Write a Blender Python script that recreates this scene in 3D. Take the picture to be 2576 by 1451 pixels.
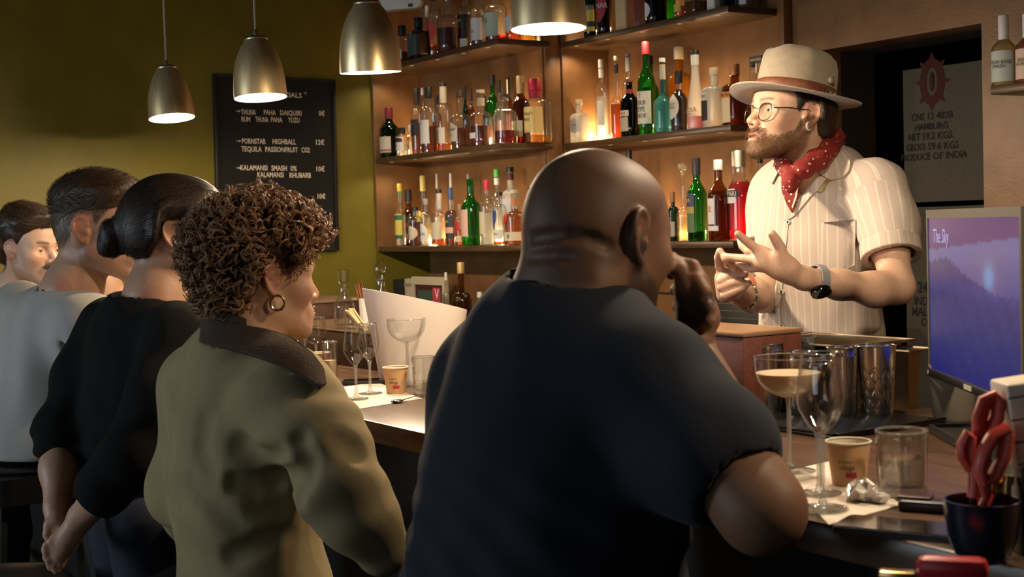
import bpy, math, random
import numpy as np
from mathutils import Vector, Matrix

for _o in list(bpy.data.objects):
    bpy.data.objects.remove(_o)
SC = bpy.context.scene
COL = SC.collection
RNG = random.Random(7)

# ------------------------------------------------------------------ camera
# world: X runs along the bar (towards the right and the viewer), Y across the bar to the shelves, Z up
IMG_W, IMG_H, FPX = 2576.0, 1451.0, 3445.0
CAM_LOC = np.array([0.0, 0.0, 1.5])
YAW, PITCH, ROLL = math.radians(32.93), math.radians(2.61), math.radians(1.747)
_f = np.array([-math.cos(YAW) * math.cos(PITCH), math.sin(YAW) * math.cos(PITCH), -math.sin(PITCH)])
_r0 = np.array([math.sin(YAW), math.cos(YAW), 0.0])
_u0 = np.cross(_r0, _f)
_r = _r0 * math.cos(ROLL) - _u0 * math.sin(ROLL)
_u = _u0 * math.cos(ROLL) + _r0 * math.sin(ROLL)
cam = bpy.data.objects.new('camera', bpy.data.cameras.new('camera'))
COL.objects.link(cam)
cam.matrix_world = Matrix(((_r[0], _u[0], -_f[0], CAM_LOC[0]), (_r[1], _u[1], -_f[1], CAM_LOC[1]),
                           (_r[2], _u[2], -_f[2], CAM_LOC[2]), (0, 0, 0, 1)))
cam.data.sensor_fit = 'HORIZONTAL'
cam.data.sensor_width = 36.0
cam.data.lens = 36.0 * FPX / IMG_W
cam.data.clip_start = 0.05
cam.data.dof.use_dof = True
cam.data.dof.focus_distance = 3.35
cam.data.dof.aperture_fstop = 8.0
SC.camera = cam

# ------------------------------------------------------------------ world, daylight, exposure
world = bpy.data.worlds.new('world')
SC.world = world
world.use_nodes = True
world.node_tree.nodes['Background'].inputs[0].default_value = (0.55, 0.70, 1.0, 1)
world.node_tree.nodes['Background'].inputs[1].default_value = 0.035
SC.view_settings.view_transform = 'Standard'
SC.view_settings.look = 'None'
SC.view_settings.gamma = 1.0
SC.view_settings.use_curve_mapping = False
SC.view_settings.exposure = 0.0
SC.cycles.max_bounces = 7
SC.cycles.transparent_max_bounces = 18
SC.cycles.transmission_bounces = 6
SC.cycles.diffuse_bounces = 2
SC.cycles.glossy_bounces = 3
SC.cycles.sample_clamp_indirect = 4.0
SC.cycles.caustics_reflective = False
SC.cycles.caustics_refractive = False

# overcast daylight through the two shop windows in the wall behind the guests
for _n, (_x, _e) in enumerate(((-4.35, 82.0), (.35, 13.0))):
    _l = bpy.data.lights.new('window_daylight', 'AREA')
    _l.shape = 'RECTANGLE'; _l.size = 2.4; _l.size_y = 1.5
    _l.energy = _e; _l.color = (.78, .89, 1.0)
    _lo = bpy.data.objects.new('window_daylight', _l); COL.objects.link(_lo)
    _lo.location = (_x, -3.45, 1.75); _lo.rotation_euler = (math.radians(90), 0, 0)

# ------------------------------------------------------------------ pixel helpers (measured from the photograph)
def ray(px, py):
    d = _f + _r * ((px - IMG_W / 2) / FPX) - _u * ((py - IMG_H / 2) / FPX)
    return d
def P(px, py, d):
    return CAM_LOC + ray(px, py) * d
def PZ(px, py, z):
    v = ray(px, py); return CAM_LOC + v * ((z - CAM_LOC[2]) / v[2])
def PX(px, py, x):
    v = ray(px, py); return CAM_LOC + v * ((x - CAM_LOC[0]) / v[0])
def PY(px, py, y):
    v = ray(px, py); return CAM_LOC + v * ((y - CAM_LOC[1]) / v[1])
def depth(p):
    return float(np.dot(np.asarray(p) - CAM_LOC, _f))
def px2m(n, p):
    return n * depth(p) / FPX

# ------------------------------------------------------------------ mesh helpers
def V(*a): return np.array(a, dtype=float)
def merge(*gs):
    vs, fs, n = [], [], 0
    for v, f in gs:
        vs.extend([tuple(x) for x in v]); fs.extend([tuple(i + n for i in q) for q in f]); n += len(v)
    return vs, fs
def g_box(lo, hi, bev=0.0):
    (x0, y0, z0), (x1, y1, z1) = lo, hi
    if bev <= 0:
        v = [(x0,y0,z0),(x1,y0,z0),(x1,y1,z0),(x0,y1,z0),(x0,y0,z1),(x1,y0,z1),(x1,y1,z1),(x0,y1,z1)]
        f = [(0,3,2,1),(4,5,6,7),(0,1,5,4),(1,2,6,5),(2,3,7,6),(3,0,4,7)]
        return v, f
    b = min(bev, (x1-x0)/2.01, (y1-y0)/2.01, (z1-z0)/2.01)
    prof = [(b,0.0),(b*.3,b*.3),(0.0,b)]
    rings = []
    for ins, dz in prof: rings.append((ins, z0 + dz))
    for ins, dz in reversed(prof): rings.append((ins, z1 - dz))
    v, f = [], []
    def ringpts(ins):
        pts = []
        for cx, cy, a0 in ((x1-b,y1-b,0),(x0+b,y1-b,90),(x0+b,y0+b,180),(x1-b,y0+b,270)):
            for k in (0, 45, 90):
                a = math.radians(a0 + k); r = b - ins
                pts.append((cx + r*math.cos(a), cy + r*math.sin(a)))
        return pts
    n = 12
    for ins, z in rings: v += [(x, y, z) for x, y in ringpts(ins)]
    for i in range(len(rings)-1):
        for j in range(n):
            f.append((i*n+j, i*n+(j+1)%n, (i+1)*n+(j+1)%n, (i+1)*n+j))
    f.append(tuple(range(n-1,-1,-1))); f.append(tuple(range((len(rings)-1)*n, len(rings)*n)))
    return v, f
def g_lathe(prof, n=24, center=(0,0,0), closed=False, sx=1.0, sy=1.0):
    """profile of (r, z), turned about z; r = 0 makes a pole"""
    v, f, idx = [], [], []
    cx, cy, cz = center
    for r, z in prof:
        if r <= 1e-7:
            idx.append([len(v)]); v.append((cx, cy, cz + z))
        else:
            idx.append(list(range(len(v), len(v)+n)))
            for j in range(n):
                a = 2*math.pi*j/n
                v.append((cx + r*sx*math.cos(a), cy + r*sy*math.sin(a), cz + z))
    for a, b in zip(idx[:-1], idx[1:]):
        if len(a) == 1 and len(b) == 1: continue
        for j in range(n):
            k = (j+1) % n
            if len(a) == 1: f.append((a[0], b[k], b[j]))
            elif len(b) == 1: f.append((a[j], a[k], b[0]))
            else: f.append((a[j], a[k], b[k], b[j]))
    return v, f
def frame_of(t):
    t = np.asarray(t, float); t = t/ (np.linalg.norm(t)+1e-12)
    a = V(0,0,1) if abs(t[2]) < .9 else V(1,0,0)
    s = np.cross(a, t); s /= np.linalg.norm(s)
    return s, np.cross(t, s), t
def g_tube(path, rad, n=10, cap=True, flat=1.0):
    path = [np.asarray(p, float) for p in path]
    m = len(path)
    rad = [rad]*m if np.isscalar(rad) else list(rad)
    v, f = [], []
    s0 = None
    for i, p in enumerate(path):
        t = path[min(i+1, m-1)] - path[max(i-1, 0)]
        t = t/(np.linalg.norm(t)+1e-12)
        if s0 is None: s, b, _ = frame_of(t)
        else:
            s = s0 - t*np.dot(s0, t); s /= (np.linalg.norm(s)+1e-12); b = np.cross(t, s)
        s0 = s
        for j in range(n):
            a = 2*math.pi*j/n
            v.append(tuple(p + rad[i]*(s*math.cos(a) + flat*b*math.sin(a))))
    for i in range(m-1):
        for j in range(n):
            k = (j+1) % n
            f.append((i*n+j, i*n+k, (i+1)*n+k, (i+1)*n+j))
    if cap:
        f.append(tuple(range(n-1,-1,-1))); f.append(tuple(range((m-1)*n, m*n)))
    return v, f
def g_ball(c, r, n=16, m=10):
    r = (r,r,r) if np.isscalar(r) else r
    prof = [(math.sin(math.pi*i/m), -math.cos(math.pi*i/m)) for i in range(m+1)]
    v, f = g_lathe(prof, n)
    return [(c[0]+x*r[0], c[1]+y*r[1], c[2]+z*r[2]) for x, y, z in v], f
def g_prism(poly, z0, z1):
    n = len(poly)
    v = [(x, y, z0) for x, y in poly] + [(x, y, z1) for x, y in poly]
    f = [tuple(range(n-1,-1,-1)), tuple(range(n, 2*n))] + [(i, (i+1)%n, n+(i+1)%n, n+i) for i in range(n)]
    return v, f
def xf(g, M):
    M = np.asarray(M); v = np.asarray(g[0], float)
    v = v @ M[:3,:3].T + M[:3,3]
    return [tuple(x) for x in v], g[1]
def mat4(loc=(0,0,0), rz=0.0, rx=0.0, ry=0.0, s=1.0):
    m = Matrix.Translation(Vector(loc)) @ Matrix.Rotation(rz,4,'Z') @ Matrix.Rotation(ry,4,'Y') @ Matrix.Rotation(rx,4,'X')
    if s != 1.0: m = m @ Matrix.Scale(s,4)
    return np.array(m)
def basis4(o, x, y, z):
    m = np.eye(4); m[:3,0] = x; m[:3,1] = y; m[:3,2] = z; m[:3,3] = o
    return m
def mesh_of(name, g, mats, smooth=True, angle=35):
    me = bpy.data.meshes.new(name)
    v = np.asarray(g[0], dtype=np.float32)
    me.from_pydata([tuple(map(float, x)) for x in v] if len(v) < 20000 else v.tolist(), [], g[1])
    if smooth:
        me.polygons.foreach_set('use_smooth', [True]*len(me.polygons))
        if angle < 180 and len(me.polygons):
            try: me.set_sharp_from_angle(angle=math.radians(angle))
            except Exception: pass
    for m in (mats if isinstance(mats, (list, tuple)) else [mats]): me.materials.append(m)
    return me
def link(name, data, parent=None):
    o = bpy.data.objects.new(name, data); COL.objects.link(o)
    if parent is not None:
        o.parent = parent
        o.matrix_parent_inverse = PINV.get(parent.name, Matrix.Identity(4))
    return o
PINV = {}
def part(name, g, m, parent=None, smooth=True, angle=35):
    """one mesh object; geometry in the parent's frame"""
    return link(name, mesh_of(name, g, m, smooth, angle), parent)
def tag(o, label, cat, group=None):
    o['label'] = label; o['category'] = cat
    if group: o['group'] = group
    return o
def thing(name, label, cat, loc=(0,0,0), rz=0.0, group=None):
    o = bpy.data.objects.new(name, None); COL.objects.link(o)
    o.empty_display_size = .05
    o.location = tuple(float(c) for c in loc); o.rotation_euler = (0,0,rz)
    return tag(o, label, cat, group)
def struct(name, g, m, parent=None):
    o = part(name, g, m, parent)
    if parent is None: o['kind'] = 'structure'
    return o

# ------------------------------------------------------------------ materials (all procedural)
_M = {}
def nodes_of(name):
    m = bpy.data.materials.new(name); m.use_nodes = True
    nt = m.node_tree; return m, nt, nt.nodes, nt.links, nt.nodes['Principled BSDF']
def mat(name, col, rough=.5, metal=0.0, var=0.0, scale=30.0, bump=0.0, bscale=200.0, spec=.5, coat=0.0, stretch=None, sheen=0.0, sss=0.0, attr=None):
    if name in _M: return _M[name]
    m, nt, N, L, b = nodes_of(name)
    b.inputs['Base Color'].default_value = (*col, 1)
    b.inputs['Roughness'].default_value = rough; b.inputs['Metallic'].default_value = metal
    b.inputs['Specular IOR Level'].default_value = spec
    if coat: b.inputs['Coat Weight'].default_value = coat; b.inputs['Coat Roughness'].default_value = .15
    if sheen: b.inputs['Sheen Weight'].default_value = sheen; b.inputs['Sheen Roughness'].default_value = .5
    if sss:
        b.inputs['Subsurface Weight'].default_value = sss
        b.inputs['Subsurface Radius'].default_value = (.012,.005,.003); b.inputs['Subsurface Scale'].default_value = 1.0
    tc = N.new('ShaderNodeTexCoord')
    vec = tc.outputs['Object']
    if stretch:
        mp = N.new('ShaderNodeMapping'); mp.inputs['Scale'].default_value = stretch
        L.new(vec, mp.inputs['Vector']); vec = mp.outputs['Vector']
    src = None
    if attr:
        at = N.new('ShaderNodeAttribute'); at.attribute_name = attr; src = at.outputs['Color']
        L.new(src, b.inputs['Base Color'])
    if var:
        nz = N.new('ShaderNodeTexNoise'); nz.inputs['Scale'].default_value = scale; nz.inputs['Detail'].default_value = 5
        L.new(vec, nz.inputs['Vector'])
        mx = N.new('ShaderNodeMix'); mx.data_type = 'RGBA'; mx.blend_type = 'MULTIPLY'
        mx.inputs['Factor'].default_value = 1.0
        rp = N.new('ShaderNodeMapRange'); rp.inputs['From Min'].default_value = .3; rp.inputs['From Max'].default_value = .7
        rp.inputs['To Min'].default_value = 1 - var; rp.inputs['To Max'].default_value = 1 + var
        L.new(nz.outputs['Fac'], rp.inputs['Value'])
        cb = N.new('ShaderNodeCombineColor')
        for i in range(3): L.new(rp.outputs['Result'], cb.inputs[i])
        if src is not None: L.new(src, mx.inputs['A'])
        else: mx.inputs['A'].default_value = (*col, 1)
        L.new(cb.outputs['Color'], mx.inputs['B']); L.new(mx.outputs['Result'], b.inputs['Base Color'])
    if bump:
        n2 = N.new('ShaderNodeTexNoise'); n2.inputs['Scale'].default_value = bscale; n2.inputs['Detail'].default_value = 3
        L.new(vec, n2.inputs['Vector'])
        bp = N.new('ShaderNodeBump'); bp.inputs['Strength'].default_value = bump; bp.inputs['Distance'].default_value = .002
        L.new(n2.outputs['Fac'], bp.inputs['Height']); L.new(bp.outputs['Normal'], b.inputs['Normal'])
    _M[name] = m
    return m
def emit(name, col, strength):
    if name in _M: return _M[name]
    m, nt, N, L, b = nodes_of(name)
    b.inputs['Base Color'].default_value = (0,0,0,1)
    b.inputs['Emission Color'].default_value = (*col,1); b.inputs['Emission Strength'].default_value = strength
    _M[name] = m
    return m
def thin_glass(name, col=(1,1,1), rough=.03, trans=0.0, tcol=None, ior=1.45, edge=.35):
    """one glass wall: tinted see-through with a mirror glint, optionally a little frost or body colour"""
    if name in _M: return _M[name]
    m, nt, N, L, b = nodes_of(name)
    out = N['Material Output']; N.remove(b)
    tr = N.new('ShaderNodeBsdfTransparent')
    # the wall is seen through a longer stretch of glass towards the outline, so it absorbs more there
    lw0 = N.new('ShaderNodeLayerWeight'); lw0.inputs['Blend'].default_value = .5
    p0_ = N.new('ShaderNodeMath'); p0_.operation = 'POWER'; p0_.inputs[1].default_value = 2.6; L.new(lw0.outputs['Facing'], p0_.inputs[0])
    mc = N.new('ShaderNodeMix'); mc.data_type = 'RGBA'; L.new(p0_.outputs[0], mc.inputs['Factor'])
    mc.inputs['A'].default_value = (*col,1); mc.inputs['B'].default_value = (*[c*edge for c in col],1)
    L.new(mc.outputs['Result'], tr.inputs['Color'])
    gl = N.new('ShaderNodeBsdfGlossy'); gl.inputs['Roughness'].default_value = rough
    lw = N.new('ShaderNodeLayerWeight'); lw.inputs['Blend'].default_value = .5
    pw = N.new('ShaderNodeMath'); pw.operation = 'POWER'; pw.inputs[1].default_value = 3.2
    L.new(lw.outputs['Facing'], pw.inputs[0])
    f0 = ((ior-1)/(ior+1))**2*1.6
    fr = N.new('ShaderNodeMath'); fr.operation = 'MULTIPLY_ADD'; fr.inputs[1].default_value = .9 - f0; fr.inputs[2].default_value = f0
    L.new(pw.outputs[0], fr.inputs[0])
    mx = N.new('ShaderNodeMixShader')
    L.new(fr.outputs[0], mx.inputs[0])
    base = tr.outputs[0]
    if trans > 0:
        tl = N.new('ShaderNodeBsdfTranslucent'); tl.inputs['Color'].default_value = (*(tcol or col),1)
        df = N.new('ShaderNodeBsdfDiffuse'); df.inputs['Color'].default_value = (*(tcol or col),1)
        a = N.new('ShaderNodeMixShader'); a.inputs[0].default_value = .5
        L.new(tl.outputs[0], a.inputs[1]); L.new(df.outputs[0], a.inputs[2])
        m2 = N.new('ShaderNodeMixShader'); m2.inputs[0].default_value = trans
        L.new(base, m2.inputs[1]); L.new(a.outputs[0], m2.inputs[2]); base = m2.outputs[0]
    L.new(base, mx.inputs[1]); L.new(gl.outputs[0], mx.inputs[2]); L.new(mx.outputs[0], out.inputs['Surface'])
    _M[name] = m
    return m
def real_glass(name, col=(1,1,1), ior=1.45, rough=0.0):
    if name in _M: return _M[name]
    m, nt, N, L, b = nodes_of(name)
    b.inputs['Base Color'].default_value = (*col,1); b.inputs['Transmission Weight'].default_value = 1
    b.inputs['Roughness'].default_value = rough; b.inputs['IOR'].default_value = ior
    _M[name] = m
    return m

# ------------------------------------------------------------------ lettering
_FONT = None
def g_text(s, size=1.0, align='LEFT', xs=1.0, bold=0.0):
    """flat lettering as geometry in the xy plane, cap height about size"""
    cu = bpy.data.curves.new('lettering_curve', 'FONT'); cu.body = s
    cu.align_x = align; cu.size = size*1.4; cu.resolution_u = 2; cu.offset = bold*size
    o = bpy.data.objects.new('lettering_curve', cu)
    me = bpy.data.meshes.new_from_object(o)
    v = [(p.co.x*xs, p.co.y, 0.0) for p in me.vertices]; f = [tuple(p.vertices) for p in me.polygons]
    bpy.data.objects.remove(o); bpy.data.meshes.remove(me); bpy.data.curves.remove(cu)
    return v, f

# ------------------------------------------------------------------ the room
M_green = mat('olive_green_paint', (.165,.138,.008), .55, var=.10, scale=6, bump=.05, bscale=90)
M_copper = mat('copper_brown_paint', (.225,.110,.044), .36, var=.20, scale=9, bump=.35, bscale=120, spec=.5)
M_floor = mat('dark_wood_floor', (.02,.014,.01), .6, var=.4, scale=8)
M_ceil = mat('dark_ceiling_paint', (.05,.045,.03), .8)
M_black = mat('black_paint', (.006,.006,.007), .5)
M_plaster = mat('dark_plaster', (.03,.022,.016), .8, var=.2, scale=4)  # dark plaster of the store room, door lining and unseen walls

GX = -6.0                       # green wall plane
Y1, Y2, Y3 = 3.10, 3.44, 3.72   # shelf fronts and the wall beside the doorway
XA = -4.90                      # where the shelf wall steps back
struct('floor', g_box((-6.4,-3.6,-.1),(2.6,6.0,0)), M_floor)
struct('ceiling', g_box((-6.4,-3.6,2.95),(2.6,6.0,3.05)), M_ceil)
struct('wall_left', g_box((-6.15,-3.6,0),(GX,3.40,2.95)), M_green)
struct('wall_shelf_side', g_box((-6.15,3.40,0),(XA,3.50,2.95)), M_copper)
struct('wall_shelf_step', g_box((XA-.06,3.50,0),(XA,3.80,2.95)), M_copper)
# wall with the doorway
DX0, DX1, DZ = -3.63, -2.905, 2.108
w = merge(g_box((XA,Y3,0),(DX0,Y3+.12,2.95)), g_box((DX1,Y3,0),(2.6,Y3+.12,2.95)), g_box((DX0,Y3,DZ),(DX1,Y3+.12,2.95)))
struct('wall_doorway', w, M_copper)
struct('trim_1', merge(g_box((DX0-.02,Y3+.12,0),(DX0,Y3+.30,DZ+.02)), g_box((DX1,Y3+.12,0),(DX1+.02,Y3+.30,DZ+.02)), g_box((DX0,Y3+.12,DZ),(DX1,Y3+.30,DZ+.02))), M_plaster)
struct('wall_store_left', g_box((-4.7,3.84,0),(-4.6,5.6,2.95)), M_plaster)
struct('wall_store_right', g_box((-1.7,3.84,0),(-1.6,5.6,2.95)), M_plaster)
struct('wall_store_room', g_box((-5.0,5.6,0),(-1.5,5.7,2.95)), M_plaster)
# wall behind the guests with two shop windows, and the end wall
WZ0, WZ1 = .95, 2.55
w = []; _prev = -6.4
for WX0, WX1 in ((-5.65,-3.05), (-.95,1.65)):
    w += [g_box((_prev,-3.4,0),(WX0,-3.25,2.95)), g_box((WX0,-3.4,0),(WX1,-3.25,WZ0)), g_box((WX0,-3.4,WZ1),(WX1,-3.25,2.95))]; _prev = WX1
w.append(g_box((_prev,-3.4,0),(2.6,-3.25,2.95)))
struct('wall_street', merge(*w), M_plaster)
for _k, (WX0, WX1) in enumerate(((-5.65,-3.05), (-.95,1.65))):
    struct('window_%d' % (_k+1), merge(g_box((WX0,-3.36,WZ0),(WX0+.05,-3.29,WZ1)), g_box((WX1-.05,-3.36,WZ0),(WX1,-3.29,WZ1)),
      g_box((WX0+.05,-3.36,WZ0),(WX1-.05,-3.29,WZ0+.05)), g_box((WX0+.05,-3.36,WZ1-.05),(WX1-.05,-3.29,WZ1))), M_black)
struct('wall_right', g_box((2.4,-3.6,0),(2.6,6.0,2.95)), M_plaster)
def part_w(name, g, m, root, smooth=True, angle=35, under=None):
    """a part (or a sub-part under another part) whose geometry is given in world coordinates, below an unrotated root"""
    l = root.location
    v = np.asarray(g[0], float) - np.array([l.x, l.y, l.z])
    return part(name, (v, g[1]), m, under or root, smooth, angle)

# ------------------------------------------------------------------ pendant lamps
M_lampmetal = mat('brushed_champagne_metal', (.86,.68,.38), .33, .80, var=.12, scale=60, bump=.08, bscale=300, stretch=(1,1,.08))
M_lampcap = mat('lamp_cap_metal', (.45,.40,.32), .4, 1.0)
M_lampin = mat('white_enamel_inside', (.85,.85,.85), .5)
M_cord = mat('silver_fabric_cord', (.38,.34,.28), .6)
M_bulb = emit('glowing_bulb', (.86,.92,1.0), 45.0)
LAMP_POWER = 95.0
LAMPS = [
    # rim centre px, tilt across the view (deg), tilt towards the viewer (deg), label
    (425, 299, 5.0, -6.0, 'smallest brass pendant lamp, farthest along the bar beside the dark green wall'),
    (650, 247, 3.0, -4.0, 'brass pendant lamp hanging in front of the black menu board'),
    (929, 181, 1.0, 3.6, 'brass pendant lamp seen edge-on beside the left end of the bottle shelves'),
    (1380, 73, 0.0, -1.5, 'largest brass pendant lamp, cut off by the top of the picture'),
]
LAMP_Y = 1.75
def pendant(loc, tx, ty, label, power=1.0):
    t = thing('pendant_lamp', label, 'lamp', loc, group='brass pendant lamps over the bar')
    R, H = .0855, .185
    # tilt: tx leans the top to the left of the view, ty opens the rim towards the viewer
    ax = np.array([_r0[0], _r0[1], 0]); fw = np.array([_f[0], _f[1], 0]); fw /= np.linalg.norm(fw)
    rot = Matrix.Rotation(math.radians(-tx), 4, Vector(fw)) @ Matrix.Rotation(math.radians(ty), 4, Vector(ax))
    T = np.array(rot)
    T = np.array(Matrix.Translation((0,0,H)) @ rot @ Matrix.Translation((0,0,-H)))
    out = [(1,0),(.995,.1),(.985,.2),(.965,.32),(.93,.45),(.88,.56),(.82,.66),(.75,.75),(.67,.83),(.58,.905),(.50,.955),(.43,1.0)]
    po = [(r*R, z*H) for r, z in out]
    pi_ = [(r*R-.0025, z*H-.001) for r, z in reversed(out)]
    part('shade', xf(g_lathe(po, 40), T), M_lampmetal, t)
    part('shade_inside', xf(g_lathe([(0, H*.985)] + pi_[0:] + [(R, 0)], 40), T), M_lampin, t)
    part('cap', xf(g_lathe([(.44*R,H),(.45*R,H+.004),(.36*R,H+.011),(.2*R,H+.016),(.0,H+.018)], 28), T), M_lampcap, t)
    part('socket', xf(g_lathe([(.0,H+.016),(.0065,H+.016),(.0055,H+.034),(.004,H+.036),(0,H+.036)], 12), T), M_lampcap, t)
    top = (T @ np.array([0,0,H+.03,1]))[:3]
    part('cord', g_tube([top, (top[0],top[1],2.95-loc[2])], .0040, 8), M_cord, t)
    part('bulb', xf(g_ball((0,0,.024), (.026,.026,.026)), T), M_bulb, t)
    l = bpy.data.lights.new('bulb_light', 'POINT'); l.energy = LAMP_POWER*power; l.color = (1.0,.76,.50); l.shadow_soft_size = .034
    lo = bpy.data.objects.new('bulb_light', l); COL.objects.link(lo); lo.parent = t
    lo.location = tuple((T @ np.array([0,0,.018,1]))[:3])
    return t
for px_, py_, tx, ty, lab in LAMPS:
    pendant(PY(px_, py_, LAMP_Y), tx, ty, lab)

pendant((-1.65, LAMP_Y, 1.935), 0, 0, 'brass pendant lamp over the near end of the bar, just above the picture', .45)
pendant((-.78, LAMP_Y, 1.935), 0, 0, 'nearest brass pendant lamp over the bar, outside the picture', .70)

# ------------------------------------------------------------------ shelf units
M_shelf = mat('dark_walnut_shelf', (.085,.045,.02), .35, var=.35, scale=14, stretch=(1,8,8), spec=.6)
M_panel = M_copper
ZS = [1.419, 1.849, 2.284]      # shelf tops: low, middle, high
def led(loc, power, parent):
    g = g_lathe([(0,0),(.014,0),(.014,.006),(.010,.008),(0,.008)], 14, loc)
    part('light_puck', g, emit('warm_led', (1,.86,.62), 14.0), parent)
    l = bpy.data.lights.new('shelf_light', 'POINT'); l.energy = power*2.4; l.color = (1.0,.66,.32); l.shadow_soft_size = .02
    lo = bpy.data.objects.new('shelf_light', l); COL.objects.link(lo); lo.parent = parent; lo.location = (loc[0], loc[1], loc[2]+.02)
uL = thing('shelf_unit', 'copper brown open shelf unit with three bottle shelves beside the green wall', 'shelf unit', (0,0,0))
part('side_panel', g_box((GX,Y1,1.394),(GX+.022,3.385,2.80), .003), M_panel, uL)
part('back_panel', g_box((GX+.022,3.37,1.394),(XA+.02,3.40,2.80)), M_panel, uL)
for z in ZS: part('shelf', g_box((GX+.022,Y1,z-.025),(-4.845,3.37,z), .003), M_shelf, uL)
part('post', merge(g_box((XA-.012,3.355,1.0),(XA+.012,3.40,2.95),.003), g_box((XA+.018,3.36,1.0),(XA+.03,3.44,2.95),.003)), M_panel, uL)
uR = thing('shelf_unit', 'copper brown shelf unit with bottles between the bald guest and the man in the hat', 'shelf unit', (0,0,0))
part('back_panel', g_box((XA+.03,3.69,1.2),(-3.78,3.72,2.80)), M_panel, uR)
part('side_panel', g_box((XA+.03,Y2,1.394),(XA+.042,3.69,2.80),.002), M_panel, uR)
for z in ZS: part('shelf', g_box((XA+.042,Y2,z-.025),(-3.80,3.69,z), .003), M_shelf, uR)
part('post', g_box((-3.79,3.675,1.2),(-3.755,3.72,2.80),.003), M_panel, uR)
for uu, pts in ((uL, [(-5.80,3.31,0,1.6),(-5.15,3.30,0,1.8),(-5.86,3.30,1,.9),(-5.0,3.22,1,2.0),(-5.45,3.31,1,.7),(-5.75,3.3,2,1.0),(-5.1,3.3,2,1.4)]),
                (uR, [(-4.80,3.60,1,2.6),(-4.15,3.63,1,2.0),(-4.45,3.63,0,2.0),(-3.95,3.64,0,2.2),(-4.5,3.63,2,1.6)])):
    for x, y, k, p in pts: led((x, y, ZS[k]), p, uu)

# added fill lights under the shelf fronts, put in to brighten the bottle labels
def fill_light(x, y, z, power, parent):
    part('fill_light_lens', g_lathe([(0,-.0012),(.009,-.0012),(.010,0),(0,0)], 14, (x, y, z)), emit('fill_lens_glow', (1,.70,.38), .35), parent)
    l = bpy.data.lights.new('shelf_fill_light', 'SPOT'); l.energy = power; l.color = (1.0,.78,.50); l.shadow_soft_size = .015; l.spot_size = math.radians(150); l.spot_blend = .6
    lo = bpy.data.objects.new('shelf_fill_light', l); COL.objects.link(lo); lo.parent = parent; lo.location = (x, y, z-.005)
for k in (0, 1):
    zt = ZS[k+1] - .025
    for x in (-5.85, -5.62, -5.38, -5.15, -4.95): fill_light(x, Y1+.022, zt, 2.2, uL)
    for x in (-4.78, -4.56, -4.33, -4.10, -3.88): fill_light(x, Y2+.022, zt, 2.2, uR)

# ------------------------------------------------------------------ menu board
M_board = mat('black_felt_board', (.004,.004,.0045), .8, bump=.2, bscale=60, stretch=(.1,.1,1))
M_letter = mat('white_plastic_letters', (.80,.72,.58), .5)
mb = thing('menu_board', 'black letter board listing drinks and prices on the green wall', 'menu board', (GX, 2.59, 1.82))
mb_panel = part('panel', g_box((.004,-.288,-.398),(.018,.288,.398)), M_board, mb)
part('frame', merge(g_box((0,-.305,-.408),(.026,-.288,.408),.003), g_box((0,.288,-.408),(.026,.305,.408),.003),
                    g_box((0,-.288,.398),(.026,.288,.408),.002), g_box((0,-.288,-.408),(.026,.288,-.398),.002)), M_black, mb)
def board_word(s, x0, x1, py_, size=.0237):
    """one word of push-in letters, as wide as it is on the board"""
    v, f = g_text(s, size, 'LEFT', 1.0, .03)
    o, e = PX(x0, py_, GX + .0195), PX(x1, py_, GX + .0195)
    a = min(p[0] for p in v); k = (e[1]-o[1])/(max(p[0] for p in v) - a)
    v = [((p[0]-a)*k, p[1], 0) for p in v]
    part('lettering', xf((v, f), basis4((.0195, o[1]-2.59, o[2]-1.82), (0,1,0), (0,0,1), (1,0,0))), M_letter, mb_panel, smooth=False)
for y, ws in ((243, (('*', 668, 677), ('SPECIALS', 685, 757), ('*', 762, 770))),
              (289, (('THUNA', 605, 642), ('PAHA', 662, 692), ('DAIQUIRI', 703, 757), ('0€', 800, 815))),
              (307, (('RUM', 606, 628), ('THUNA', 641, 674), ('PAHA', 680, 709), ('YUZU', 723, 752))),
              (362, (('PORNSTAR', 608, 668), ('HIGHBALL', 685, 744), ('12€', 794, 815))),
              (382, (('TEQUILA', 607, 658), ('PASSIONFRUIT', 667, 749), ('CO2', 758, 779))),
              (429, (('KALAMANSI', 605, 673), ('SMASH', 683, 722), ('0%', 731, 747), ('10€', 796, 817))),
              (446, (('KALAMANSI', 648, 714), ('RHUBARB', 729, 783))), (498, (('10€', 800, 820),))):
    for wd, x0, x1 in ws: board_word(wd, x0, x1, y)
for x, y in ((592, 281), (594, 356), (595, 424)):
    c = PX(x+5, y, GX + .0195); c = (c[1]-2.59, c[2]-1.82)
    ar = [(-.011,-.0015),(.004,-.0015),(.004,-.006),(.012,0),(.004,.006),(.004,.0015),(-.011,.0015)]
    part('arrow', xf(g_prism([(c[0]+p, c[1]+q) for p, q in ar], 0, .001), basis4((.0195,0,0), (0,1,0), (0,0,1), (1,0,0))), M_letter, mb_panel, smooth=False)
# tilt the board a little, as it hangs
mb.rotation_euler = (math.radians(-.9), 0, 0)

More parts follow.
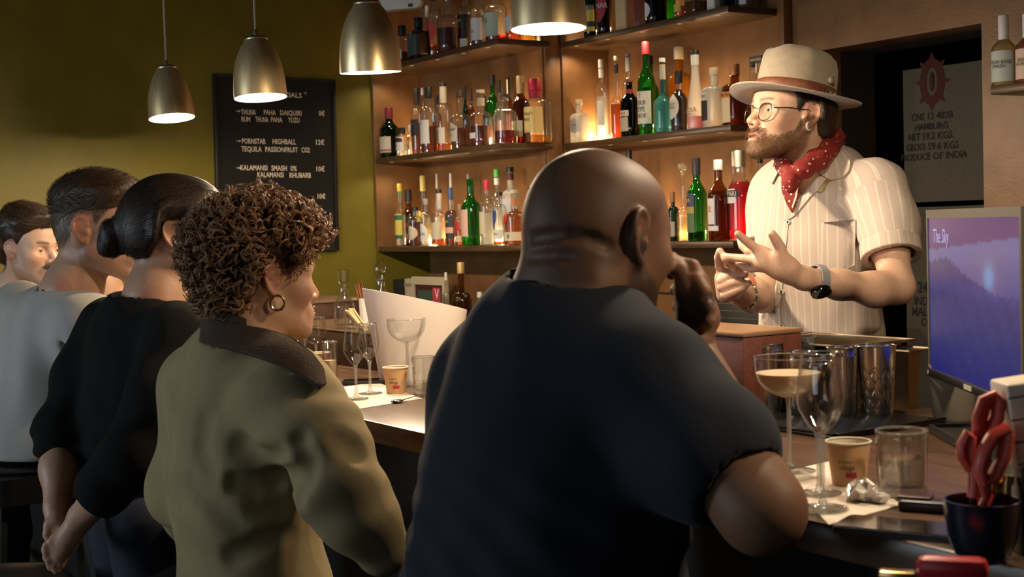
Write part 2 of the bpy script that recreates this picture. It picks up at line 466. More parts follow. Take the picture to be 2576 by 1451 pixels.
# white plastic fixture high up beside the lamp
M_whiteplastic = mat('translucent_white_plastic', (.62,.58,.50), .4, sss=.0)
fx = thing('wall_light', 'rounded white plastic fixture at the top edge above the bottle shelves', 'light fixture', PY(1010, 0, 3.02) + V(0,0,.06))
def rrect(w, h, r, n=5):
    pts = []
    for cx, cy, a0 in ((w-r,h-r,0),(-w+r,h-r,90),(-w+r,-h+r,180),(w-r,-h+r,270)):
        for k in range(n):
            a = math.radians(a0 + 90*k/(n-1)); pts.append((cx+r*math.cos(a), cy+r*math.sin(a)))
    return pts
g = g_prism(rrect(.105,.105,.03), -.03, .03)
part('housing', xf(g, np.array(Matrix.Rotation(math.radians(40),4,'Z') @ Matrix.Rotation(math.radians(90),4,'X'))), M_whiteplastic, fx)
part('black_clip', xf(g_box((.045,-.10,.03),(.062,-.085,.036)), np.array(Matrix.Rotation(math.radians(40),4,'Z') @ Matrix.Rotation(math.radians(90),4,'X'))), M_black, fx)
part('bracket', g_box((-.01,.02,-.01),(.01,.36,.01)), M_lampcap, fx)

# ------------------------------------------------------------------ bottles
SHELF = {'L0': (Y1, ZS[0]), 'L1': (Y1, ZS[1]), 'L2': (Y1, ZS[2]), 'R0': (Y2, ZS[0]), 'R1': (Y2, ZS[1]), 'R2': (Y2, ZS[2])}
BGROUP = {'L0': 'bottles on the low left shelf', 'L1': 'bottles on the middle left shelf', 'L2': 'bottles on the top left shelf', 'R0': 'bottles on the low right shelf', 'R1': 'bottles on the middle right shelf', 'R2': 'bottles on the top right shelf', 'S': 'bottled cocktails on the wall shelf', 'BC': 'bottles on the back counter'}
STY = {  # shoulder start, neck start, neck radius, squareness, shoulder roundness
    'wine': (.56,.76,.36,0,1.0), 'tall': (.60,.76,.34,0,1.0), 'whisky': (.60,.72,.36,0,.6), 'broad': (.50,.62,.32,0,.55),
    'square': (.62,.70,.38,1,.5), 'cone': (.10,.82,.40,0,1.4), 'decanter': (.38,.56,.28,0,.8), 'flask': (.60,.72,.40,.6,.6),
    'dumpy': (.66,.78,.42,0,.5), 'rum': (.52,.70,.38,0,.8), 'vermouth': (.60,.80,.34,0,1.1),
}
def sqf(a, q):
    if q <= 0: return 1.0
    p = 7.0
    rho = (abs(math.cos(a))**p + abs(math.sin(a))**p)**(-1/p)
    return 1 + q*(rho*0.93 - 1)
def bprofile(R, H, sty):
    hs, hn, nr, q, rd = STY[sty]
    pr = [(0,.012*1,q),(.70,.004,q),(.90,0,q),(1,.018,q)]
    pr += [(1, hs*f, q) for f in (.25,.5,.75,1.0)]
    for i in range(1, 9):
        t = i/8; s = .5-.5*math.cos(math.pi*t)
        s = s**(1.0/rd) if rd < 1 else s
        if rd < 1: s = 1 - math.sqrt(max(0, 1-t*t))*(1) if rd <= .65 else s
        pr.append((1 + (nr-1)*min(1,s), hs + (hn-hs)*t, q*(1-t)))
    pr += [(nr, hn+(1-hn)*.5, 0), (nr,.965,0),(nr*1.1,.97,0),(nr*1.1,.995,0),(nr*.9,1.0,0)]
    return [(r*R, z*H, qq) for r, z, qq in pr]
def g_qlathe(pr, n=24):
    v, f, idx = [], [], []
    for r, z, q in pr:
        if r < 1e-6: idx.append([len(v)]); v.append((0,0,z)); continue
        idx.append(list(range(len(v), len(v)+n)))
        for j in range(n):
            a = 2*math.pi*(j+.5)/n; k = r*sqf(a, q); v.append((k*math.cos(a), k*math.sin(a), z))
    for a, b in zip(idx[:-1], idx[1:]):
        for j in range(n):
            k = (j+1) % n
            if len(a) == 1 and len(b) == 1: continue
            if len(a) == 1: f.append((a[0], b[k], b[j]))
            elif len(b) == 1: f.append((a[j], a[k], b[0]))
            else: f.append((a[j], a[k], b[k], b[j]))
    return v, f
def rad_at(pr, z):
    for (r0,z0,q0),(r1,z1,q1) in zip(pr[3:-1], pr[4:]):
        if z0 <= z <= z1: t = (z-z0)/(z1-z0+1e-9); return r0+(r1-r0)*t, q0+(q1-q0)*t
    return pr[4][0], pr[4][2]
def g_label(pr, z0, z1, wid, a0=-90, off=.0012, shape='rect', n=13):
    """curved paper label: wid degrees round the bottle"""
    rows = 7; v, f = [], []
    for i in range(rows+1):
        z = z0 + (z1-z0)*i/rows; r, q = rad_at(pr, z)
        t = 2*i/rows-1
        k = 1.0
        if shape == 'oval': k = math.sqrt(max(.02, 1-t*t))
        if shape == 'arch' and t > .1: k = math.sqrt(max(.05, 1-((t-.1)/.9)**2))
        if shape == 'shield' and t < 0: k = math.sqrt(max(.04, 1+t*1.0))
        for j in range(n):
            a = math.radians(a0 + wid*k*(j/(n-1)-.5)); rr = r*sqf(a, q)+off
            v.append((rr*math.cos(a), rr*math.sin(a), z))
    for i in range(rows):
        for j in range(n-1): f.append((i*n+j, i*n+j+1, (i+1)*n+j+1, (i+1)*n+j))
    return v, f
def g_label_text(pr, s, zc, size, a0=-90, off=.0020, xs=.8):
    v, f = g_text(s, size, 'CENTER', xs)
    out = []
    for x, y, _ in v:
        z = zc + y - size*.5; r, q = rad_at(pr, z); a = math.radians(a0) + x/max(r, .01)
        rr = r*sqf(a, q) + off; out.append((rr*math.cos(a), rr*math.sin(a), z))
    return out, f
GLASS = {
    'clear': thin_glass('clear_bottle_glass', (.97,.98,.96), .03, .03, (.95,.93,.88), 1.6, .30),
    'green': thin_glass('green_bottle_glass', (.10,.50,.10), .04, .10, (.05,.35,.04)),
    'dkgreen': thin_glass('dark_green_bottle_glass', (.03,.16,.05), .04, .10, (.02,.08,.02)),
    'brown': thin_glass('brown_bottle_glass', (.55,.27,.04), .04, .10, (.35,.14,.02)),
    'black': thin_glass('near_black_bottle_glass', (.02,.012,.01), .05, .15, (.01,.008,.008)),
    'teal': thin_glass('teal_bottle_glass', (.30,.68,.72), .05, .12, (.15,.45,.5)),
    'frost': thin_glass('frosted_bottle_glass', (.85,.85,.82), .25, .55, (.85,.83,.78)),
    'pink': thin_glass('pinkish_bottle_glass', (.80,.50,.40), .15, .35, (.6,.32,.25)),
    'gold': thin_glass('gold_bottle_glass', (.90,.58,.12), .04, .12, (.8,.45,.05)),
}
def liq(col):
    return thin_glass('liquid_%02x%02x%02x' % tuple(int(c*255) for c in col), col, .02, .30, tuple(c*.9 for c in col), 1.33, .6)
LQ = {'amber': (.75,.30,.04), 'dkamber': (.42,.13,.02), 'red': (.72,.03,.05), 'dkred': (.25,.03,.02), 'water': (.92,.93,.90), 'gold': (.92,.62,.15),
      'straw': (.90,.80,.45), 'dark': (.08,.03,.015)}
def paper(c):
    return mat('label_paper_%02x%02x%02x' % tuple(int(x*255) for x in c), c, .6)
def capm(c, metal=0.0):
    return mat('cap_%02x%02x%02x_%d' % (*[int(x*255) for x in c], metal*10), c, .4, metal)
CREAM, WHITE, BLACKC = (.66,.58,.42), (.78,.76,.72), (.012,.012,.014)
INK = (.03,.025,.025)
def bottle(shelf, cx, top, wpx, row, sty, glass, label, liquid=None, level=.5, cap=(BLACKC, .16), labels=(), texts=(), neck=None, name='liquor_bottle', stopper=None, base=None, turn=None, group=None, cat='bottle'):
    Yf, z0 = SHELF[shelf]
    Y = Yf + {'f': .055, 'm': .12, 'b': .19}[row] if isinstance(row, str) else Yf + row
    p = PY(cx, 400, Y); X = p[0]
    tp = PY(cx, top, Y)
    H = max(.12, tp[2] - z0)
    R = px2m(wpx*1.10, (X, Y, z0))/2
    t = thing(name, label, cat, (X, Y, z0), group=group or BGROUP.get(shelf))
    a0 = -90 + (RNG.uniform(-9, 9) if turn is None else turn)
    pr = bprofile(R, H, sty)
    part('glass_body', g_qlathe(pr), GLASS[glass], t, angle=60)
    if liquid:
        zl = H*level
        inner = [(0,.012*H,pr[4][2])] + [(r-.0022, max(z, .014*H), q) for r, z, q in pr[3:] if z < zl]
        rr, qq = rad_at(pr, zl); inner += [(max(.002, rr-.0022), zl, qq), (0, zl, qq)]
        part('liquid', g_qlathe(inner), liq(LQ[liquid] if isinstance(liquid, str) else liquid), t, angle=60)
    if cap:
        cc, cl = cap[0], cap[1]; nr = rad_at(pr, H*.9)[0]
        rc_ = nr*1.16; zb = H*(1-cl)
        part('cap', g_lathe([(nr*1.02,zb),(rc_,zb+.001),(rc_,H-.001),(rc_*.94,H+.002),(0,H+.003)], 20), capm(cc, cap[2] if len(cap) > 2 else 0.0), t)
    if stopper == 'ball':
        nr = rad_at(pr, H*.9)[0]
        part('stopper', merge(g_lathe([(nr*.8,H-.004),(nr*1.1,H),(nr*.6,H+.012),(0,H+.014)],16), g_ball((0,0,H+.030), .021)), thin_glass('stopper_glass', (.95,.95,.92), .03, .12, (.9,.85,.7)), t)
    if neck:
        (nz0, nz1, nc) = neck
        part('neck_label', g_label(pr, nz0*H, nz1*H, 359, a0), paper(nc), t)
    lab_o = t
    for lb in labels:
        lz0, lz1, lc, lw = lb[:4]; sh = lb[4] if len(lb) > 4 else 'rect'
        lab_o = part('label', g_label(pr, lz0*H, lz1*H, lw, a0 + (lb[5] if len(lb) > 5 else 0), .0012 + .0004*labels.index(lb), sh), paper(lc), t)
    for tx in texts:
        s, zc, sz, tcol = tx[:4]
        part('lettering', g_label_text(pr, s, zc*H, sz, a0 + (tx[4] if len(tx) > 4 else 0), .0032), paper(tcol), lab_o, smooth=False)
    return t
OR, RD, YL, GN, BL, PK, GY = (.65,.25,.06), (.50,.03,.03), (.75,.58,.08), (.10,.35,.08), (.03,.06,.25), (.75,.42,.36), (.35,.34,.32)
# ---- left unit, top shelf
B = bottle
B('L2', 988, 42, 26, 'b', 'tall', 'clear', 'slim clear bottle with yellow cap half hidden behind the third lamp', 'straw', .4, (YL,.2))
B('L2', 1022, 62, 38, 'f', 'dumpy', 'clear', 'small brown spirit bottle with black cap, leftmost on the top left shelf', 'dkred', .30, (BLACKC,.26), [(.12,.36,CREAM,120)])
B('L2', 1064, 42, 46, 'f', 'square', 'dkgreen', 'square dark green gin bottle with pale T on a grey label', 'dark', .55, (BLACKC,.22), [(.10,.74,(.05,.065,.06),130)], [('T', .56, .034, GY), ('. . .', .3, .012, GY)])
B('L2', 1086, 12, 22, 'b', 'tall', 'clear', 'clear bottle with white neck behind the dark green gin bottle', 'dkamber', .4, (WHITE,.18))
B('L2', 1103, -30, 34, 'm', 'whisky', 'clear', 'clear whisky bottle with red oval label on the top left shelf', 'dkamber', .2, (BLACKC,.15), [(.25,.55,RD,130,'oval')])
B('L2', 1139, -25, 54, 'f', 'broad', 'clear', 'wide clear decanter half full of dark red liquor on the top left shelf', 'dkred', .40, (BLACKC,.1))
B('L2', 1182, -35, 38, 'm', 'whisky', 'clear', 'dark liquor bottle with gold lettering and cream band on the top left shelf', 'dark', .58, (BLACKC,.12), [(.06,.20,CREAM,150)], [('GODET', .48, .012, YL), ('I', .36, .016, YL)])
B('L2', 1216, -28, 38, 'm', 'whisky', 'clear', 'clear bottle with plain white label beside the gold lettered bottle', 'dkred', .16, (WHITE,.12), [(.14,.52,WHITE,150)], [('LS', .30, .014, INK)])
B('L2', 1258, -35, 52, 'm', 'whisky', 'clear', 'clear bottle with pale green label beside the largest lamp', 'dkred', .16, (WHITE,.12), [(.14,.55,(.55,.62,.48),150)], [('LLS', .42, .018, INK)])
B('L2', 1300, -20, 34, 'm', 'whisky', 'clear', 'clear bottle standing behind the rim of the largest lamp', 'amber', .2, (WHITE,.12), [(.2,.5,WHITE,130)])
B('L2', 1338, -24, 40, 'b', 'broad', 'clear', 'round clear bottle at the right end of the top left shelf', 'gold', .3, (BLACKC,.12), [(.2,.5,CREAM,130)])
# ---- left unit, middle shelf
B('L1', 982, 271, 46, 'f', 'wine', 'dkgreen', 'dark green sherry bottle with red cap and cream label, leftmost on the middle shelf', 'dark', .6, ((.16,.015,.02),.22), [(.10,.42,CREAM,150),(.13,.16,RD,148)])
B('L1', 1014, 322, 30, 'f', 'dumpy', 'clear', 'small clear bottle with black cap and a stag on its white label', 'water', .4, (BLACKC,.2), [(.22,.68,WHITE,140),(.50,.66,(.06,.01,.03),120,'arch')], [('Y', .36, .02, INK)])
B('L1', 1034, 315, 20, 'm', 'tall', 'clear', 'slim pale miniature bottle with white cap next to the stag bottle', 'water', .5, (WHITE,.2))
B('L1', 1053, 222, 30, 'm', 'whisky', 'clear', 'amber whisky bottle with long black cap and black label', 'dkamber', .48, (BLACKC,.24), [(.30,.54,BLACKC,150)], [('CAOL', .48, .010, GY)])
B('L1', 1068, 221, 17, 'b', 'tall', 'clear', 'narrow clear bottle with white cap behind the black capped whisky', 'amber', .4, (WHITE,.1))
B('L1', 1083, 219, 42, 'f', 'whisky', 'clear', 'clear whisky bottle with black cap and tall white label, amber inside', 'dkamber', .40, (BLACKC,.16), [(.14,.50,WHITE,110)], [('f', .44, .018, INK)])
B('L1', 1103, 240, 22, 'b', 'whisky', 'brown', 'brown bottle with black cap tucked behind the white labelled whisky', 'amber', .5, (BLACKC,.25))
B('L1', 1120, 209, 40, 'm', 'whisky', 'clear', 'clear bottle with long pale paper neck, nearly empty', 'amber', .13, (BLACKC,.04), [(.13,.36,(.62,.60,.52),120)], [('OBA', .3, .012, INK)], neck=(.72,.955,(.50,.46,.36)))
B('L1', 1162, 230, 48, 'f', 'broad', 'clear', 'round shouldered clear bottle with dark cork and arched cream label', 'dkamber', .36, ((.05,.03,.02),.09), [(.13,.46,(.62,.56,.44),110,'arch',-15)], [('CENTENARIO', .34, .011, INK,-15), ('RON RUM', .25, .007, INK,-15)])
B('L1', 1175, 217, 16, 'b', 'tall', 'dkgreen', 'dark green bottle neck behind the arched label bottle', 'dark', .5, (BLACKC,.2))
B('L1', 1190, 222, 16, 'b', 'whisky', 'brown', 'amber bottle with dark purple cap in the back row of the middle shelf', 'amber', .6, ((.03,.015,.03),.2))
B('L1', 1214, 226, 54, 'f', 'broad', 'clear', 'clear round bottle half full of deep red liquor with small white tag', 'dkred', .36, ((.45,.40,.32),.05), [(.14,.24,WHITE,80,'rect',-20)], neck=(.72,.86,(.40,.34,.24)))
B('L1', 1224, 242, 13, 'b', 'tall', 'dkgreen', 'thin dark bottle neck behind the red filled round bottle', 'dark', .5, (BLACKC,.2))
B('L1', 1244, 189, 34, 'b', 'tall', 'green', 'tall bright green bottle with black cap in the back row, left unit', 'dark', .3, (BLACKC,.14))
B('L1', 1261, 202, 20, 'b', 'tall', 'clear', 'clear back row bottle with black cap next to the tall green one', 'amber', .4, (BLACKC,.18))
B('L1', 1274, 237, 52, 'f', 'whisky', 'clear', 'clear bottle with tall blue and orange picture label', 'dkred', .26, ((.08,.09,.10),.07), [(.03,.78,(.60,.50,.42),62,'arch',-38),(.64,.76,(.12,.22,.40),46,'oval',-38),(.10,.46,(.55,.16,.06),50,'shield',-38),(.20,.38,(.04,.05,.16),34,'oval',-38)])
B('L1', 1284, 192, 20, 'b', 'tall', 'brown', 'back row bottle with black cap and cream strip seal', 'amber', .6, (BLACKC,.28), [(.74,.96,CREAM,80)])
B('L1', 1314, 191, 42, .15, 'wine', 'brown', 'amber bourbon bottle with long gold foil neck', 'dkamber', .66, ((.60,.40,.18),.26,.3), [(.10,.34,CREAM,140)], [('SR', .26, .014, INK)])
B('L1', 1350, 199, 68, .20, 'square', 'clear', 'broad square bourbon bottle with red wax cap and glowing cream label', 'gold', .12, ((.45,.01,.04),.17), [(.16,.56,(.80,.62,.25),170)], [("Maker's", .46, .015, INK, 22), ('Mark', .37, .015, INK, 18)], neck=(.72,.84,(.40,.01,.04)))
# ---- left unit, bottom shelf
B('L0', 1002, 463, 25, 'f', 'rum', 'clear', 'clear rum bottle with yellow cap and yellow green label, leftmost on the bottom shelf', 'water', .5, (YL,.12), [(.12,.52,(.70,.55,.10),150),(.42,.50,(.03,.16,.08),152),(.12,.18,(.03,.12,.06),152)], neck=(.84,.87,GN))
B('L0', 1024, 478, 36, 'm', 'rum', 'brown', 'dark brown rum bottle with black cap and red oval label', 'dark', .6, (BLACKC,.2), [(.06,.54,(.03,.03,.035),150),(.30,.44,RD,110,'oval'),(.12,.22,OR,100)])
B('L0', 1040, 522, 32, 'f', 'dumpy', 'clear', 'small dark red liqueur bottle with cream arched label', 'dkred', .62, (BLACKC,.1), [(.16,.52,CREAM,150,'oval')])
B('L0', 1061, 443, 40, 'b', 'decanter', 'clear', 'tall clear bottle with yellow foil cap and round yellow label in the back row', 'straw', .4, ((.75,.62,.18),.22), [(.34,.50,YL,130,'oval')])
B('L0', 1067, 501, 28, 'f', 'whisky', 'clear', 'clear bottle with grey cap and white label lettered CANDEL', 'water', .3, (GY,.12), [(.10,.48,WHITE,150,'arch')], [('ICANDEL', .26, .012, INK)])
B('L0', 1101, 478, 39, 'f', 'broad', 'clear', 'clear rum bottle with round embossed crest and cream label', 'amber', .14, (BLACKC,.05), [(.12,.42,CREAM,150)], neck=(.66,.94,(.50,.46,.40)))
B('L0', 1097, 438, 16, 'b', 'tall', 'clear', 'clear back row bottle with cream cap behind the crest rum', 'water', .4, ((.62,.56,.44),.2))
B('L0', 1130, 473, 27, 'f', 'rum', 'clear', 'dark rum bottle with blue foil neck and black label', 'dkamber', .62, ((.04,.08,.20),.20), [(.12,.50,(.03,.035,.05),150),(.22,.32,PK,152)], [('RUM', .42, .012, YL)])
B('L0', 1132, 437, 16, 'b', 'tall', 'clear', 'clear back row bottle with white printed cap behind the blue necked rum', 'water', .4, (WHITE,.22))
B('L0', 1152, 515, 22, 'f', 'whisky', 'clear', 'small amber bottle with red round sticker beside the green bottle', 'amber', .4, ((.40,.20,.10),.12), [(.32,.62,RD,110,'oval'),(.10,.24,CREAM,140)])
B('L0', 1181, 450, 46, 'f', 'wine', 'green', 'bright green bottle with pink postage stamp label on the bottom left shelf', None, .5, None, [(.14,.54,(.78,.48,.40),120,'rect',-22)])
B('L0', 1176, 438, 16, 'b', 'tall', 'clear', 'clear back row bottle with grey cap behind the bright green bottle', 'water', .4, (GY,.12))
B('L0', 1188, 448, 10, 'b', 'tall', 'black', 'thin black bottle neck right of the bright green bottle', None, .4, (BLACKC,.3))
B('L0', 1221, 454, 35, 'f', 'tall', 'clear', 'clear bottle with red foil cap and cream label', 'water', .5, ((.40,.02,.04),.15), [(.18,.52,(.66,.58,.38),110,'rect',-25)])
B('L0', 1248, 427, 34, 'b', 'wine', 'clear', 'tall clear bottle with bright green cap in the back row', 'water', .5, ((.12,.55,.08),.10), neck=(.80,.89,WHITE))
B('L0', 1253, 485, 31, 'f', 'dumpy', 'clear', 'clear bottle with dark blue shield label and white base label', 'amber', .08, (BLACKC,.05), [(.12,.30,WHITE,150),(.34,.66,BL,90,'shield',-20)], [('GINEBRA', .22, .008, INK)])
B('L0', 1282, 422, 42, 'b', 'whisky', 'frost', 'tall frosted white bottle with dark red neck in the back row', 'water', .5, (BLACKC,.06), [(.3,.6,(.55,.55,.60),140)], neck=(.84,.93,(.10,.02,.02)))
B('L0', 1291, 479, 51, .10, 'broad', 'clear', 'round amber rum bottle with red seal and the number 8', 'amber', .66, ((.50,.42,.30),.06), [(.08,.24,CREAM,160),(.38,.62,(.45,.04,.02),70,'oval',-30)], [('8', .165, .020, INK, 10)], neck=(.72,.86,(.50,.20,.06)))
B('L0', 1333, 473, 30, .20, 'whisky', 'pink', 'pinkish bottle with black cap next to the bald guest', 'amber', .4, (BLACKC,.16), [(.28,.36,PK,90)])
# ---- right unit, top shelf
B('R2', 1497, -70, 36, 'f', 'tall', 'dkgreen', 'yellow labelled liqueur bottle beside the largest lamp', 'dark', .3, (BLACKC,.1), [(.10,.17,YL,160),(.18,.25,(.03,.03,.07),160),(.25,.43,YL,160),(.43,.51,(.03,.03,.06),160)], [('CHARTREUSE', .465, .013, WHITE)])
B('R2', 1531, -75, 35, 'f', 'wine', 'black', 'black bitter bottle with red triangle label on the top right shelf', None, .4, (BLACKC,.1), [(.20,.56,(.42,.03,.04),130,'shield',-10)], [('CYNAR', .46, .022, WHITE, -10)])
B('R2', 1660, -70, 50, 'f', 'wine', 'dkgreen', 'dark bottle with white oval label on the top right shelf', 'dark', .5, (BLACKC,.1), [(.10,.44,WHITE,110,'oval',-30)], [('C', .32, .012, INK, -30)])
B('R2', 1688, -60, 40, 'b', 'wine', 'green', 'bright green bottle behind the white oval label bottle', None, .4, (BLACKC,.1))
B('R2', 1722, -60, 30, 'f', 'tall', 'clear', 'clear bottle with amber rest on the top right shelf', 'amber', .3, (BLACKC,.1), [(.16,.34,YL,90)])
B('R2', 1760, -50, 46, 'f', 'square', 'clear', 'square whisky bottle with thick glass base on the top right shelf', 'dkamber', .4, (BLACKC,.1))
B('R2', 1838, -60, 50, .12, 'wine', 'black', 'black bottle near the right end of the top right shelf', None, .4, (BLACKC,.1))
B('R2', 1888, -40, 44, .18, 'broad', 'pink', 'rose tinted bottle at the right end of the top right shelf', None, .3, (WHITE,.1), [(.2,.5,WHITE,100)])
def carton(shelf, cx, wpx, h, col, label, yoff, dep=.09, text=None, tcol=INK):
    Yf, z0 = SHELF[shelf]; p = PY(cx, 400, Yf + yoff)
    w = px2m(wpx, p)/2*1.12
    t = thing('bottle_carton', label, 'box', (p[0], Yf+yoff, z0))
    part('box_body', g_box((-w,0,0),(w,dep,h),.002), mat('carton_%d' % int(cx), col, .55, var=.06, scale=20), t)
    part('front_panel', g_box((-w*.82,-.0015,.02),(w*.82,0,h-.03)), mat('carton_panel_%d' % int(cx), tuple(min(1, c*1.25) for c in col), .5), t)
    if text: part('lettering', xf(g_text(text, .014, 'CENTER', .8), basis4((0,-.0028,h*.35), (1,0,0), (0,0,1), (0,-1,0))), paper(tcol), t, smooth=False)
carton('R2', 1571, 40, .34, (.55,.40,.22), 'cream cardboard bottle carton on the top right shelf', .03, text='~')
carton('R2', 1619, 46, .22, (.10,.015,.012), 'dark red bottle carton on the top right shelf', .03, text='___')
carton('R2', 1797, 26, .30, (.66,.62,.55), 'narrow white bottle carton on the top right shelf', .05, .06)
# ---- right unit, middle shelf
B('R1', 1460, 251, 38, 'f', 'square', 'frost', 'small square frosted bottle with handwritten oval label and cork', 'water', .7, ((.62,.50,.30),.10), [(.22,.58,(.70,.66,.58),110,'oval',10)], [('1 MILK', .42, .008, INK, 10), ('2 ICE', .34, .006, INK, 10)])
B('R1', 1496, 223, 22, 'b', 'square', 'clear', 'slim square clear bottle behind the small frosted bottle', 'water', .4, ((.66,.60,.5),.1), [(.55,.70,(.25,.30,.25),100)])
B('R1', 1518, 149, 31, 'm', 'tall', 'clear', 'tall clear tequila bottle with white cork and paper neck strip', 'water', .55, ((.66,.60,.50),.10), [(.20,.50,(.68,.64,.55),60,'rect',40)], neck=(.78,.89,(.66,.62,.52)))
B('R1', 1556, 141, 30, 'f', 'decanter', 'clear', 'slender clear bottle with amber liquid and black neck tag', 'amber', .42, ((.50,.45,.30),.05), neck=(.80,.905,BLACKC))
B('R1', 1586, 135, 30, 'b', 'tall', 'clear', 'tall clear back row bottle with white paper neck', 'water', .4, (GY,.03), neck=(.80,.96,(.62,.60,.52)))
B('R1', 1588, 199, 44, 'f', 'vermouth', 'black', 'black liqueur bottle with red neck band and beige label', None, .5, ((.20,.07,.02),.05), [(.10,.34,(.50,.40,.28),110,'rect',-20),(.36,.46,CREAM,120,'rect',-20)], [('DRAMBUIE', .41, .011, RD, -20)], neck=(.76,.83,(.25,.02,.02)))
B('R1', 1631, 105, 42, 'f', 'wine', 'green', 'tall green bottle with red cap and white label lettered VERDE', 'straw', .10, ((.55,.04,.05),.13), [(.12,.47,(.66,.64,.54),150)], [('T', .43, .014, INK), ('LOUI', .35, .020, INK), ('YEYE', .28, .020, INK), ('VERDE', .21, .017, INK)])
B('R1', 1640, 140, 40, 'b', 'wine', 'green', 'second green bottle with cream shoulder label in the back row', None, .5, (BLACKC,.1), [(.62,.72,CREAM,120)])
B('R1', 1672, 146, 43, 'f', 'decanter', 'teal', 'teal glass bottle with black and white checked stopper', 'water', .5, (WHITE,.05), [(.22,.44,(.22,.16,.12),60,'rect',-35)], neck=(.72,.92,(.42,.40,.32)))
B('R1', 1714, 118, 54, 'b', 'whisky', 'gold', 'large golden bottle in the back row behind the dark syrup bottle', 'gold', .85, ((.60,.50,.32),.14))
B('R1', 1712, 179, 42, 'f', 'rum', 'clear', 'dark syrup bottle with black cap and white hexagon label', 'dark', .70, (BLACKC,.20), [(.20,.62,(.60,.54,.48),120,'oval',-20)], [('ACQUA DI', .46, .008, INK, -20), ('CEDRO', .40, .011, INK, -20)])
B('R1', 1754, 127, 43, 'f', 'cone', 'frost', 'frosted white cone shaped bottle with black stopper and red liquid at the bottom', 'red', .17, ((.02,.02,.02),.05), [], [('SAVOIA', .25, .019, INK, -10), ('AMERICANO', .20, .006, INK, -10)], neck=(.82,.95,WHITE))
B('R1', 1801, 171, 50, 'f', 'square', 'frost', 'bright white square bottle with cork cap and black label', 'water', .75, ((.62,.50,.30),.12), [(.12,.50,BLACKC,50,'rect',-25),(.46,.60,(.62,.60,.45),50,'rect',-25)], [('SYLT', .53, .010, INK, -25)])
B('R1', 1853, 162, 52, .09, 'square', 'brown', 'square brown liqueur bottle with copper cap and cream label, beside the hat', 'dkamber', .6, ((.45,.20,.08),.18,.6), [(.06,.46,(.70,.56,.36),66,'rect',-5),(.46,.56,OR,66,'rect',-5)], [('COINTREAU', .51, .012, INK, -5)])
B('R1', 1900, 160, 40, .20, 'square', 'clear', 'square clear liqueur bottle half hidden behind the hat brim', 'dkamber', .62, ((.03,.03,.04),.05))
_p = PY(1902, 150, Y2+.20)
ds = thing('bottle_sign', 'small black sign with gold lettering just left of the hat', 'sign', _p)
part('plate', g_box((-.034,-.004,-.014),(.034,.004,.014),.001), capm((.012,.012,.02)), ds)
part('stem', g_box((-.004,-.002,-.05),(.004,.002,-.014)), capm(WHITE), ds)
part('lettering', xf(g_text('DISARONNO', .0095, 'CENTER', .75), basis4((0,-.0052,-.005), (1,0,0), (0,0,1), (0,-1,0))), paper((.62,.50,.22)), ds, smooth=False)
# ---- right unit, bottom shelf
B('R0', 1690, 484, 26, 'm', 'whisky', 'dkgreen', 'small dark bottle with brown stopper half hidden by the bald head', 'dark', .4, ((.18,.08,.02),.2), [(.1,.4,GY,120)])
B('R0', 1716, 440, 32, 'm', 'decanter', 'clear', 'clear glowing decanter with round glass stopper', 'straw', .36, None, stopper='ball')
B('R0', 1583, 378, 34, 'm', 'tall', 'dkgreen', 'dark bottle whose black pourer shows above the bald head', 'dark', .4, (BLACKC,.12))
B('R0', 1751, 399, 46, 'f', 'wine', 'green', 'green wine shaped bottle with black neck and purple green label', 'dark', .12, (BLACKC,.20), [(.11,.34,(.10,.16,.07),120,'rect',-25),(.34,.42,(.42,.30,.08),120,'rect',-25),(.42,.58,(.05,.05,.13),120,'rect',-25)], [('ODA', .50, .018, YL, -20), ('MARTINI', .555, .006, YL, -20)])
B('R0', 1806, 403, 50, 'f', 'wine', 'brown', 'amber aperitif bottle with white cap and white label', 'dkamber', .62, (WHITE,.12), [(.21,.53,WHITE,110,'rect',-30),(.13,.19,WHITE,130,'rect',-20)], [('SUZE', .40, .022, (.60,.20,.04), -30)])
B('R0', 1844, 382, 16, 'b', 'tall', 'clear', 'back row bottle with white cap beside the red aperitif', 'red', .5, (WHITE,.16))
B('R0', 1861, 380, 58, .10, 'wine', 'clear', 'large red aperitif bottle with silver cap and black banner label', 'red', .66, ((.55,.50,.40),.18,.5), [(.42,.58,WHITE,120,'rect',-30),(.49,.565,BLACKC,150,'rect',-24)], [('CAMPARI', .528, .020, WHITE, -18)])
B('R0', 1912, 379, 30, 'b', 'tall', 'clear', 'clear bottle with black pourer behind the bartender\'s collar', 'water', .4, (BLACKC,.14))
# ---- small shelf on the wall right of the doorway
sy = 3.58
s0, s1 = PY(2491, 222, sy), PY(2620, 222, sy)
SHZ = s0[2] + .006
rs = thing('wall_shelf', 'short dark shelf on the copper wall right of the doorway', 'shelf', (s0[0], sy, SHZ))
part('board', g_box((0,0,-.026),(.8,.14,0),.002), M_shelf, rs)
part('bracket', g_box((.1,.11,-.10),(.12,.14,-.026)), M_black, rs)
SHELF['S'] = (sy, SHZ)
B('S', 2529, 40, 54, 'f', 'rum', 'clear', 'small bottled cocktail with white foil cap and pale blue label', 'straw', .7, (WHITE,.34), [(.06,.50,(.50,.56,.52),170)], [('LEMON BASIL', .34, .012, INK), ('SMASH', .28, .012, INK)], turn=10)
B('S', 2590, 36, 54, 'f', 'rum', 'clear', 'small bottled cocktail with pink label at the right picture edge', 'amber', .7, (WHITE,.34), [(.06,.50,(.70,.50,.40),170)], [('BASIL', .34, .012, INK), ('NEGRONI', .28, .010, INK)], turn=10)
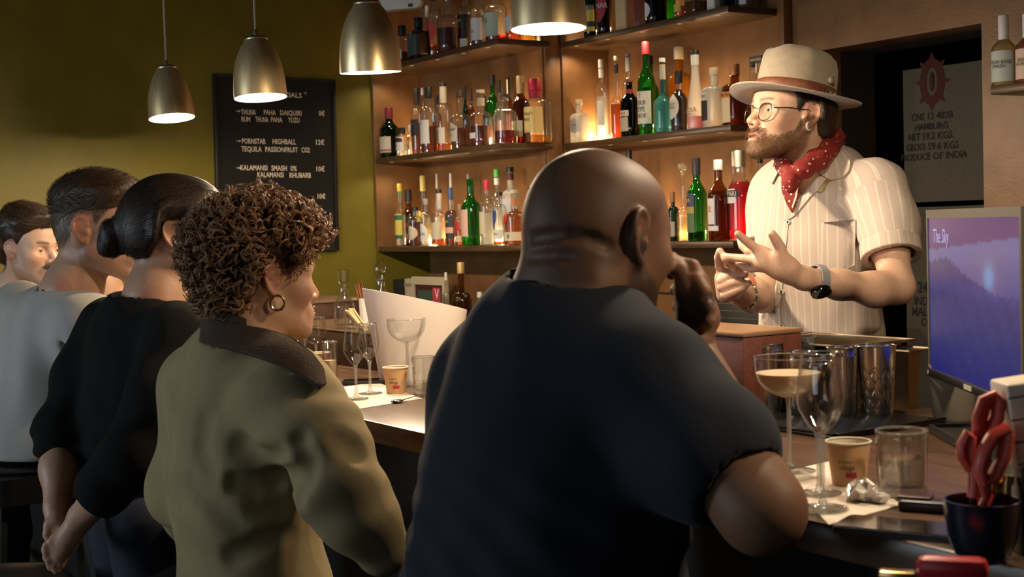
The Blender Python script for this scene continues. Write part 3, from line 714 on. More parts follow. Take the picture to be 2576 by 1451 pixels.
# ---- sacks hanging in the doorway
M_jute = mat('shaded_jute_sack', (.075,.068,.05), .9, var=.15, scale=120, bump=.3, bscale=500)  # jute darkened: the shade of the doorway is put into its colour
M_sackink = mat('sack_ink', (.012,.010,.010), .9)
M_sackred = mat('sack_red_ink', (.055,.010,.008), .9)
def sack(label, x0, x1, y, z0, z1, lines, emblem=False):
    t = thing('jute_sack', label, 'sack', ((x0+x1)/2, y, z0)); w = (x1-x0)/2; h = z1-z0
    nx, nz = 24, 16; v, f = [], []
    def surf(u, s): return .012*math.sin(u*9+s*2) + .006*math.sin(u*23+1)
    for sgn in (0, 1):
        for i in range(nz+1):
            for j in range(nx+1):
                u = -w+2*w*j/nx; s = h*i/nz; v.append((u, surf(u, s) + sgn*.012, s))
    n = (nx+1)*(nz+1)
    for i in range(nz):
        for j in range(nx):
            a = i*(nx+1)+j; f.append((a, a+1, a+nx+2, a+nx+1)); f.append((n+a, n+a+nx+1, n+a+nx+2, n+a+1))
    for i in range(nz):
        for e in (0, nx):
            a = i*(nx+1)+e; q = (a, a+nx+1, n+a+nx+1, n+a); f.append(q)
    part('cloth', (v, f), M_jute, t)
    for s, u, z, size in lines:
        g = g_text(s, size, 'CENTER', .85, .02)
        part('lettering', ([(u+x, surf(u+x, z+y)-.002, z+y) for x, y, _ in g[0]], g[1]), M_sackink, t, smooth=False)
    if emblem:
        cx, cz = emblem
        pts = [(cx+.050*math.cos(a), cz+.085*math.sin(a)) for a in np.linspace(0, 2*math.pi, 33)[:-1]]
        inn = [(cx+.022*math.cos(a), cz+.052*math.sin(a)) for a in np.linspace(0, 2*math.pi, 33)[:-1]]
        vv = [(x, surf(x, z)-.002, z) for x, z in pts+inn]; m = len(pts)
        ff = [(i, (i+1)%m, m+(i+1)%m, m+i) for i in range(m)]
        for a in np.linspace(0, 2*math.pi, 9)[:-1]:
            k = len(vv); c, s_ = math.cos(a), math.sin(a)
            for dx, dz in ((.046*c-.012*s_, .080*s_+.012*c), (.046*c+.012*s_, .080*s_-.012*c), (.072*c, .108*s_)):
                vv.append((cx+dx, surf(cx+dx, cz+dz)-.002, cz+dz))
            ff.append((k, k+1, k+2))
        part('emblem', (vv, ff), M_sackred, t, smooth=False)
        vv = [(cx+.009*math.cos(a), surf(cx, cz)-.004, cz+.036*math.sin(a)) for a in np.linspace(0, 2*math.pi, 13)[:-1]]
        part('emblem_figure', (vv, [tuple(range(12))]), M_sackred, t, smooth=False)
ky = 4.02
a, b = PY(2276, 300, ky), PY(2530, 300, ky)
zt, zb_ = PY(2400, 160, ky)[2], PY(2400, 505, ky)[2]
xc = (a[0]+b[0])/2
def lz(py): return PY(2350, py, ky)[2] - zb_
def lx(px_): return PY(px_, 300, ky)[0] - xc
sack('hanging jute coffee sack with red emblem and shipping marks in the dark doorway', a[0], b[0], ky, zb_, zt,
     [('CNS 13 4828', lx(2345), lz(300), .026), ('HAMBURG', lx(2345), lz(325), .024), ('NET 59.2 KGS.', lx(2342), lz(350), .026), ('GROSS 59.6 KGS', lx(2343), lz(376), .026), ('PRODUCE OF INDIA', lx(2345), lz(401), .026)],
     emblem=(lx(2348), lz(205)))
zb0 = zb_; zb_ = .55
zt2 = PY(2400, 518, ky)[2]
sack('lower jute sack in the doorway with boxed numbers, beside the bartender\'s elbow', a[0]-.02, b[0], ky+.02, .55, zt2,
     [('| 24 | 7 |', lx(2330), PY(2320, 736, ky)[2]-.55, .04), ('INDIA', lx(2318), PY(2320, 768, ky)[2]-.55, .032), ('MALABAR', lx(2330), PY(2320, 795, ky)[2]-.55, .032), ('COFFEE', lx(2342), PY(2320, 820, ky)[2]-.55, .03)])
# ------------------------------------------------------------------ bar and back counter
BZ = 1.10
M_bar = mat('worn_walnut_bar_top', (.092,.050,.026), .30, var=.35, scale=7, stretch=(1,7,7), bump=.08, bscale=60, spec=.35)
M_barfront = mat('black_bar_front', (.010,.009,.010), .6, var=.3, scale=3)
M_darkwood = mat('dark_brown_wood', (.055,.026,.016), .4, var=.3, scale=10, stretch=(1,6,6))
bar = thing('bar_counter', 'long dark walnut bar with black front that the guests stand along', 'bar counter', (0,0,0))
BX0, BX1, BY0, BY1 = -5.97, .9, 1.30, 2.24
part('bar_top', g_box((BX0,BY0,BZ-.045),(BX1,BY1,BZ),.004), M_bar, bar)
part('front_panel', g_box((BX0,BY0+.10,0),(BX1,BY0+.14,BZ-.045)), M_barfront, bar)
part('foot_rail', g_tube([(BX0,BY0+.02,.2),(BX1,BY0+.02,.2)], .02, 12), M_lampcap, bar)
part('back_panel', g_box((BX0,BY1-.10,0),(BX1,BY1-.06,BZ-.045)), M_barfront, bar)
bc = thing('back_counter', 'dark wooden back counter under the bottle shelves', 'counter', (0,0,0))
part('counter_top', g_box((-5.97,2.88,.99),(-4.93,3.36,1.03),.003), M_darkwood, bc)
part('cabinet', g_box((-5.97,2.92,0),(-4.93,3.36,.99)), M_darkwood, bc)
bc2 = thing('back_counter', 'low back counter behind the bartender holding the black cooler', 'counter', (0,0,0))
part('counter_top', g_box((-4.84,3.05,.86),(-3.66,3.66,.90),.003), M_darkwood, bc2)
part('cabinet', g_box((-4.84,3.09,0),(-3.66,3.66,.86)), M_darkwood, bc2)

# black perforated cooler behind the bartender
M_blackmetal = mat('black_powder_coat', (.018,.02,.016), .45, .3)
M_hole = mat('pale_vent_hole', (.30,.24,.16), .7)
c0, c1 = PY(1776, 760, 3.34), PY(1908, 760, 3.34)
cl = thing('drinks_cooler', 'black perforated metal cooler below the bottle shelf behind the bartender', 'cooler', (c0[0], 3.34, .90))
CW = c1[0]-c0[0]; CH = PY(1800, 742, 3.34)[2] - .90
part('housing', g_box((0,0,0),(CW,.30,CH),.006), M_blackmetal, cl)
part('side_strip', g_box((.0,-.004,.0),(.028,0,CH-.02)), mat('grey_vent_strip', (.10,.09,.06), .5, .4), cl)
hv = []
for r_ in range(9):
    for k in range(int((CW-.05)/.0095)): hv.append(g_box((.045+k*.0095,-.002,CH-.03-r_*.026),(.0485+k*.0095,0,CH-.0275-r_*.026)))
hv += [g_box((.006+k*.009,-.0065,CH-.06-r_*.026),(.0105+k*.009,-.004,CH-.056-r_*.026)) for r_ in range(9) for k in range(2)]
o = part('vent_holes', merge(*hv), M_hole, cl, smooth=False); o['kind'] = 'stuff'
# wall socket
sp = PY(1790, 698, Y3-.002)
ws = thing('wall_socket', 'round pale socket in a brown wooden plate left of the bartender\'s hand', 'socket', sp)
part('plate', g_box((-.045,-.014,-.045),(.045,.0,.045),.004), M_darkwood, ws)
part('socket_ring', xf(g_lathe([(0,0),(.022,0),(.022,.004),(.018,.005),(.016,.001),(0,.001)],20), basis4((.004,-.014,0),(1,0,0),(0,0,1),(0,-1,0))), mat('socket_cream', (.55,.48,.36), .4), ws)
part('socket_pin', merge(*[xf(g_lathe([(0,0),(.003,0),(.003,.002),(0,.002)],8), basis4((.004+dx,-.0155,dz),(1,0,0),(0,0,1),(0,-1,0))) for dx, dz in ((-.007,0),(.007,0))]), M_black, ws)

# ------------------------------------------------------------------ things on the back counter, left
def at_back(px_, py_, y): return PY(px_, py_, y)
p0, p1 = PY(988, 700, 3.18), PY(1018, 700, 3.18)
bk = thing('book', 'black book standing behind the white cooler, leftmost on the back counter', 'book', (p0[0], 3.18, 1.03))
part('cover', g_box((0,0,0),(p1[0]-p0[0],.16,PY(1000,703,3.18)[2]-1.03),.003), mat('black_book_cover', (.015,.015,.02), .5), bk)
part('pages', g_box((.006,.004,.004),(p1[0]-p0[0]-.006,.162,PY(1000,703,3.18)[2]-1.036)), paper(CREAM), bk)
p0, p1 = PY(1017, 700, 3.10), PY(1036, 700, 3.10)
bk = thing('book', 'cream cloth book standing next to the black book', 'book', (p0[0], 3.10, 1.03))
part('cover', g_box((0,0,0),(p1[0]-p0[0],.2,PY(1025,701,3.10)[2]-1.03),.003), paper((.50,.44,.32)), bk)
part('spine_band', g_box((0,-.002,.2),(p1[0]-p0[0],0,.215)), paper((.3,.25,.16)), bk)
p0, p1 = PY(1035, 700, 3.05), PY(1117, 700, 3.05)
fr = thing('picture_frame', 'cream edged frame with green and red picture leaning behind the white cooler', 'picture frame', (p0[0], 3.05, 1.03))
fw_, fh_ = p1[0]-p0[0], PY(1075,697,3.05)[2]-1.03
part('frame', merge(g_box((0,0,fh_-.035),(fw_,.02,fh_)), g_box((0,0,0),(.02,.02,fh_-.035)), g_box((fw_-.02,0,0),(fw_,.02,fh_-.035)), g_box((.02,0,0),(fw_-.02,.02,.03))), paper((.52,.45,.32)), fr)
part('backing', g_box((.02,.008,.03),(fw_-.02,.018,fh_-.035)), paper((.05,.01,.012)), fr)
part('picture', g_box((.05,.004,.03),(fw_-.02,.008,fh_-.06)), paper((.04,.09,.06)), fr)
p0 = PY(1088, 730, 2.99)
rc_ = thing('greeting_card', 'small red card with a white letter beside the dark cognac bottle', 'card', (p0[0], 2.99, 1.03))
rh = PY(1100,724,2.99)[2]-1.03
part('card', g_box((0,0,0),(.062,.004,rh)), paper((.45,.04,.08)), rc_)
part('lettering', xf(g_text('V', .045, 'LEFT', 1.0, .001), basis4((.02,-.001,rh-.048),(1,0,0),(0,0,1),(0,-1,0))), paper(WHITE), rc_, smooth=False)
SHELF['BC'] = (2.90, 1.03)
B('BC', 1150, 661, 46, 'f', 'broad', 'brown', 'dark cognac bottle with gold neck on the back counter behind the white cooler', 'dark', .66, ((.50,.36,.14),.14,.4), turn=20)
B('BC', 1112, 686, 16, 'm', 'tall', 'clear', 'slim bottle with white cap beside the dark cognac bottle', 'straw', .5, (WHITE,.12))
B('BC', 1196, 735, 26, 'b', 'dumpy', 'clear', 'small clear bottle with glass stopper just right of the white cooler', 'water', .4, (WHITE,.12))

# ------------------------------------------------------------------ raised boxes at the far end of the bar
def box_thing(name, label, cat, lo, hi, m, bev=.003, group=None):
    t = thing(name, label, cat, ((lo[0]+hi[0])/2, (lo[1]+hi[1])/2, lo[2]), group=group)
    c = t.location
    part('body', g_box((lo[0]-c.x,lo[1]-c.y,0),(hi[0]-c.x,hi[1]-c.y,hi[2]-lo[2]-.006),bev), m, t)
    part('top_board', g_box((lo[0]-c.x-.002,lo[1]-c.y-.002,hi[2]-lo[2]-.006),(hi[0]-c.x+.002,hi[1]-c.y+.002,hi[2]-lo[2]),.002), M_darkedge, t)
    return t
M_darkedge = mat('polished_box_edge', (.10,.06,.035), .25, var=.2, scale=12)
bA = PZ(900, 925, BZ)
box_thing('riser_box', 'dark brown box at the far end of the bar carrying decanters and straws', 'box', (bA[0]-.62, bA[1], BZ), (bA[0]+.16, bA[1]+.30, 1.205), M_darkwood)
box_thing('riser_box', 'taller dark box behind the decanters at the far end of the bar', 'box', (-4.95, 1.84, BZ), (-4.26, 2.20, 1.262), M_darkwood)
led_ = thing('bar_ledge', 'narrow bronze edged ledge against the green wall at the end of the bar', 'ledge', (-5.6,2.2,BZ))
part('ledge_board', g_box((-.37,-.45,.14),(.40,.04,.165),.004), mat('bronze_edge', (.28,.20,.08), .3, .7), led_)
part('support', g_box((-.35,-.40,0),(.36,.02,.14)), M_darkwood, led_)

# ------------------------------------------------------------------ glassware
G_clear = thin_glass('clear_table_glass', (.985,.99,.985), .02, 0, None, 1.75, .62)
G_stem = thin_glass('solid_stem_glass', (.90,.91,.89), .05, .16, (.9,.88,.84), 2.0, .7)
def wall(prof_out, t):
    """closed double wall from an outer profile (r,z) that runs from the inner bottom to the rim"""
    return prof_out + [(max(0.0, r-t), z) for r, z in reversed(prof_out)]
def g_foot(stem_r, z_bowl, z_foot, foot_r, n=28):
    return g_lathe([(0,0.0),(foot_r*.96,0),(foot_r,.001),(foot_r,.002),(foot_r*.55,.0035),(foot_r*.22,.0065),(stem_r*1.15,z_foot),(stem_r,z_foot*1.8),(stem_r,(z_bowl+z_foot)*.5),(stem_r,z_bowl-.016),(stem_r*1.3,z_bowl-.005),(stem_r*1.6,z_bowl+.001),(0,z_bowl+.002)], n)
def g_bowl(bowl, n=36):
    """thin blown bowl, one wall, with a rounded rim"""
    r, z = bowl[-1]
    return g_lathe(bowl + [(r+.0005, z+.0006), (r, z+.0011), (r-.0006, z+.0006)], n)
def drink(bowl, level, t=.0013):
    """liquid filling a bowl profile up to level"""
    pr = [(0, bowl[0][1]+.0035)] + [(r-t, z) for r, z in bowl if r > .007 and z < level]
    for (r0,z0),(r1,z1) in zip(bowl[:-1], bowl[1:]):
        if z0 <= level <= z1: rr = r0+(r1-r0)*(level-z0)/(z1-z0+1e-9)
    return g_lathe(pr + [(rr-t, level), (0, level)], 32)
def coupe(label, base, w, h, fill=None):
    t = thing('coupe_glass', label, 'glass', base, group='cocktail coupes on the bar'); R = w/2; zb = h*.60; d = h-zb
    zb = h*.64; d = h-zb; bowl = [(.004,zb),(R*.22,zb+d*.03),(R*.50,zb+d*.12),(R*.74,zb+d*.26),(R*.90,zb+d*.44),(R*.975,zb+d*.66),(R,zb+d*.84),(R,h)]
    part('bowl', g_bowl(bowl), G_clear, t, angle=80); part('stem', g_foot(.0036, zb, .016, R*.74), G_stem, t, angle=80)
    part('rim', g_tube([(R*math.cos(a), R*math.sin(a), h) for a in np.linspace(0,2*math.pi,37)], .0007, 6, False), G_stem, t)
    if fill: part('drink', drink(bowl, zb+d*fill[0]), fill[1], t, angle=80)
def wine(label, base, w, h, kind='tulip', fill=None, name='tasting_glass', group=None):
    t = thing(name, label, 'glass', base, group=group); R = w/2; zb = h*.46; d = h-zb
    if kind == 'tulip': bowl = [(.004,zb),(R*.25,zb+d*.05),(R*.62,zb+d*.18),(R*.92,zb+d*.34),(R,zb+d*.44),(R*.96,zb+d*.6),(R*.86,zb+d*.82),(R*.78,h)]
    else: bowl = [(.004,zb),(R*.4,zb+d*.04),(R*.78,zb+d*.13),(R*.97,zb+d*.26),(R,zb+d*.36),(R*.97,zb+d*.55),(R*.9,zb+d*.8),(R*.84,h)]
    part('bowl', g_bowl(bowl), G_clear, t, angle=80); part('stem', g_foot(.0036, zb, .016, R*1.05), G_stem, t, angle=80)
    rr_ = bowl[-1][0]; part('rim', g_tube([(rr_*math.cos(a), rr_*math.sin(a), h) for a in np.linspace(0,2*math.pi,37)], .0007, 6, False), G_stem, t)
    if fill: part('drink', drink(bowl, zb+d*fill[0]), fill[1], t, angle=80)
def tumbler(label, base, w, h, level, lm, name='water_glass', thick=.0022, bottom=.012):
    t = thing(name, label, 'glass', base); R = w/2
    part('glass', g_lathe([(0,0),(R*.90,0),(R*.94,.003),(R,h*.9),(R,h-.001),(R-thick*.5,h),(R-thick,h-.001),(R*.94-thick,bottom+.004),(R*.8-thick,bottom),(0,bottom)], 36), G_clear, t, angle=70)
    part('rim', g_tube([((R-thick*.5)*math.cos(a), (R-thick*.5)*math.sin(a), h) for a in np.linspace(0,2*math.pi,37)], thick*.6, 8, False), G_stem, t)
    part('thick_base', g_lathe([(0,.0005),(R*.86,.0005),(R*.90,.004),(R*.88,bottom-.001),(0,bottom-.001)], 32), G_stem, t)
    part('drink', g_lathe([(0,bottom+.0008),(R*.8-thick,bottom+.0008),(R*.94-thick-.0006,bottom+.005),(R*.97-thick-.0006,level),(0,level)], 36), lm, t, angle=70)
M_water = thin_glass('still_water', (.93,.94,.90), .01, .05, (.9,.9,.80), 1.6, .5)
M_daiq = mat('cloudy_cream_cocktail', (.80,.66,.44), .3, sss=.2)
M_milky = mat('beige_drink', (.72,.52,.34), .35)
M_cupout = mat('tan_paper_cup', (.60,.36,.18), .6)
M_cupin = mat('cup_paper_inside', (.78,.70,.56), .6)
def paper_cup(label, base, w, h, face):
    t = thing('paper_cup', label, 'cup', base); R = w/2
    part('cup_wall', g_lathe([(0,.004),(R*.70,.004),(R*.72,0),(R*.74,.0),(R*.985,h-.003)], 32), M_cupout, t)
    part('cup_lining', g_lathe([(R*.96,h-.004),(R*.735,.008),(0,.008)], 32), M_cupin, t)
    part('rim', g_tube([(R*math.cos(a), R*math.sin(a), h-.002) for a in np.linspace(0, 2*math.pi, 33)], .0016, 8, False), M_cupin, t)
    fa = math.atan2(face[1], face[0])
    def on(g, m, nm):
        v = []
        for x, y, _ in g[0]:
            z = h*.55 + y; r = R*(.74+.245*z/h)+.0006; a = fa + x/r; v.append((r*math.cos(a), r*math.sin(a), z))
        part(nm, (v, g[1]), m, t, smooth=False)
    on(g_text('la marzo', .0055, 'CENTER', .8), paper(INK), 'lettering')
    g2 = g_text('village', .0075, 'CENTER', .9); on(([(x+.002, y-.010, 0) for x, y, _ in g2[0]], g2[1]), paper(INK), 'lettering')
    v = [(x, y, 0) for y in (-.022,-.014) for x in np.linspace(.0,.016,5)]
    on((v, [(i,i+1,i+6,i+5) for i in range(4)]), paper((.45,.02,.04)), 'red_print')
M_sheet = mat('white_paper_sheet', (.74,.66,.56), .7)
def sheet(label, A, Bp, C, name='paper_mat'):
    A, Bp, C = PZ(*A, BZ), PZ(*Bp, BZ), PZ(*C, BZ); D = Bp + C - A
    t = thing(name, label, 'paper', A)
    q = [tuple((p - A)[:2]) for p in (A, Bp, D, C)]
    part('sheet', g_prism(q, .0004, .0014), M_sheet, t, smooth=False)
    # faint printed pink rows
    rows = []
    for i in range(5):
        u0, u1 = .12, .12+.6*(.6+.08*(i%3)); s = .18+.14*i
        pt = lambda u, s_: np.array(q[0]) + (np.array(q[1])-np.array(q[0]))*u + (np.array(q[3])-np.array(q[0]))*s_
        rows.append(g_prism([tuple(pt(u0,s)), tuple(pt(u1,s)), tuple(pt(u1,s+.03)), tuple(pt(u0,s+.03))], .0014, .0016))
    part('print', merge(*rows), mat('faint_pink_print', (.66,.50,.42), .7), t, smooth=False)
TOCAM = (.70,-.71)
# far group by the white cooler
S_ = .0015
sheet('white paper tasting mat under the two small glasses', (892,1031), (1062,1003), (790,985))
wine('front tulip tasting glass on the far paper mat', PZ(897,1006,BZ)+V(0,0,.0018), .056, .172)
wine('rear tulip tasting glass on the far paper mat, overlapped by its neighbour', PZ(932,992,BZ)+V(0,0,.0018), .055, .172)
paper_cup('tan paper cup with red print right of the far tasting glasses', PZ(997,990,BZ), .062, .067, TOCAM)
coupe('empty coupe in front of the white cooler', PZ(1027,968,BZ), .100, .170)
tumbler('water glass partly hidden by the bald guest\'s left shoulder', PZ(1068,992,BZ), .056, .092, .034, M_water)
tumbler('small glass with beige drink beside the dark collar', PZ(832,957,BZ), .030*1.4, .105, .055, M_milky, 'shot_glass')
wine('wide wine glass with a little drink behind the dark collar', PZ(797,925,BZ), .068, .150, 'wine', None, 'wine_glass')
wine('clear wine glass half hidden by the curly haired guest\'s chin', PZ(757,930,BZ), .066, .150, 'wine', None, 'wine_glass')
coupe('coupe with foam at the far end, next to the curly haired guest\'s chin', PZ(768,905,BZ), .078, .165, (.7, M_daiq))
paper_cup('pale paper cup behind the dark collar', PZ(806,938,BZ), .055, .06, TOCAM)
# phone
M_phone = mat('black_phone_glass', (.008,.008,.009), .08, spec=.7)
def phone(label, c, ang, l=.148, w_=.072, h=.009):
    t = thing('mobile_phone', label, 'phone', c, ang)
    part('case', g_prism([(x, y) for x, y in rrect(l/2, w_/2, .010)], 0, h*.86), mat('phone_case', (.015,.015,.015), .4), t)
    part('screen', g_prism([(x, y) for x, y in rrect(l/2-.003, w_/2-.003, .008)], h*.86, h), M_phone, t)
phone('black mobile phone lying beside the far tasting glasses', PZ(926,963,BZ), math.radians(62), .135, .07)
# tea spoon
sp_ = thing('teaspoon', 'small steel spoon lying at the bar edge left of the bald guest', 'spoon', PZ(1020,1010,BZ)+V(0,0,.001))
M_steel = mat('stainless_steel', (.62,.60,.57), .16, 1.0)
a_, b_ = PZ(985,1016,BZ)-PZ(1020,1010,BZ), PZ(1062,1000,BZ)-PZ(1020,1010,BZ)
part('handle', g_tube([a_*.2+V(0,0,.004), b_*.5+V(0,0,.006), b_+V(0,0,.003)], [.0028,.0022,.004], 8, flat=.5), M_steel, sp_)
part('spoon_bowl', g_ball(a_*.6+V(0,0,.004), (.012,.016,.004)), M_steel, sp_)
# white wine cooler with slanted rim
wc_c = PZ(1050, 962, BZ); wc_c = wc_c + np.array([_f[0],_f[1],0])*.075
M_cooler = mat('satin_white_plastic', (.80,.76,.72), .35, sss=.12)
wcl = thing('wine_cooler', 'large white plastic champagne bucket with slanted rim on the far bar', 'ice bucket', wc_c)
v, f = [], []
n = 48; rows = 12
rx = np.array([_r0[0], _r0[1]]); fy = np.array([_f[0], _f[1]])/np.linalg.norm(_f[:2])
def cool(inner):
    v = []
    for i in range(rows+1):
        for j in range(n):
            a = 2*math.pi*j/n; ca, sa = math.cos(a), math.sin(a)
            ztop = .246 - .036*(ca+1)*.9 - .010*sa
            zz = (ztop)*i/rows
            r = .1045 + .040*(zz/.25) - (.003 if inner else 0)
            q = rx*ca*r + fy*sa*r*.72
            v.append((q[0], q[1], max(.004 if inner else 0, zz)))
    return v
vo, vi = cool(False), cool(True); v = vo+vi; m_ = len(vo)
for i in range(rows):
    for j in range(n):
        k = (j+1) % n; f.append((i*n+j, i*n+k, (i+1)*n+k, (i+1)*n+j)); f.append((m_+i*n+j, m_+(i+1)*n+j, m_+(i+1)*n+k, m_+i*n+k))
for j in range(n): k = (j+1) % n; f.append((rows*n+j, rows*n+k, m_+rows*n+k, m_+rows*n+j))
f.append(tuple(range(n-1,-1,-1))); f.append(tuple(m_+j for j in range(n)))
part('bucket', (v, f), M_cooler, wcl, angle=50)
# decanters on the riser box
def decanter(label, base, w, h, stop):
    t = thing('glass_decanter', label, 'decanter', base); R = w/2
    part('glass', g_lathe([(0,0),(R*.92,0),(R,.005),(R,h*.36),(R*.93,h*.44),(R*.62,h*.53),(R*.46,h*.57),(R*.44,h*.70),(R*.62,h*.715),(R*.62,h*.735),(R*.40,h*.74),(R*.36,h*.58),(R*.86,h*.43),(R*.92,h*.36),(R*.92,.012),(0,.012)], 32), G_clear, t, angle=60)
    if stop == 'tall':
        g = g_lathe([(0,h*.66),(R*.33,h*.66),(R*.36,h*.76),(R*.52,h*.80),(R*.62,h*.985),(R*.58,h),(0,h)], 10)
    else:
        g = g_lathe([(0,h*.66),(R*.33,h*.66),(R*.30,h*.76),(R*.34,h*.80),(R*.62,h*.84),(R*.66,h*.92),(R*.55,h*.98),(0,h)], 14)
    part('stopper', g, G_clear, t, angle=25)
    return t
dk = PZ(868,826,1.205); decanter('clear decanter with tall faceted stopper left of the white champagne bucket', dk, .062, .178, 'tall')
dk = PZ(934,822,1.205); dk[1] += .12; dk[0] -= .16; dd = decanter('clear decanter with round stopper rising behind the white champagne bucket', dk, .062, .190, 'round')
# straws
M_rose = mat('rose_gold_steel', (.72,.38,.22), .2, 1.0)
M_straw = mat('pale_bamboo', (.72,.58,.34), .6)
def straw_cup(label, base, r, h, sm, n, L_, lean, tilt, cupm):
    t = thing('straw_holder', label, 'straw holder', base)
    part('cup', g_lathe([(0,0),(r*.9,0),(r,h),(r-.0018,h),(r*.9-.002,.004),(0,.004)], 24), cupm, t)
    for i in range(n):
        a = 2.4*i; q = np.array([math.cos(a), math.sin(a)])*r*.55*((i%4)/4+.2)
        top = np.array([q[0]*1.1 + lean[0], q[1]*1.1 + lean[1], L_ - .004*(i%3)])
        part('straw', g_tube([(q[0]*.6, q[1]*.6, .006), top], .0027, 8), sm, t)
lv = -_r0[:2]
straw_cup('white cup of rose gold metal straws behind the tall stoppered decanter', PZ(912,822,1.205)+V(-.05,.04,0), .022, .085, M_rose, 9, .135, lv*.022, 1, M_cooler)
straw_cup('glass of pale bamboo straws leaning left beside the white champagne bucket', PZ(920,836,1.205)+V(.02,-.01,0), .020, .03, M_straw, 11, .072, lv*.045, 1, thin_glass('straw_glass', (.9,.9,.88), .03))

# ------------------------------------------------------------------ near group by the man in the hat
mA = PZ(2100, 1108, BZ)
M_rubber = mat('black_rubber_mat', (.012,.013,.012), .22, spec=.6)
bm = thing('bar_mat', 'black rubber service mat under the shaker tins', 'mat', (mA[0], mA[1], BZ))
part('mat', g_box((-.95,0,.0),(0,.30,.008),.002), M_rubber, bm)
part('raised_edge', merge(g_box((-.95,0,.008),(0,.008,.011)), g_box((-.008,0,.008),(0,.30,.011))), M_rubber, bm)
MZ = BZ+.0085
M_tin = mat('mirror_steel', (.74,.71,.68), .17, 1.0)
def tin(label, cx, by, wpx, ty, pattern=False, ring=True):
    b = PZ(cx, by, MZ); R = px2m(wpx, b)/2
    top = ray(cx, ty); s_ = depth(b); h = (CAM_LOC + top*s_)[2] - MZ
    t = thing('shaker_tin', label, 'shaker', b, group='steel shaker tins on the rubber mat')
    out = [(0,0),(R*.72,0),(R*.78,.004),(R*.80,h*.1)]
    if not pattern:
        pr = [(0,0),(R*.80,0),(R*.84,.004),(R*.86,h*.12),(R*.93,h*.6),(R*.97,h*.86),(R*.985,h*.885),(R*.97,h*.90),(R*.985,h*.99),(R,h),(R*.975,h),(R*.94,h*.86),(R*.82,h*.1),(0,h*.06)]
        part('cup', g_lathe(pr, 40), M_tin, t, angle=50)
        part('rim', g_tube([(R*.99*math.cos(a), R*.99*math.sin(a), h) for a in np.linspace(0,2*math.pi,41)], .0011, 8, False), M_tin, t)
    else:
        n, rows = 96, 60; v, f = [], []
        for i in range(rows+1):
            z = h*i/rows; r0 = R*(.80+.19*z/h)
            for j in range(n):
                a = 2*math.pi*j/n
                d = 0.0
                if .06 < z/h < .70:
                    u = a*10/(2*math.pi); w_ = z/h*3.6
                    g1 = abs(((u+w_) % 1.0)-.5)*2; g2 = abs(((u-w_) % 1.0)-.5)*2
                    k = max(0, 1-min(1-g1, 1-g2)*4.0); k = max(max(0, g1-.74), max(0, g2-.74))/.26
                    d = -.0032*k*min(1, (z/h-.06)/.06)*min(1, (.70-z/h)/.1)
                v.append(((r0+d)*math.cos(a), (r0+d)*math.sin(a), z))
        for i in range(rows):
            for j in range(n):
                k = (j+1) % n; f.append((i*n+j, i*n+k, (i+1)*n+k, (i+1)*n+j))
        f.append(tuple(range(n-1,-1,-1)))
        part('cup', (v, f), M_tin, t, angle=70)
        part('inside', g_lathe([(R*.985,h),(R*.80,h*.06),(0,h*.06)], 40), M_tin, t)
        part('rim', g_tube([(R*.985*math.cos(a), R*.985*math.sin(a), h) for a in np.linspace(0,2*math.pi,41)], .0011, 8, False), M_tin, t)
tin('tall plain shaker tin nearest the wooden box', 1932, 1034, 88, 862)
tin('short plain shaker tin between the coupe and the tall tins', 2018, 1040, 82, 884)
tin('plain shaker tin just left of the diamond patterned tin', 2122, 1042, 80, 872)
tin('shaker tin with embossed diamond pattern', 2207, 1040, 98, 868, True)
# wooden box next to the bald guest
wb = PZ(1875, 1046, MZ)
t = thing('wooden_box', 'reddish brown wooden box on the bar just right of the bald guest\'s hand', 'box', (wb[0], wb[1], MZ))
M_redwood = mat('red_brown_wood', (.14,.045,.025), .45, var=.25, scale=12, stretch=(1,6,6))
bh = .166
part('box_body', g_box((-.30,0,0),(0,.16,bh-.010),.003), M_redwood, t)
part('lid', g_box((-.302,-.002,bh-.010),(.002,.162,bh),.003), mat('worn_wood_lid', (.30,.17,.09), .4, var=.2, scale=14), t)
# mixing glass with ice
mg = P(1996, 846, 2.85); 
t = thing('mixing_glass', 'cut mixing glass of ice and dark red drink behind the shaker tins', 'mixing glass', (mg[0], mg[1], BZ))
hh = mg[2]-BZ; R = .046
part('glass', g_lathe([(0,0),(R*.9,0),(R*.94,.004),(R,h_:=hh*.95),(R*1.03,hh),(R*.98,hh),(R*.95,hh*.93),(R*.88,.014),(0,.012)], 24), thin_glass('mixing_glass_wall', (.94,.95,.94), .03, .03), t, angle=40)
part('drink', g_lathe([(0,.014),(R*.86,.015),(R*.92,hh*.72),(0,hh*.72)], 24), liq((.40,.05,.03)), t)
for i in range(7):
    a = i*2.2; s = .014+.003*(i%2)
    part('ice_cube', xf(g_box((-s,-s,-s),(s,s,s),.004), mat4((math.cos(a)*.022, math.sin(a)*.022, hh*.72+.006+.006*(i%2)), a, .5*i, .3*i)), real_glass('ice', (1,1,1), 1.31, .02), t)
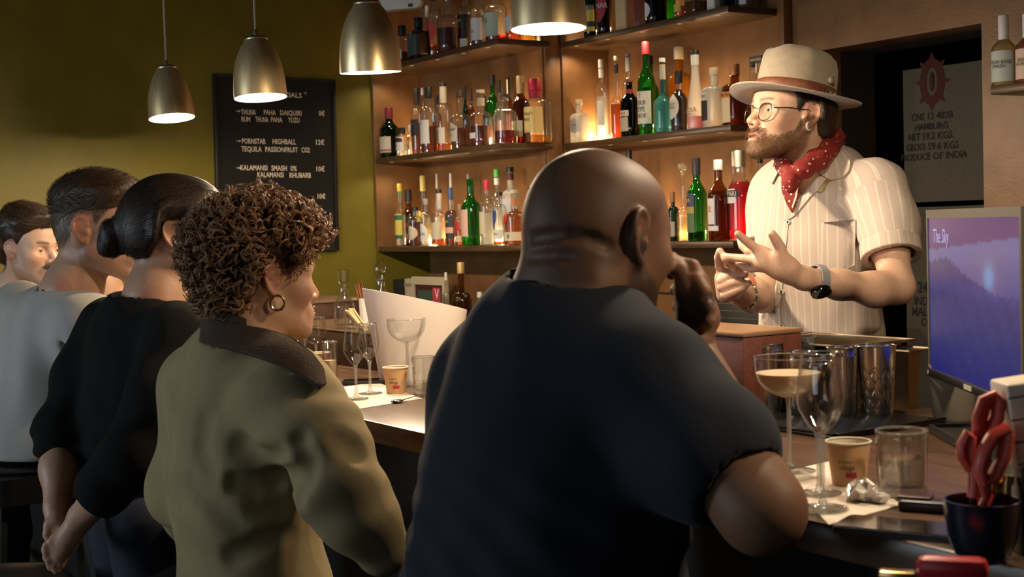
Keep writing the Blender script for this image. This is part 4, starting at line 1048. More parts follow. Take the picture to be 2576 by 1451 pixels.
# steel gastronorm pans
M_pan = mat('brushed_steel_pan', (.58,.50,.38), .28, 1.0)
def pan(label, lo, hi, z0, z1, name='steel_pan', flange=.016):
    t = thing(name, label, 'steel pan', ((lo[0]+hi[0])/2, (lo[1]+hi[1])/2, z0)); c = t.location
    x0, y0, x1, y1 = lo[0]-c.x, lo[1]-c.y, hi[0]-c.x, hi[1]-c.y; h = z1-z0
    def ring(i, z): return [(x0+i,y0+i,z),(x1-i,y0+i,z),(x1-i,y1-i,z),(x0+i,y1-i,z)]
    rs = [ring(.012,0), ring(.006,h-.004), ring(-flange,h-.002), ring(-flange,h), ring(.008,h), ring(.016,.004)]
    v = sum(rs, []); f = [(3,2,1,0),(20,21,22,23)]
    for i in range(5):
        for j in range(4): k = (j+1) % 4; f.append((i*4+j, i*4+k, (i+1)*4+k, (i+1)*4+j))
    part('pan', (v, f), M_pan, t, angle=20)
    part('rolled_rim', merge(*[g_tube([p, q], .003, 8) for p, q in zip(ring(-flange,h), ring(-flange,h)[1:]+ring(-flange,h)[:1])]), M_pan, t)
q0 = P(2120, 860, 2.92)
pan('wide steel pan with flat rim in front of the bartender\'s waist', (q0[0]-.17, q0[1]-.10), (q0[0]+.10, q0[1]+.08), BZ, q0[2]+.004)
q1 = PZ(2290, 1036, BZ)
pan('brownish steel container between the diamond tin and the monitor', (q1[0]-.17, q1[1]+.012), (q1[0]-.012, q1[1]+.06), BZ, P(2330, 882, depth(q1))[2])
# monitor
mo = thing('computer_monitor', 'monitor with a blue violet mountain sunset on screen at the right edge', 'monitor', (0,0,0))
m0 = P(2336, 942, 2.66); m1 = P(2336, 528, 2.66)
dm = np.array([.82,-.574,0]); dm /= np.linalg.norm(dm); nm = np.array([-dm[1]*-1, -dm[0], 0]); nm = np.array([dm[1], -dm[0], 0])
mo.location = tuple(m0)
MW, MH = .545, m1[2]-m0[2]
B4 = basis4((0,0,0), dm, -nm, (0,0,1))          # local x along the screen, local -y towards the viewer
M_bezel = mat('grey_monitor_bezel', (.07,.065,.055), .4)
M_bezeld = mat('black_monitor_strip', (.010,.010,.012), .3)
part('back_shell', xf(g_box((0,.006,0),(MW,.045,MH),.006), B4), M_bezel, mo)
part('bezel', xf(merge(g_box((0,0,0),(.010,.008,MH)), g_box((MW-.010,0,0),(MW,.008,MH)), g_box((.010,0,MH-.016),(MW-.010,.008,MH))), B4), M_bezel, mo)
part('bottom_strip', xf(g_box((-.001,-.003,-.002),(MW+.001,.008,.014),.002), B4), M_bezeld, mo)
part('logo', xf(merge(g_prism([(.013+.0045*math.cos(a), .0065+.0045*math.sin(a)) for a in np.linspace(0,2*math.pi,17)[:-1]], 0, .0008)), B4 @ basis4((0,-.004,0),(1,0,0),(0,0,1),(0,-1,0))), paper((.30,.32,.32)), mo)
part('sticker', xf(g_box((.245,-.0042,.002),(.290,-.003,.011)), B4), paper((.35,.33,.28)), mo)
sx, sz = 110, 66
def screen_col(u, w_):
    lerp = lambda a, b, t: tuple(x+(y-x)*t for x, y in zip(a, b))
    ss = lambda e0, e1, x: max(0, min(1, (x-e0)/(e1-e0)))
    c = lerp((.165,.135,.42), (.22,.21,.52), ss(.55,.8,w_))
    ridge = .70 + .045*math.exp(-((u-.22)/.16)**2) - .14*ss(.25,.75,u) + .004*math.sin(u*90)+.003*math.sin(u*170)
    if w_ > .79 + .10*u: c = (.17,.055,.27)
    sun = math.exp(-(((u-.70)/.05)**2+((w_-.655)/.07)**2))
    c = lerp(c, (.35,.20,.34), .5*math.exp(-(((u-.70)/.16)**2+((w_-.66)/.16)**2)))
    c = lerp(c, (.30,.50,.92), min(1, sun*1.3))
    if w_ < ridge:
        t = ss(0, .30, ridge-w_)
        c2 = lerp((.085,.068,.28), (.115,.10,.36), math.exp(-((w_-.55)/.05)**2))
        c2 = lerp(c2, (.055,.06,.27), t); c2 = lerp(c2, (.020,.028,.26), ss(.35,.02,w_) if w_ < .35 else 0)
        n_ = .06*math.sin(u*37+w_*21)+.05*math.sin(u*71-w_*53)
        c2 = tuple(x*(1+n_) for x in c2)
        c = lerp(c2, c, min(.8, sun*.8))
    return c
v = [(.010+(MW-.020)*i/sx, .0, .014+(MH-.030)*k/sz) for k in range(sz+1) for i in range(sx+1)]
f = [(k*(sx+1)+i, k*(sx+1)+i+1, (k+1)*(sx+1)+i+1, (k+1)*(sx+1)+i) for k in range(sz) for i in range(sx)]
m, nt, N, L, b = nodes_of('lit_screen'); at = N.new('ShaderNodeAttribute'); at.attribute_name = 'Col'
b.inputs['Base Color'].default_value = (.005,.005,.006,1); b.inputs['Roughness'].default_value = .25
L.new(at.outputs['Color'], b.inputs['Emission Color']); b.inputs['Emission Strength'].default_value = .52
so = part('screen', xf((v, f), B4 @ mat4((0,.0015,0))), m, mo, smooth=False)
ca = so.data.color_attributes.new('Col', 'FLOAT_COLOR', 'POINT')
ca.data.foreach_set('color', np.array([(*screen_col(i/sx, k/sz), 1) for k in range(sz+1) for i in range(sx+1)], dtype=np.float32).ravel())
gt = g_text('The Sky', .027, 'LEFT', .85); gt = ([(x+.12*y, y, 0) for x, y, z in gt[0]], gt[1])
part('lettering', xf(gt, B4 @ basis4((.050,-.0012,MH-.062),(1,0,0),(0,0,1),(0,-1,0))), emit('screen_lettering', (.45,.42,.75), .9), mo, smooth=False)
st = P(2306, 1044, 2.66) - m0; st[2] = BZ - m0[2]
st = st - nm*.07
part('stand_foot', g_lathe([(0,0),(.036,0),(.038,.003),(.045,-st[2]+.02),(0,-st[2]+.02)], 28, tuple(st)), mat('warm_grey_plastic', (.30,.28,.22), .45), mo)
part('stand_arm', xf(g_box((-.02,-.0,.0),(.02,.03,.10)), basis4(tuple(st + nm*-.03 + V(0,0,-st[2])), dm, -nm, (0,0,1))), M_bezel, mo)
# dark base plate in front of the monitor
t = thing('keyboard_tray', 'flat black tray on the bar below the monitor', 'tray', PZ(2335, 1088, BZ))
g = g_box((0,0,0),(.34,.22,.010),.003)
part('tray', xf(g, basis4((0,0,0), dm, np.array([-dm[1],dm[0],0]), (0,0,1))), mat('tray_black', (.02,.018,.016), .35), t)
part('tray_lip', xf(merge(g_box((0,.0,.010),(.34,.006,.016)), g_box((0,.0,.010),(.006,.22,.016))), basis4((0,0,0), dm, np.array([-dm[1],dm[0],0]), (0,0,1))), M_black, t)
# glasses in front
sheet('paper tasting mat under the near wine glass', (2085,1321), (2268,1272), (1960,1190))
coupe('tall coupe with cream coloured cocktail in front of the shaker tins', PZ(1988,1186,BZ)+V(0,0,.0), .1085, .182, (.62, M_daiq))
wine('tall empty wine glass on the near paper mat', PZ(2070,1284,BZ)+V(0,0,.0018), .066, .214, 'tulip', None, 'wine_glass')
wine('second wine glass foot and bowl just behind the near wine glass', PZ(2062,1245,BZ)+V(0,0,.0018), .060, .190, 'tulip', None, 'wine_glass')
paper_cup('tan paper cup with red print beside the large water glass', PZ(2136,1220,BZ), .0655, .068, (.55,-.83))
tumbler('large tumbler of water right of the near paper cup', PZ(2270,1246,BZ), .073, .093, .055, M_water, 'water_glass', .0035, .014)
M_foil = mat('crumpled_white_foil', (.75,.70,.66), .25, .3)
nk = thing('crumpled_napkin', 'crumpled white wrapper lying between the wine glass and the tumbler', 'napkin', PZ(2170,1262,BZ)+V(0,0,.0016))
rr = random.Random(3)
v, f = g_ball((0,0,.012), (.026,.020,.013), 14, 9)
v = [(x*(1+.35*rr.uniform(-1,1)), y*(1+.35*rr.uniform(-1,1)), max(.0, z*(1+.5*rr.uniform(-1,1)))) for x, y, z in v]
part('wrapper', (v, f), M_foil, nk, smooth=False)
v, f = g_ball((.030,.004,.008), (.012,.010,.008), 9, 6)
part('torn_piece', ([(x*(1+.05*rr.uniform(-1,1)), y+.004*rr.uniform(-1,1), max(0, z)) for x, y, z in v], f), M_foil, nk, smooth=False)
phone('large black phone lying at the near bar edge', PZ(2275,1338,BZ), math.radians(25), .165, .078)
kc = thing('key_case', 'small black leather key case beside the tumbler', 'key case', PZ(2330,1285,BZ))
part('case', xf(g_box((-.035,-.018,0),(.035,.018,.016),.006), mat4((0,0,0), .5)), mat('black_leather', (.014,.008,.008), .4), kc)
part('flap', xf(g_box((-.037,-.010,.016),(.008,.019,.020),.003), mat4((0,0,0), .5)), mat('dark_red_leather', (.05,.008,.01), .4), kc)
# cup of scissors and the keypad block at the lower right corner
cb = PZ(2473, 1412, BZ)
cu = thing('tool_cup', 'dark blue black rounded cup holding red handled scissors at the lower right', 'cup', cb)
part('cup', g_lathe([(0,0),(.020,0),(.031,.010),(.038,.028),(.042,.055),(.043,.072),(.040,.072),(.036,.03),(0,.012)], 32), mat('blue_black_plastic', (.010,.012,.022), .18, spec=.6), cu)
M_redh = mat('red_rubber_handle', (.50,.055,.03), .45)
def sc_pts(pts, d): return [P(x, y, d) for x, y in pts]
def scissors(label, loops, shaft, d):
    c = P(*shaft[-1], d); t = thing('scissors', label, 'scissors', c)
    for lp, rad in loops: part('handle_loop', g_tube([p - c for p in sc_pts(lp, d)], rad, 12, True, .7), M_redh, t)
    part('blade', g_tube([p - c for p in sc_pts(shaft, d)], [.004,.0035,.003], 8, True, .4), M_steel, t)
    part('pivot', g_ball(P(*shaft[0], d)-c, .0042), mat('brass', (.75,.52,.20), .25, 1.0), t)
dd_ = depth(cb)
scissors('red handled scissors with the higher loop in the dark cup', [([(2478,1140),(2466,1100),(2464,1050),(2478,1010),(2500,998),(2512,1008),(2508,1050),(2490,1090),(2478,1140),(2470,1200),(2478,1268)], .0110)], [(2478,1150),(2480,1250),(2480,1330)], dd_+.02)
scissors('red handled scissors with the lower loop in the dark cup', [([(2535,1078),(2500,1095),(2472,1140),(2462,1180),(2474,1212),(2500,1200),(2524,1150),(2535,1090)], .0112), ([(2474,1208),(2484,1250),(2474,1275)], .008)], [(2500,1185),(2490,1260),(2485,1340)], dd_-.01)
scissors('red handled shears leaning left in the dark cup', [([(2440,1180),(2420,1150),(2418,1120),(2434,1090),(2446,1100),(2440,1140),(2450,1200),(2446,1250)], .0085)], [(2444,1140),(2440,1230),(2450,1340)], dd_+.01)
pn = thing('brass_pen', 'brass pen standing in the dark cup', 'pen', P(2530, 1380, dd_+.03))
part('barrel', g_tube([p-np.array(pn.location) for p in sc_pts([(2532,1210),(2528,1320),(2524,1380)], dd_+.03)], .0058, 12), mat('brass', (.75,.52,.20), .25, 1.0), pn)
part('cap', g_tube([p-np.array(pn.location) for p in sc_pts([(2534,1195),(2532,1218)], dd_+.03)], .0078, 12), mat('brass', (.75,.52,.20), .25, 1.0), pn)
part('clip', g_ball(P(2506,1236,dd_+.03)-np.array(pn.location), (.008,.008,.014)), mat('brass', (.75,.52,.20), .25, 1.0), pn)
kb = PZ(2640, 1400, BZ)
kt = thing('keypad_terminal', 'black terminal with cream keys cut off by the right picture edge', 'terminal', (kb[0], kb[1], BZ), math.atan2(_r0[1], _r0[0]))
kd = depth(kb); kh = P(2540, 955, kd)[2] - BZ
part('body', g_box((-.030,0,0),(.07,.07,kh*.52),.004), M_bezeld, kt)
part('key_block', xf(g_box((-.035,0,0),(.07,.06,kh*.48),.004), mat4((0,.0,kh*.52), 0, 0, -.12)), mat('cream_key_plastic', (.62,.55,.42), .5), kt)
for i in range(4):
    for j in range(2):
        part('slot', xf(g_box((-.006+j*.05,-.002,.012+i*.026),(.032+j*.05,.001,.022+i*.026),.001), mat4((0,.0,kh*.52), 0, 0, -.12)), mat('grey_slot', (.12,.10,.08), .6), kt)
    part('seam', xf(g_box((-.0352,-.0008,.004+i*.026),(.07,.0008,.006+i*.026)), mat4((0,.0,kh*.52), 0, 0, -.12)), mat('grey_slot', (.12,.10,.08), .6), kt)
stp = thing('red_stapler', 'red rounded tool lying below the dark cup at the picture edge', 'stapler', PZ(2415, 1470, BZ))
part('body', xf(g_box((-.045,-.012,0),(.03,.016,.026),.010), mat4((0,0,.004), math.radians(40))), mat('red_plastic', (.42,.02,.025), .35), stp)
part('metal_end', xf(g_box((-.085,-.008,0),(-.045,.012,.012),.003), mat4((0,0,.0), math.radians(40))), mat('brass', (.75,.52,.20), .25, 1.0), stp)
# ------------------------------------------------------------------ smooth bodies: distance fields meshed by surface nets
F32 = np.float32
def smin(a, b, k):
    h = np.maximum(k - np.abs(a - b), 0.0)/k
    return np.minimum(a, b) - h*h*k*.25
def smax(a, b, k): return -smin(-a, -b, k)
def sd_rc(p, a, b, ra, rb):
    a = np.asarray(a, F32); ba = np.asarray(b, F32) - a; pa = p - a
    t = np.clip(pa @ ba/(ba @ ba + 1e-12), 0, 1)
    q = pa - t[:,None]*ba
    return np.sqrt((q*q).sum(1)) - (ra + (rb-ra)*t)
def sd_ell(p, c, r, R=None):
    q = p - np.asarray(c, F32)
    if R is not None: q = q @ np.asarray(R, F32)          # columns of R are the ellipsoid's axes
    r = np.asarray(r, F32)
    a = q/r; b = a/r
    k0 = np.sqrt((a*a).sum(1)); k1 = np.sqrt((b*b).sum(1)) + 1e-9
    return k0*(k0 - 1.0)/k1
def mesh_sdf(f, lo, hi, h):
    lo = np.asarray(lo, float); hi = np.asarray(hi, float)
    S = 6
    nb = np.maximum(1, np.ceil((hi-lo)/(h*S)).astype(int))
    n = nb*S + 1
    g = [lo[i] + h*np.arange(n[i]) for i in range(3)]
    bc = [lo[i] + h*S*(np.arange(nb[i])+.5) for i in range(3)]
    Bx, By, Bz = np.meshgrid(*bc, indexing='ij')
    pc = np.stack([Bx.ravel(), By.ravel(), Bz.ravel()], 1).astype(F32)
    dc = f(pc)
    act = np.where(np.abs(dc) < h*S*1.55)[0]
    D = np.repeat(np.repeat(np.repeat(np.where(dc < 0, -1., 1.).reshape(nb).astype(F32), S, 0), S, 1), S, 2)
    D = np.pad(D, ((0,1),(0,1),(0,1)), mode='edge')
    bi = np.stack(np.unravel_index(act, nb), 1)
    o = np.stack(np.meshgrid(*[np.arange(S+1)]*3, indexing='ij'), -1).reshape(-1, 3)
    flat = np.zeros(int(np.prod(n)), bool)
    for s in range(0, len(bi), 4000):
        ix = (bi[s:s+4000,None,:]*S + o[None]).reshape(-1, 3)
        flat[np.ravel_multi_index(ix.T, n)] = True
    ids = np.where(flat)[0]
    ix = np.stack(np.unravel_index(ids, n), 1)
    vals = np.empty(len(ids), F32)
    for s in range(0, len(ids), 400000):
        q = (lo + h*ix[s:s+400000]).astype(F32); vals[s:s+400000] = f(q)
    D.ravel()[ids] = vals
    ins = D < 0
    c = [ins[i:n[0]-1+i, j:n[1]-1+j, k:n[2]-1+k] for i in (0,1) for j in (0,1) for k in (0,1)]
    al = c[0].copy(); an = c[0].copy()
    for x in c[1:]: al &= x; an |= x
    cell = an & ~al
    ci = np.stack(np.where(cell), 1)
    if len(ci) == 0: return np.zeros((0,3)), []
    idx = np.full(cell.shape, -1, np.int32); idx[cell] = np.arange(len(ci))
    corner = {}
    for i in (0,1):
        for j in (0,1):
            for k in (0,1): corner[(i,j,k)] = D[ci[:,0]+i, ci[:,1]+j, ci[:,2]+k]
    acc = np.zeros((len(ci),3)); cnt = np.zeros(len(ci))
    for ax in range(3):
        for u in (0,1):
            for w in (0,1):
                a = [0,0,0]; oth = [q for q in range(3) if q != ax]; a[oth[0]] = u; a[oth[1]] = w
                b = list(a); b[ax] = 1
                va, vb = corner[tuple(a)], corner[tuple(b)]
                m = (va < 0) != (vb < 0)
                t = np.where(m, va/np.where(m, va-vb, 1), 0)
                pt = np.tile(np.array(a, float), (len(ci),1)); pt[:,ax] = t
                acc += pt*m[:,None]; cnt += m
    V_ = lo + h*(ci + acc/cnt[:,None])
    faces = []
    for ax in range(3):
        sl0 = [slice(1,-1)]*3; sl1 = [slice(1,-1)]*3
        sl0[ax] = slice(0, n[ax]-1); sl1[ax] = slice(1, n[ax])
        A, Bv = ins[tuple(sl0)], ins[tuple(sl1)]
        e = np.stack(np.where(A != Bv), 1)
        sg = A[tuple(e.T)]
        off = [1,1,1]; off[ax] = 0
        e = e + np.array(off)
        o1, o2 = [q for q in range(3) if q != ax]
        d1 = np.zeros(3, int); d1[o1] = 1; d2 = np.zeros(3, int); d2[o2] = 1
        q = [idx[tuple((e-d1-d2).T)], idx[tuple((e-d2).T)], idx[tuple(e.T)], idx[tuple((e-d1).T)]]
        fl = sg if ax != 1 else ~sg
        Q = np.stack(q, 1); Q[~fl] = Q[~fl][:, ::-1]
        faces.append(Q)
    Fq = np.concatenate(faces)
    Fq = Fq[(Fq >= 0).all(1)]
    return V_, Fq
def relax(v, fq, it=1, lam=.5):
    e = np.concatenate([fq[:,[0,1]], fq[:,[1,2]], fq[:,[2,3]], fq[:,[3,0]]])
    for _ in range(it):
        s = np.zeros_like(v); c = np.zeros(len(v))
        for a, b in ((0,1),(1,0)):
            for k in range(3): s[:,k] += np.bincount(e[:,a], weights=v[e[:,b],k], minlength=len(v))
            c += np.bincount(e[:,a], minlength=len(v))
        v = v + lam*(s/np.maximum(c,1)[:,None] - v)
    return v
def quad_mesh(name, v, fq, mats, root, cols=None, fattr=None, smooth=True):
    l = root.location
    v = np.asarray(v, float) - np.array([l.x, l.y, l.z])
    me = bpy.data.meshes.new(name)
    fq = np.asarray(fq, np.int32)
    me.vertices.add(len(v)); me.vertices.foreach_set('co', v.astype(F32).ravel())
    me.loops.add(fq.size); me.loops.foreach_set('vertex_index', fq.ravel())
    k = fq.shape[1]
    me.polygons.add(len(fq)); me.polygons.foreach_set('loop_start', np.arange(0, fq.size, k, dtype=np.int32))
    me.polygons.foreach_set('loop_total', np.full(len(fq), k, np.int32))
    me.polygons.foreach_set('use_smooth', np.full(len(fq), smooth))
    me.update(calc_edges=True); me.validate()
    for m in (mats if isinstance(mats, (list, tuple)) else [mats]): me.materials.append(m)
    if cols is not None:
        ca = me.color_attributes.new('Col', 'FLOAT_COLOR', 'POINT')
        ca.data.foreach_set('color', np.concatenate([cols, np.ones((len(cols),1))], 1).astype(F32).ravel())
    for an, av in (fattr or {}).items():
        at = me.attributes.new(an, 'FLOAT', 'POINT'); at.data.foreach_set('value', np.asarray(av, F32))
    return link(name, me, root)
def grad(f, p, e=.0015):
    g = np.empty_like(p)
    for k in range(3):
        d = np.zeros(3, F32); d[k] = e
        g[:,k] = f(p+d) - f(p-d)
    return g/(np.linalg.norm(g, axis=1, keepdims=True)+1e-9)
def vnoise(p, s, seed=0):
    """cheap smooth pseudo noise in [-1,1]"""
    r = np.random.RandomState(seed); o = 0
    for i in range(5):
        d = r.normal(size=3); d /= np.linalg.norm(d)
        o = o + np.sin((p @ d.astype(F32))*s*(.7+.25*i) + r.uniform(0,6.28) + 1.3*np.sin((p @ np.roll(d,1).astype(F32))*s*.6))
    return o/5*1.6

# ------------------------------------------------------------------ the head (local frame: x right, y forward, z up, origin between the ear canals)
EAR_RIM = [(.0135,.010),(.014,.020),(.009,.028),(.0,.0315),(-.010,.029),(-.0165,.020),(-.018,.008),(-.0155,-.004),(-.0105,-.015),(-.004,-.023)]
def head_sdf(q, prm):
    """q: (N,3) in the head's own frame"""
    g = lambda k, d: prm.get(k, d)
    ax = np.abs(q[:,0]); m = q.copy(); m[:,0] = ax
    far = np.sqrt((q*q).sum(1))
    d = sd_ell(q, (0,-.010,.036), (.0775,.0985,.0835))
    d = smin(d, sd_ell(q, (0,-.045,.000), (.064,.056,.062)), .03)
    d = smin(d, sd_ell(q, (0,.042,.036), (.061,.050,.058)), .03)
    d = smin(d, sd_ell(q, (0,.040,-.035), (.056*g('jaw',1),.050,.066)), .035)
    jw = .050*g('jaw',1)
    d = smin(d, sd_rc(m, (jw,.002,-.052), (.018,.074,-.097*g('chin',1)), .019, .0155), .03)
    d = smin(d, sd_ell(q, (0,.078,-.098*g('chin',1)), (.021,.018,.017)), .02)
    d = smin(d, sd_ell(m, (.043,.060,-.020), (.020,.022,.019)), .03)          # cheekbone
    d = smin(d, sd_rc(m, (.010,.087,.020), (.044,.071,.020), .0095, .009), .018)   # brow
    d = smax(d, -sd_ell(m, (.0325,.097,.001), (.017,.021,.0115)), .014)       # eye socket
    lid = sd_ell(m, (.0325,.0735,-.001), (.0155,.0152,.0145))
    lid = smax(lid, -sd_ell(m, (.0325,.088,-.001), (.0125,.0125,.0046 if not g('squint',0) else .0032)), .002)
    d = smin(d, lid, .006)
    ns = g('nose',1.0)
    d = smin(d, sd_rc(q, (0,.086,.008), (0,.0965+.012*ns,-.028), .0078, .0098), .012)
    d = smin(d, sd_ell(m, (.0115,.094+.004*ns,-.034), (.0085,.011,.0075)), .006)
    d = smax(d, -sd_ell(m, (.0075,.101+.004*ns,-.0405), (.0042,.0055,.0035)), .003)
    d = smin(d, sd_ell(q, (0,.083,-.062), (.027,.016,.021)), .018)            # muzzle
    op = g('open', 0.0)
    d = smin(d, sd_ell(q, (0,.0955,-.0595), (.021,.0075,.0052)), .006)
    d = smin(d, sd_ell(q, (0,.0945,-.0700-op), (.018,.0078,.0062)), .006)
    d = smax(d, -sd_ell(q, (0,.100,-.0645-op*.5), (.0185,.010,.0009+op*.6)), .0025)
    d = smin(d, 1.0*sd_ell(m, (0,.094,-.050), (.006,.004,.006)), .008)
    d = smin(d, sd_ell(m, (.0655,-.018,-.004), (.0125,.0170,.030)), .012)     # mastoid behind the ear
    # ears
    e = m - np.array([.0715,-.010,.000], F32)
    ca, sa = math.cos(.34), math.sin(.34)
    ex = e[:,0]*ca + e[:,1]*sa*1.0; ey = -e[:,0]*sa + e[:,1]*ca; ez = e[:,2]
    ct, st_ = math.cos(.16), math.sin(.16)
    ey, ez = ey*ct + ez*st_, -ey*st_ + ez*ct
    E = np.stack([ex, ey, ez], 1)/g('ear', 1.0)
    near = (far < .13)
    de = np.full(len(q), .05, F32) + 0*far
    if near.any():
        En = E[near]
        x_ = sd_ell(En, (.004,-.002,.004), (.0052,.0165,.027))
        x_ = smin(x_, sd_ell(En, (.002,.002,-.022), (.0055,.0085,.0095)), .006)
        rim = None
        for (y0,z0),(y1,z1) in zip(EAR_RIM[:-1], EAR_RIM[1:]):
            s_ = sd_rc(En, (.0085,y0,z0), (.0085,y1,z1), .0035, .0035); rim = s_ if rim is None else np.minimum(rim, s_)
        x_ = smin(x_, rim, .004)
        x_ = smax(x_, -sd_ell(En, (.0115,.003,-.002), (.0075,.0080,.0125)), .004)
        x_ = smax(x_, -sd_ell(En, (.0110,-.004,.0185), (.0042,.0085,.0050)), .003)
        x_ = smin(x_, sd_ell(En, (.006,.0125,-.005), (.005,.0045,.0065)), .004)
        x_ = smin(x_, sd_rc(En, (-.010,.006,.006), (.0,.006,-.002), .014, .010), .006)
        de[near] = x_*g('ear',1.0)
    d = smin(d, de, .006)
    return d
class Body:
    def __init__(s): s.pr = []; s.hands = []; s.cuts = []
    def rc(s, a, b, ra, rb, k=.03): s.pr.append((lambda p, a=a, b=b: sd_rc(p, a, b, ra, rb), k)); return s
    def ell(s, c, r, R=None, k=.03): s.pr.append((lambda p: sd_ell(p, c, r, R), k)); return s
    def sub(s, fn, k=.01): s.pr.append((fn, -k)); return s
    def chain(s, pts, rad, k=.03):
        for a, b, ra, rb in zip(pts[:-1], pts[1:], rad[:-1], rad[1:]): s.rc(a, b, ra, rb, k)
        return s
    def head(s, o, fwd, up=(0,0,1), sc=1.0, **prm):
        fwd = np.asarray(fwd, float); up = np.asarray(up, float); fwd = fwd/np.linalg.norm(fwd)
        x = np.cross(fwd, up); x /= np.linalg.norm(x); up = np.cross(x, fwd)
        s.H = (np.asarray(o, F32), np.stack([x, fwd, up], 1).astype(F32), sc, prm)
        return s
    def to_head(s, p): o, R, sc, prm = s.H; return ((p - o) @ R/sc).astype(F32)
    def from_head(s, q): o, R, sc, prm = s.H; return np.asarray(q, F32) @ R.T*sc + o
    def hand(s, palm, fingers, k=.007): s.hands.append((palm, fingers, k)); return s
    def d_head(s, p):
        o, R, sc, prm = s.H
        q = s.to_head(p); r = np.sqrt((q*q).sum(1)); out = (r - .10).astype(F32)
        n = r < .21
        if n.any(): out[n] = head_sdf(q[n], prm)
        return out*sc
    def d(s, p):
        d = None
        for fn, k in s.pr:
            x = fn(p)
            if k < 0: d = smax(d, -x, -k)
            else: d = x if d is None else smin(d, x, k)
        if hasattr(s, 'H'):
            h = s.d_head(p); d = h if d is None else smin(d, h, .028)
        for palm, fingers, k in s.hands:
            pd = None
            for a, b, ra, rb in palm:
                x = sd_rc(p, a, b, ra, rb); pd = x if pd is None else smin(pd, x, .012)
            hd = pd
            for pts, rad in fingers:
                fd = None
                for a, b, ra, rb in zip(pts[:-1], pts[1:], rad[:-1], rad[1:]):
                    x = sd_rc(p, a, b, ra, rb); fd = x if fd is None else smin(fd, x, .002)
                hd = np.minimum(hd, smin(pd, fd, k))
            d = hd if d is None else smin(d, hd, .012)
        for a, b, r in s.cuts: d = smax(d, -sd_rc(p, a, b, r, r), .007)
        return d
def skin_mat(name, rough=.45, sss=.15, bump=.12, spec=.4):
    return mat(name, (.5,.3,.2), rough, spec=spec, sss=sss, var=.06, scale=160, bump=bump, bscale=700, attr='Col')
def lerp3(a, b, t): return a + (np.asarray(b) - a)*t[:,None]
def ss(e0, e1, x): t = np.clip((x-e0)/(e1-e0), 0, 1); return t*t*(3-2*t)
def skin_cols(body, v, base, lip=(.42,.14,.11), flush=.35, brow=None, beard=None, scalp=None, shade=None):
    """own colour of the skin at each vertex: lips, flush, brows, beard shadow, scalp stubble"""
    c = np.tile(np.asarray(base, float), (len(v),1))
    c *= (1 + .06*vnoise(v.astype(F32), 60, 3))[:,None]
    if not hasattr(body, 'H'): return c
    q = body.to_head(v.astype(F32)); ax = np.abs(q[:,0]); y, z = q[:,1], q[:,2]
    inh = (np.sqrt((q*q).sum(1)) < .17)
    b = np.asarray(base)
    red = b*np.array([1.12,.72,.66])
    c = lerp3(c, red, flush*inh*np.maximum.reduce([np.exp(-(((ax-.042)/.02)**2+((z+.022)/.02)**2))*(y>.03), np.exp(-((ax/.016)**2+((z+.03)/.016)**2))*(y>.085), (ax>.074)*.9]))
    mouth = np.exp(-((ax/.020)**4 + ((z+.0645)/.011)**4))*(y > .084)
    c = lerp3(c, lip, np.clip(mouth*inh, 0, 1)*.85)
    if brow is not None:
        arch = .0225 + .004*np.sin(np.clip((ax-.012)/.04, 0, 1)*2.4)
        m = np.exp(-(((z-arch)/.0042)**2))*ss(.010,.015,ax)*(1-ss(.044,.052,ax))*(y>.05)
        c = lerp3(c, brow, np.clip(m*inh*1.2, 0, 1)*.85)
    if beard is not None:
        m = beard_mask(q)*inh; c = lerp3(c, beard[0], m*beard[1])
    if scalp is not None:
        m = ss(.004, -.012, scalp[0](q))*inh; c = lerp3(c, scalp[1], m*scalp[2])
    return c
def beard_mask(q):
    ax = np.abs(q[:,0]); y, z = q[:,1], q[:,2]
    line = -.038 - .020*ss(.02,.07,y) + .046*ss(.026,-.004,y)            # upper edge falls from sideburn to mouth corner
    jaw = ss(.007,-.014, z-line)*ss(-.030,-.012,y)*ss(-.155,-.125,z)
    must = np.exp(-((ax/.030)**4))*ss(-.060,-.055,z)*ss(-.040,-.046,z)*(y>.07)
    lips = np.exp(-((ax/.019)**4+((z+.067)/.0105)**4))*(y>.082)
    return np.clip(np.maximum(jaw*(1-np.exp(-((ax/.012)**2+((z+.062)/.02)**2))*0), must)*(1-lips), 0, 1)
def eyes(body, root, iris=(.10,.07,.04)):
    M_eye = mat('eye_white', (.62,.58,.54), .15, spec=.6)
    for sx_ in (-1, 1):
        c = body.from_head(np.array([[sx_*.0325,.0735,-.001]], F32))[0]
        R = body.H[1]; sc = body.H[2]
        g = g_ball((0,0,0), .0122*sc, 18, 12)
        e = part_w('eye', ([tuple(np.array(p)+c) for p in g[0]], g[1]), M_eye, root)
        fw = R[:,1].astype(float); 
        s1, s2, _ = frame_of(fw)
        ring = lambda r, o: [tuple(c + (fw*o + s1*math.cos(a)*r + s2*math.sin(a)*r)*sc) for a in np.linspace(0,2*math.pi,17)[:-1]]
        part_w('iris', (ring(.0056,.0112) + [tuple(c+fw*.0125*sc)], [(i,(i+1)%16,16) for i in range(16)]), mat('iris_%d' % int(iris[0]*1000), iris, .15), root, under=e)
        part_w('pupil', (ring(.0024,.0124) + [tuple(c+fw*.0128*sc)], [(i,(i+1)%16,16) for i in range(16)]), M_black, root, under=e)
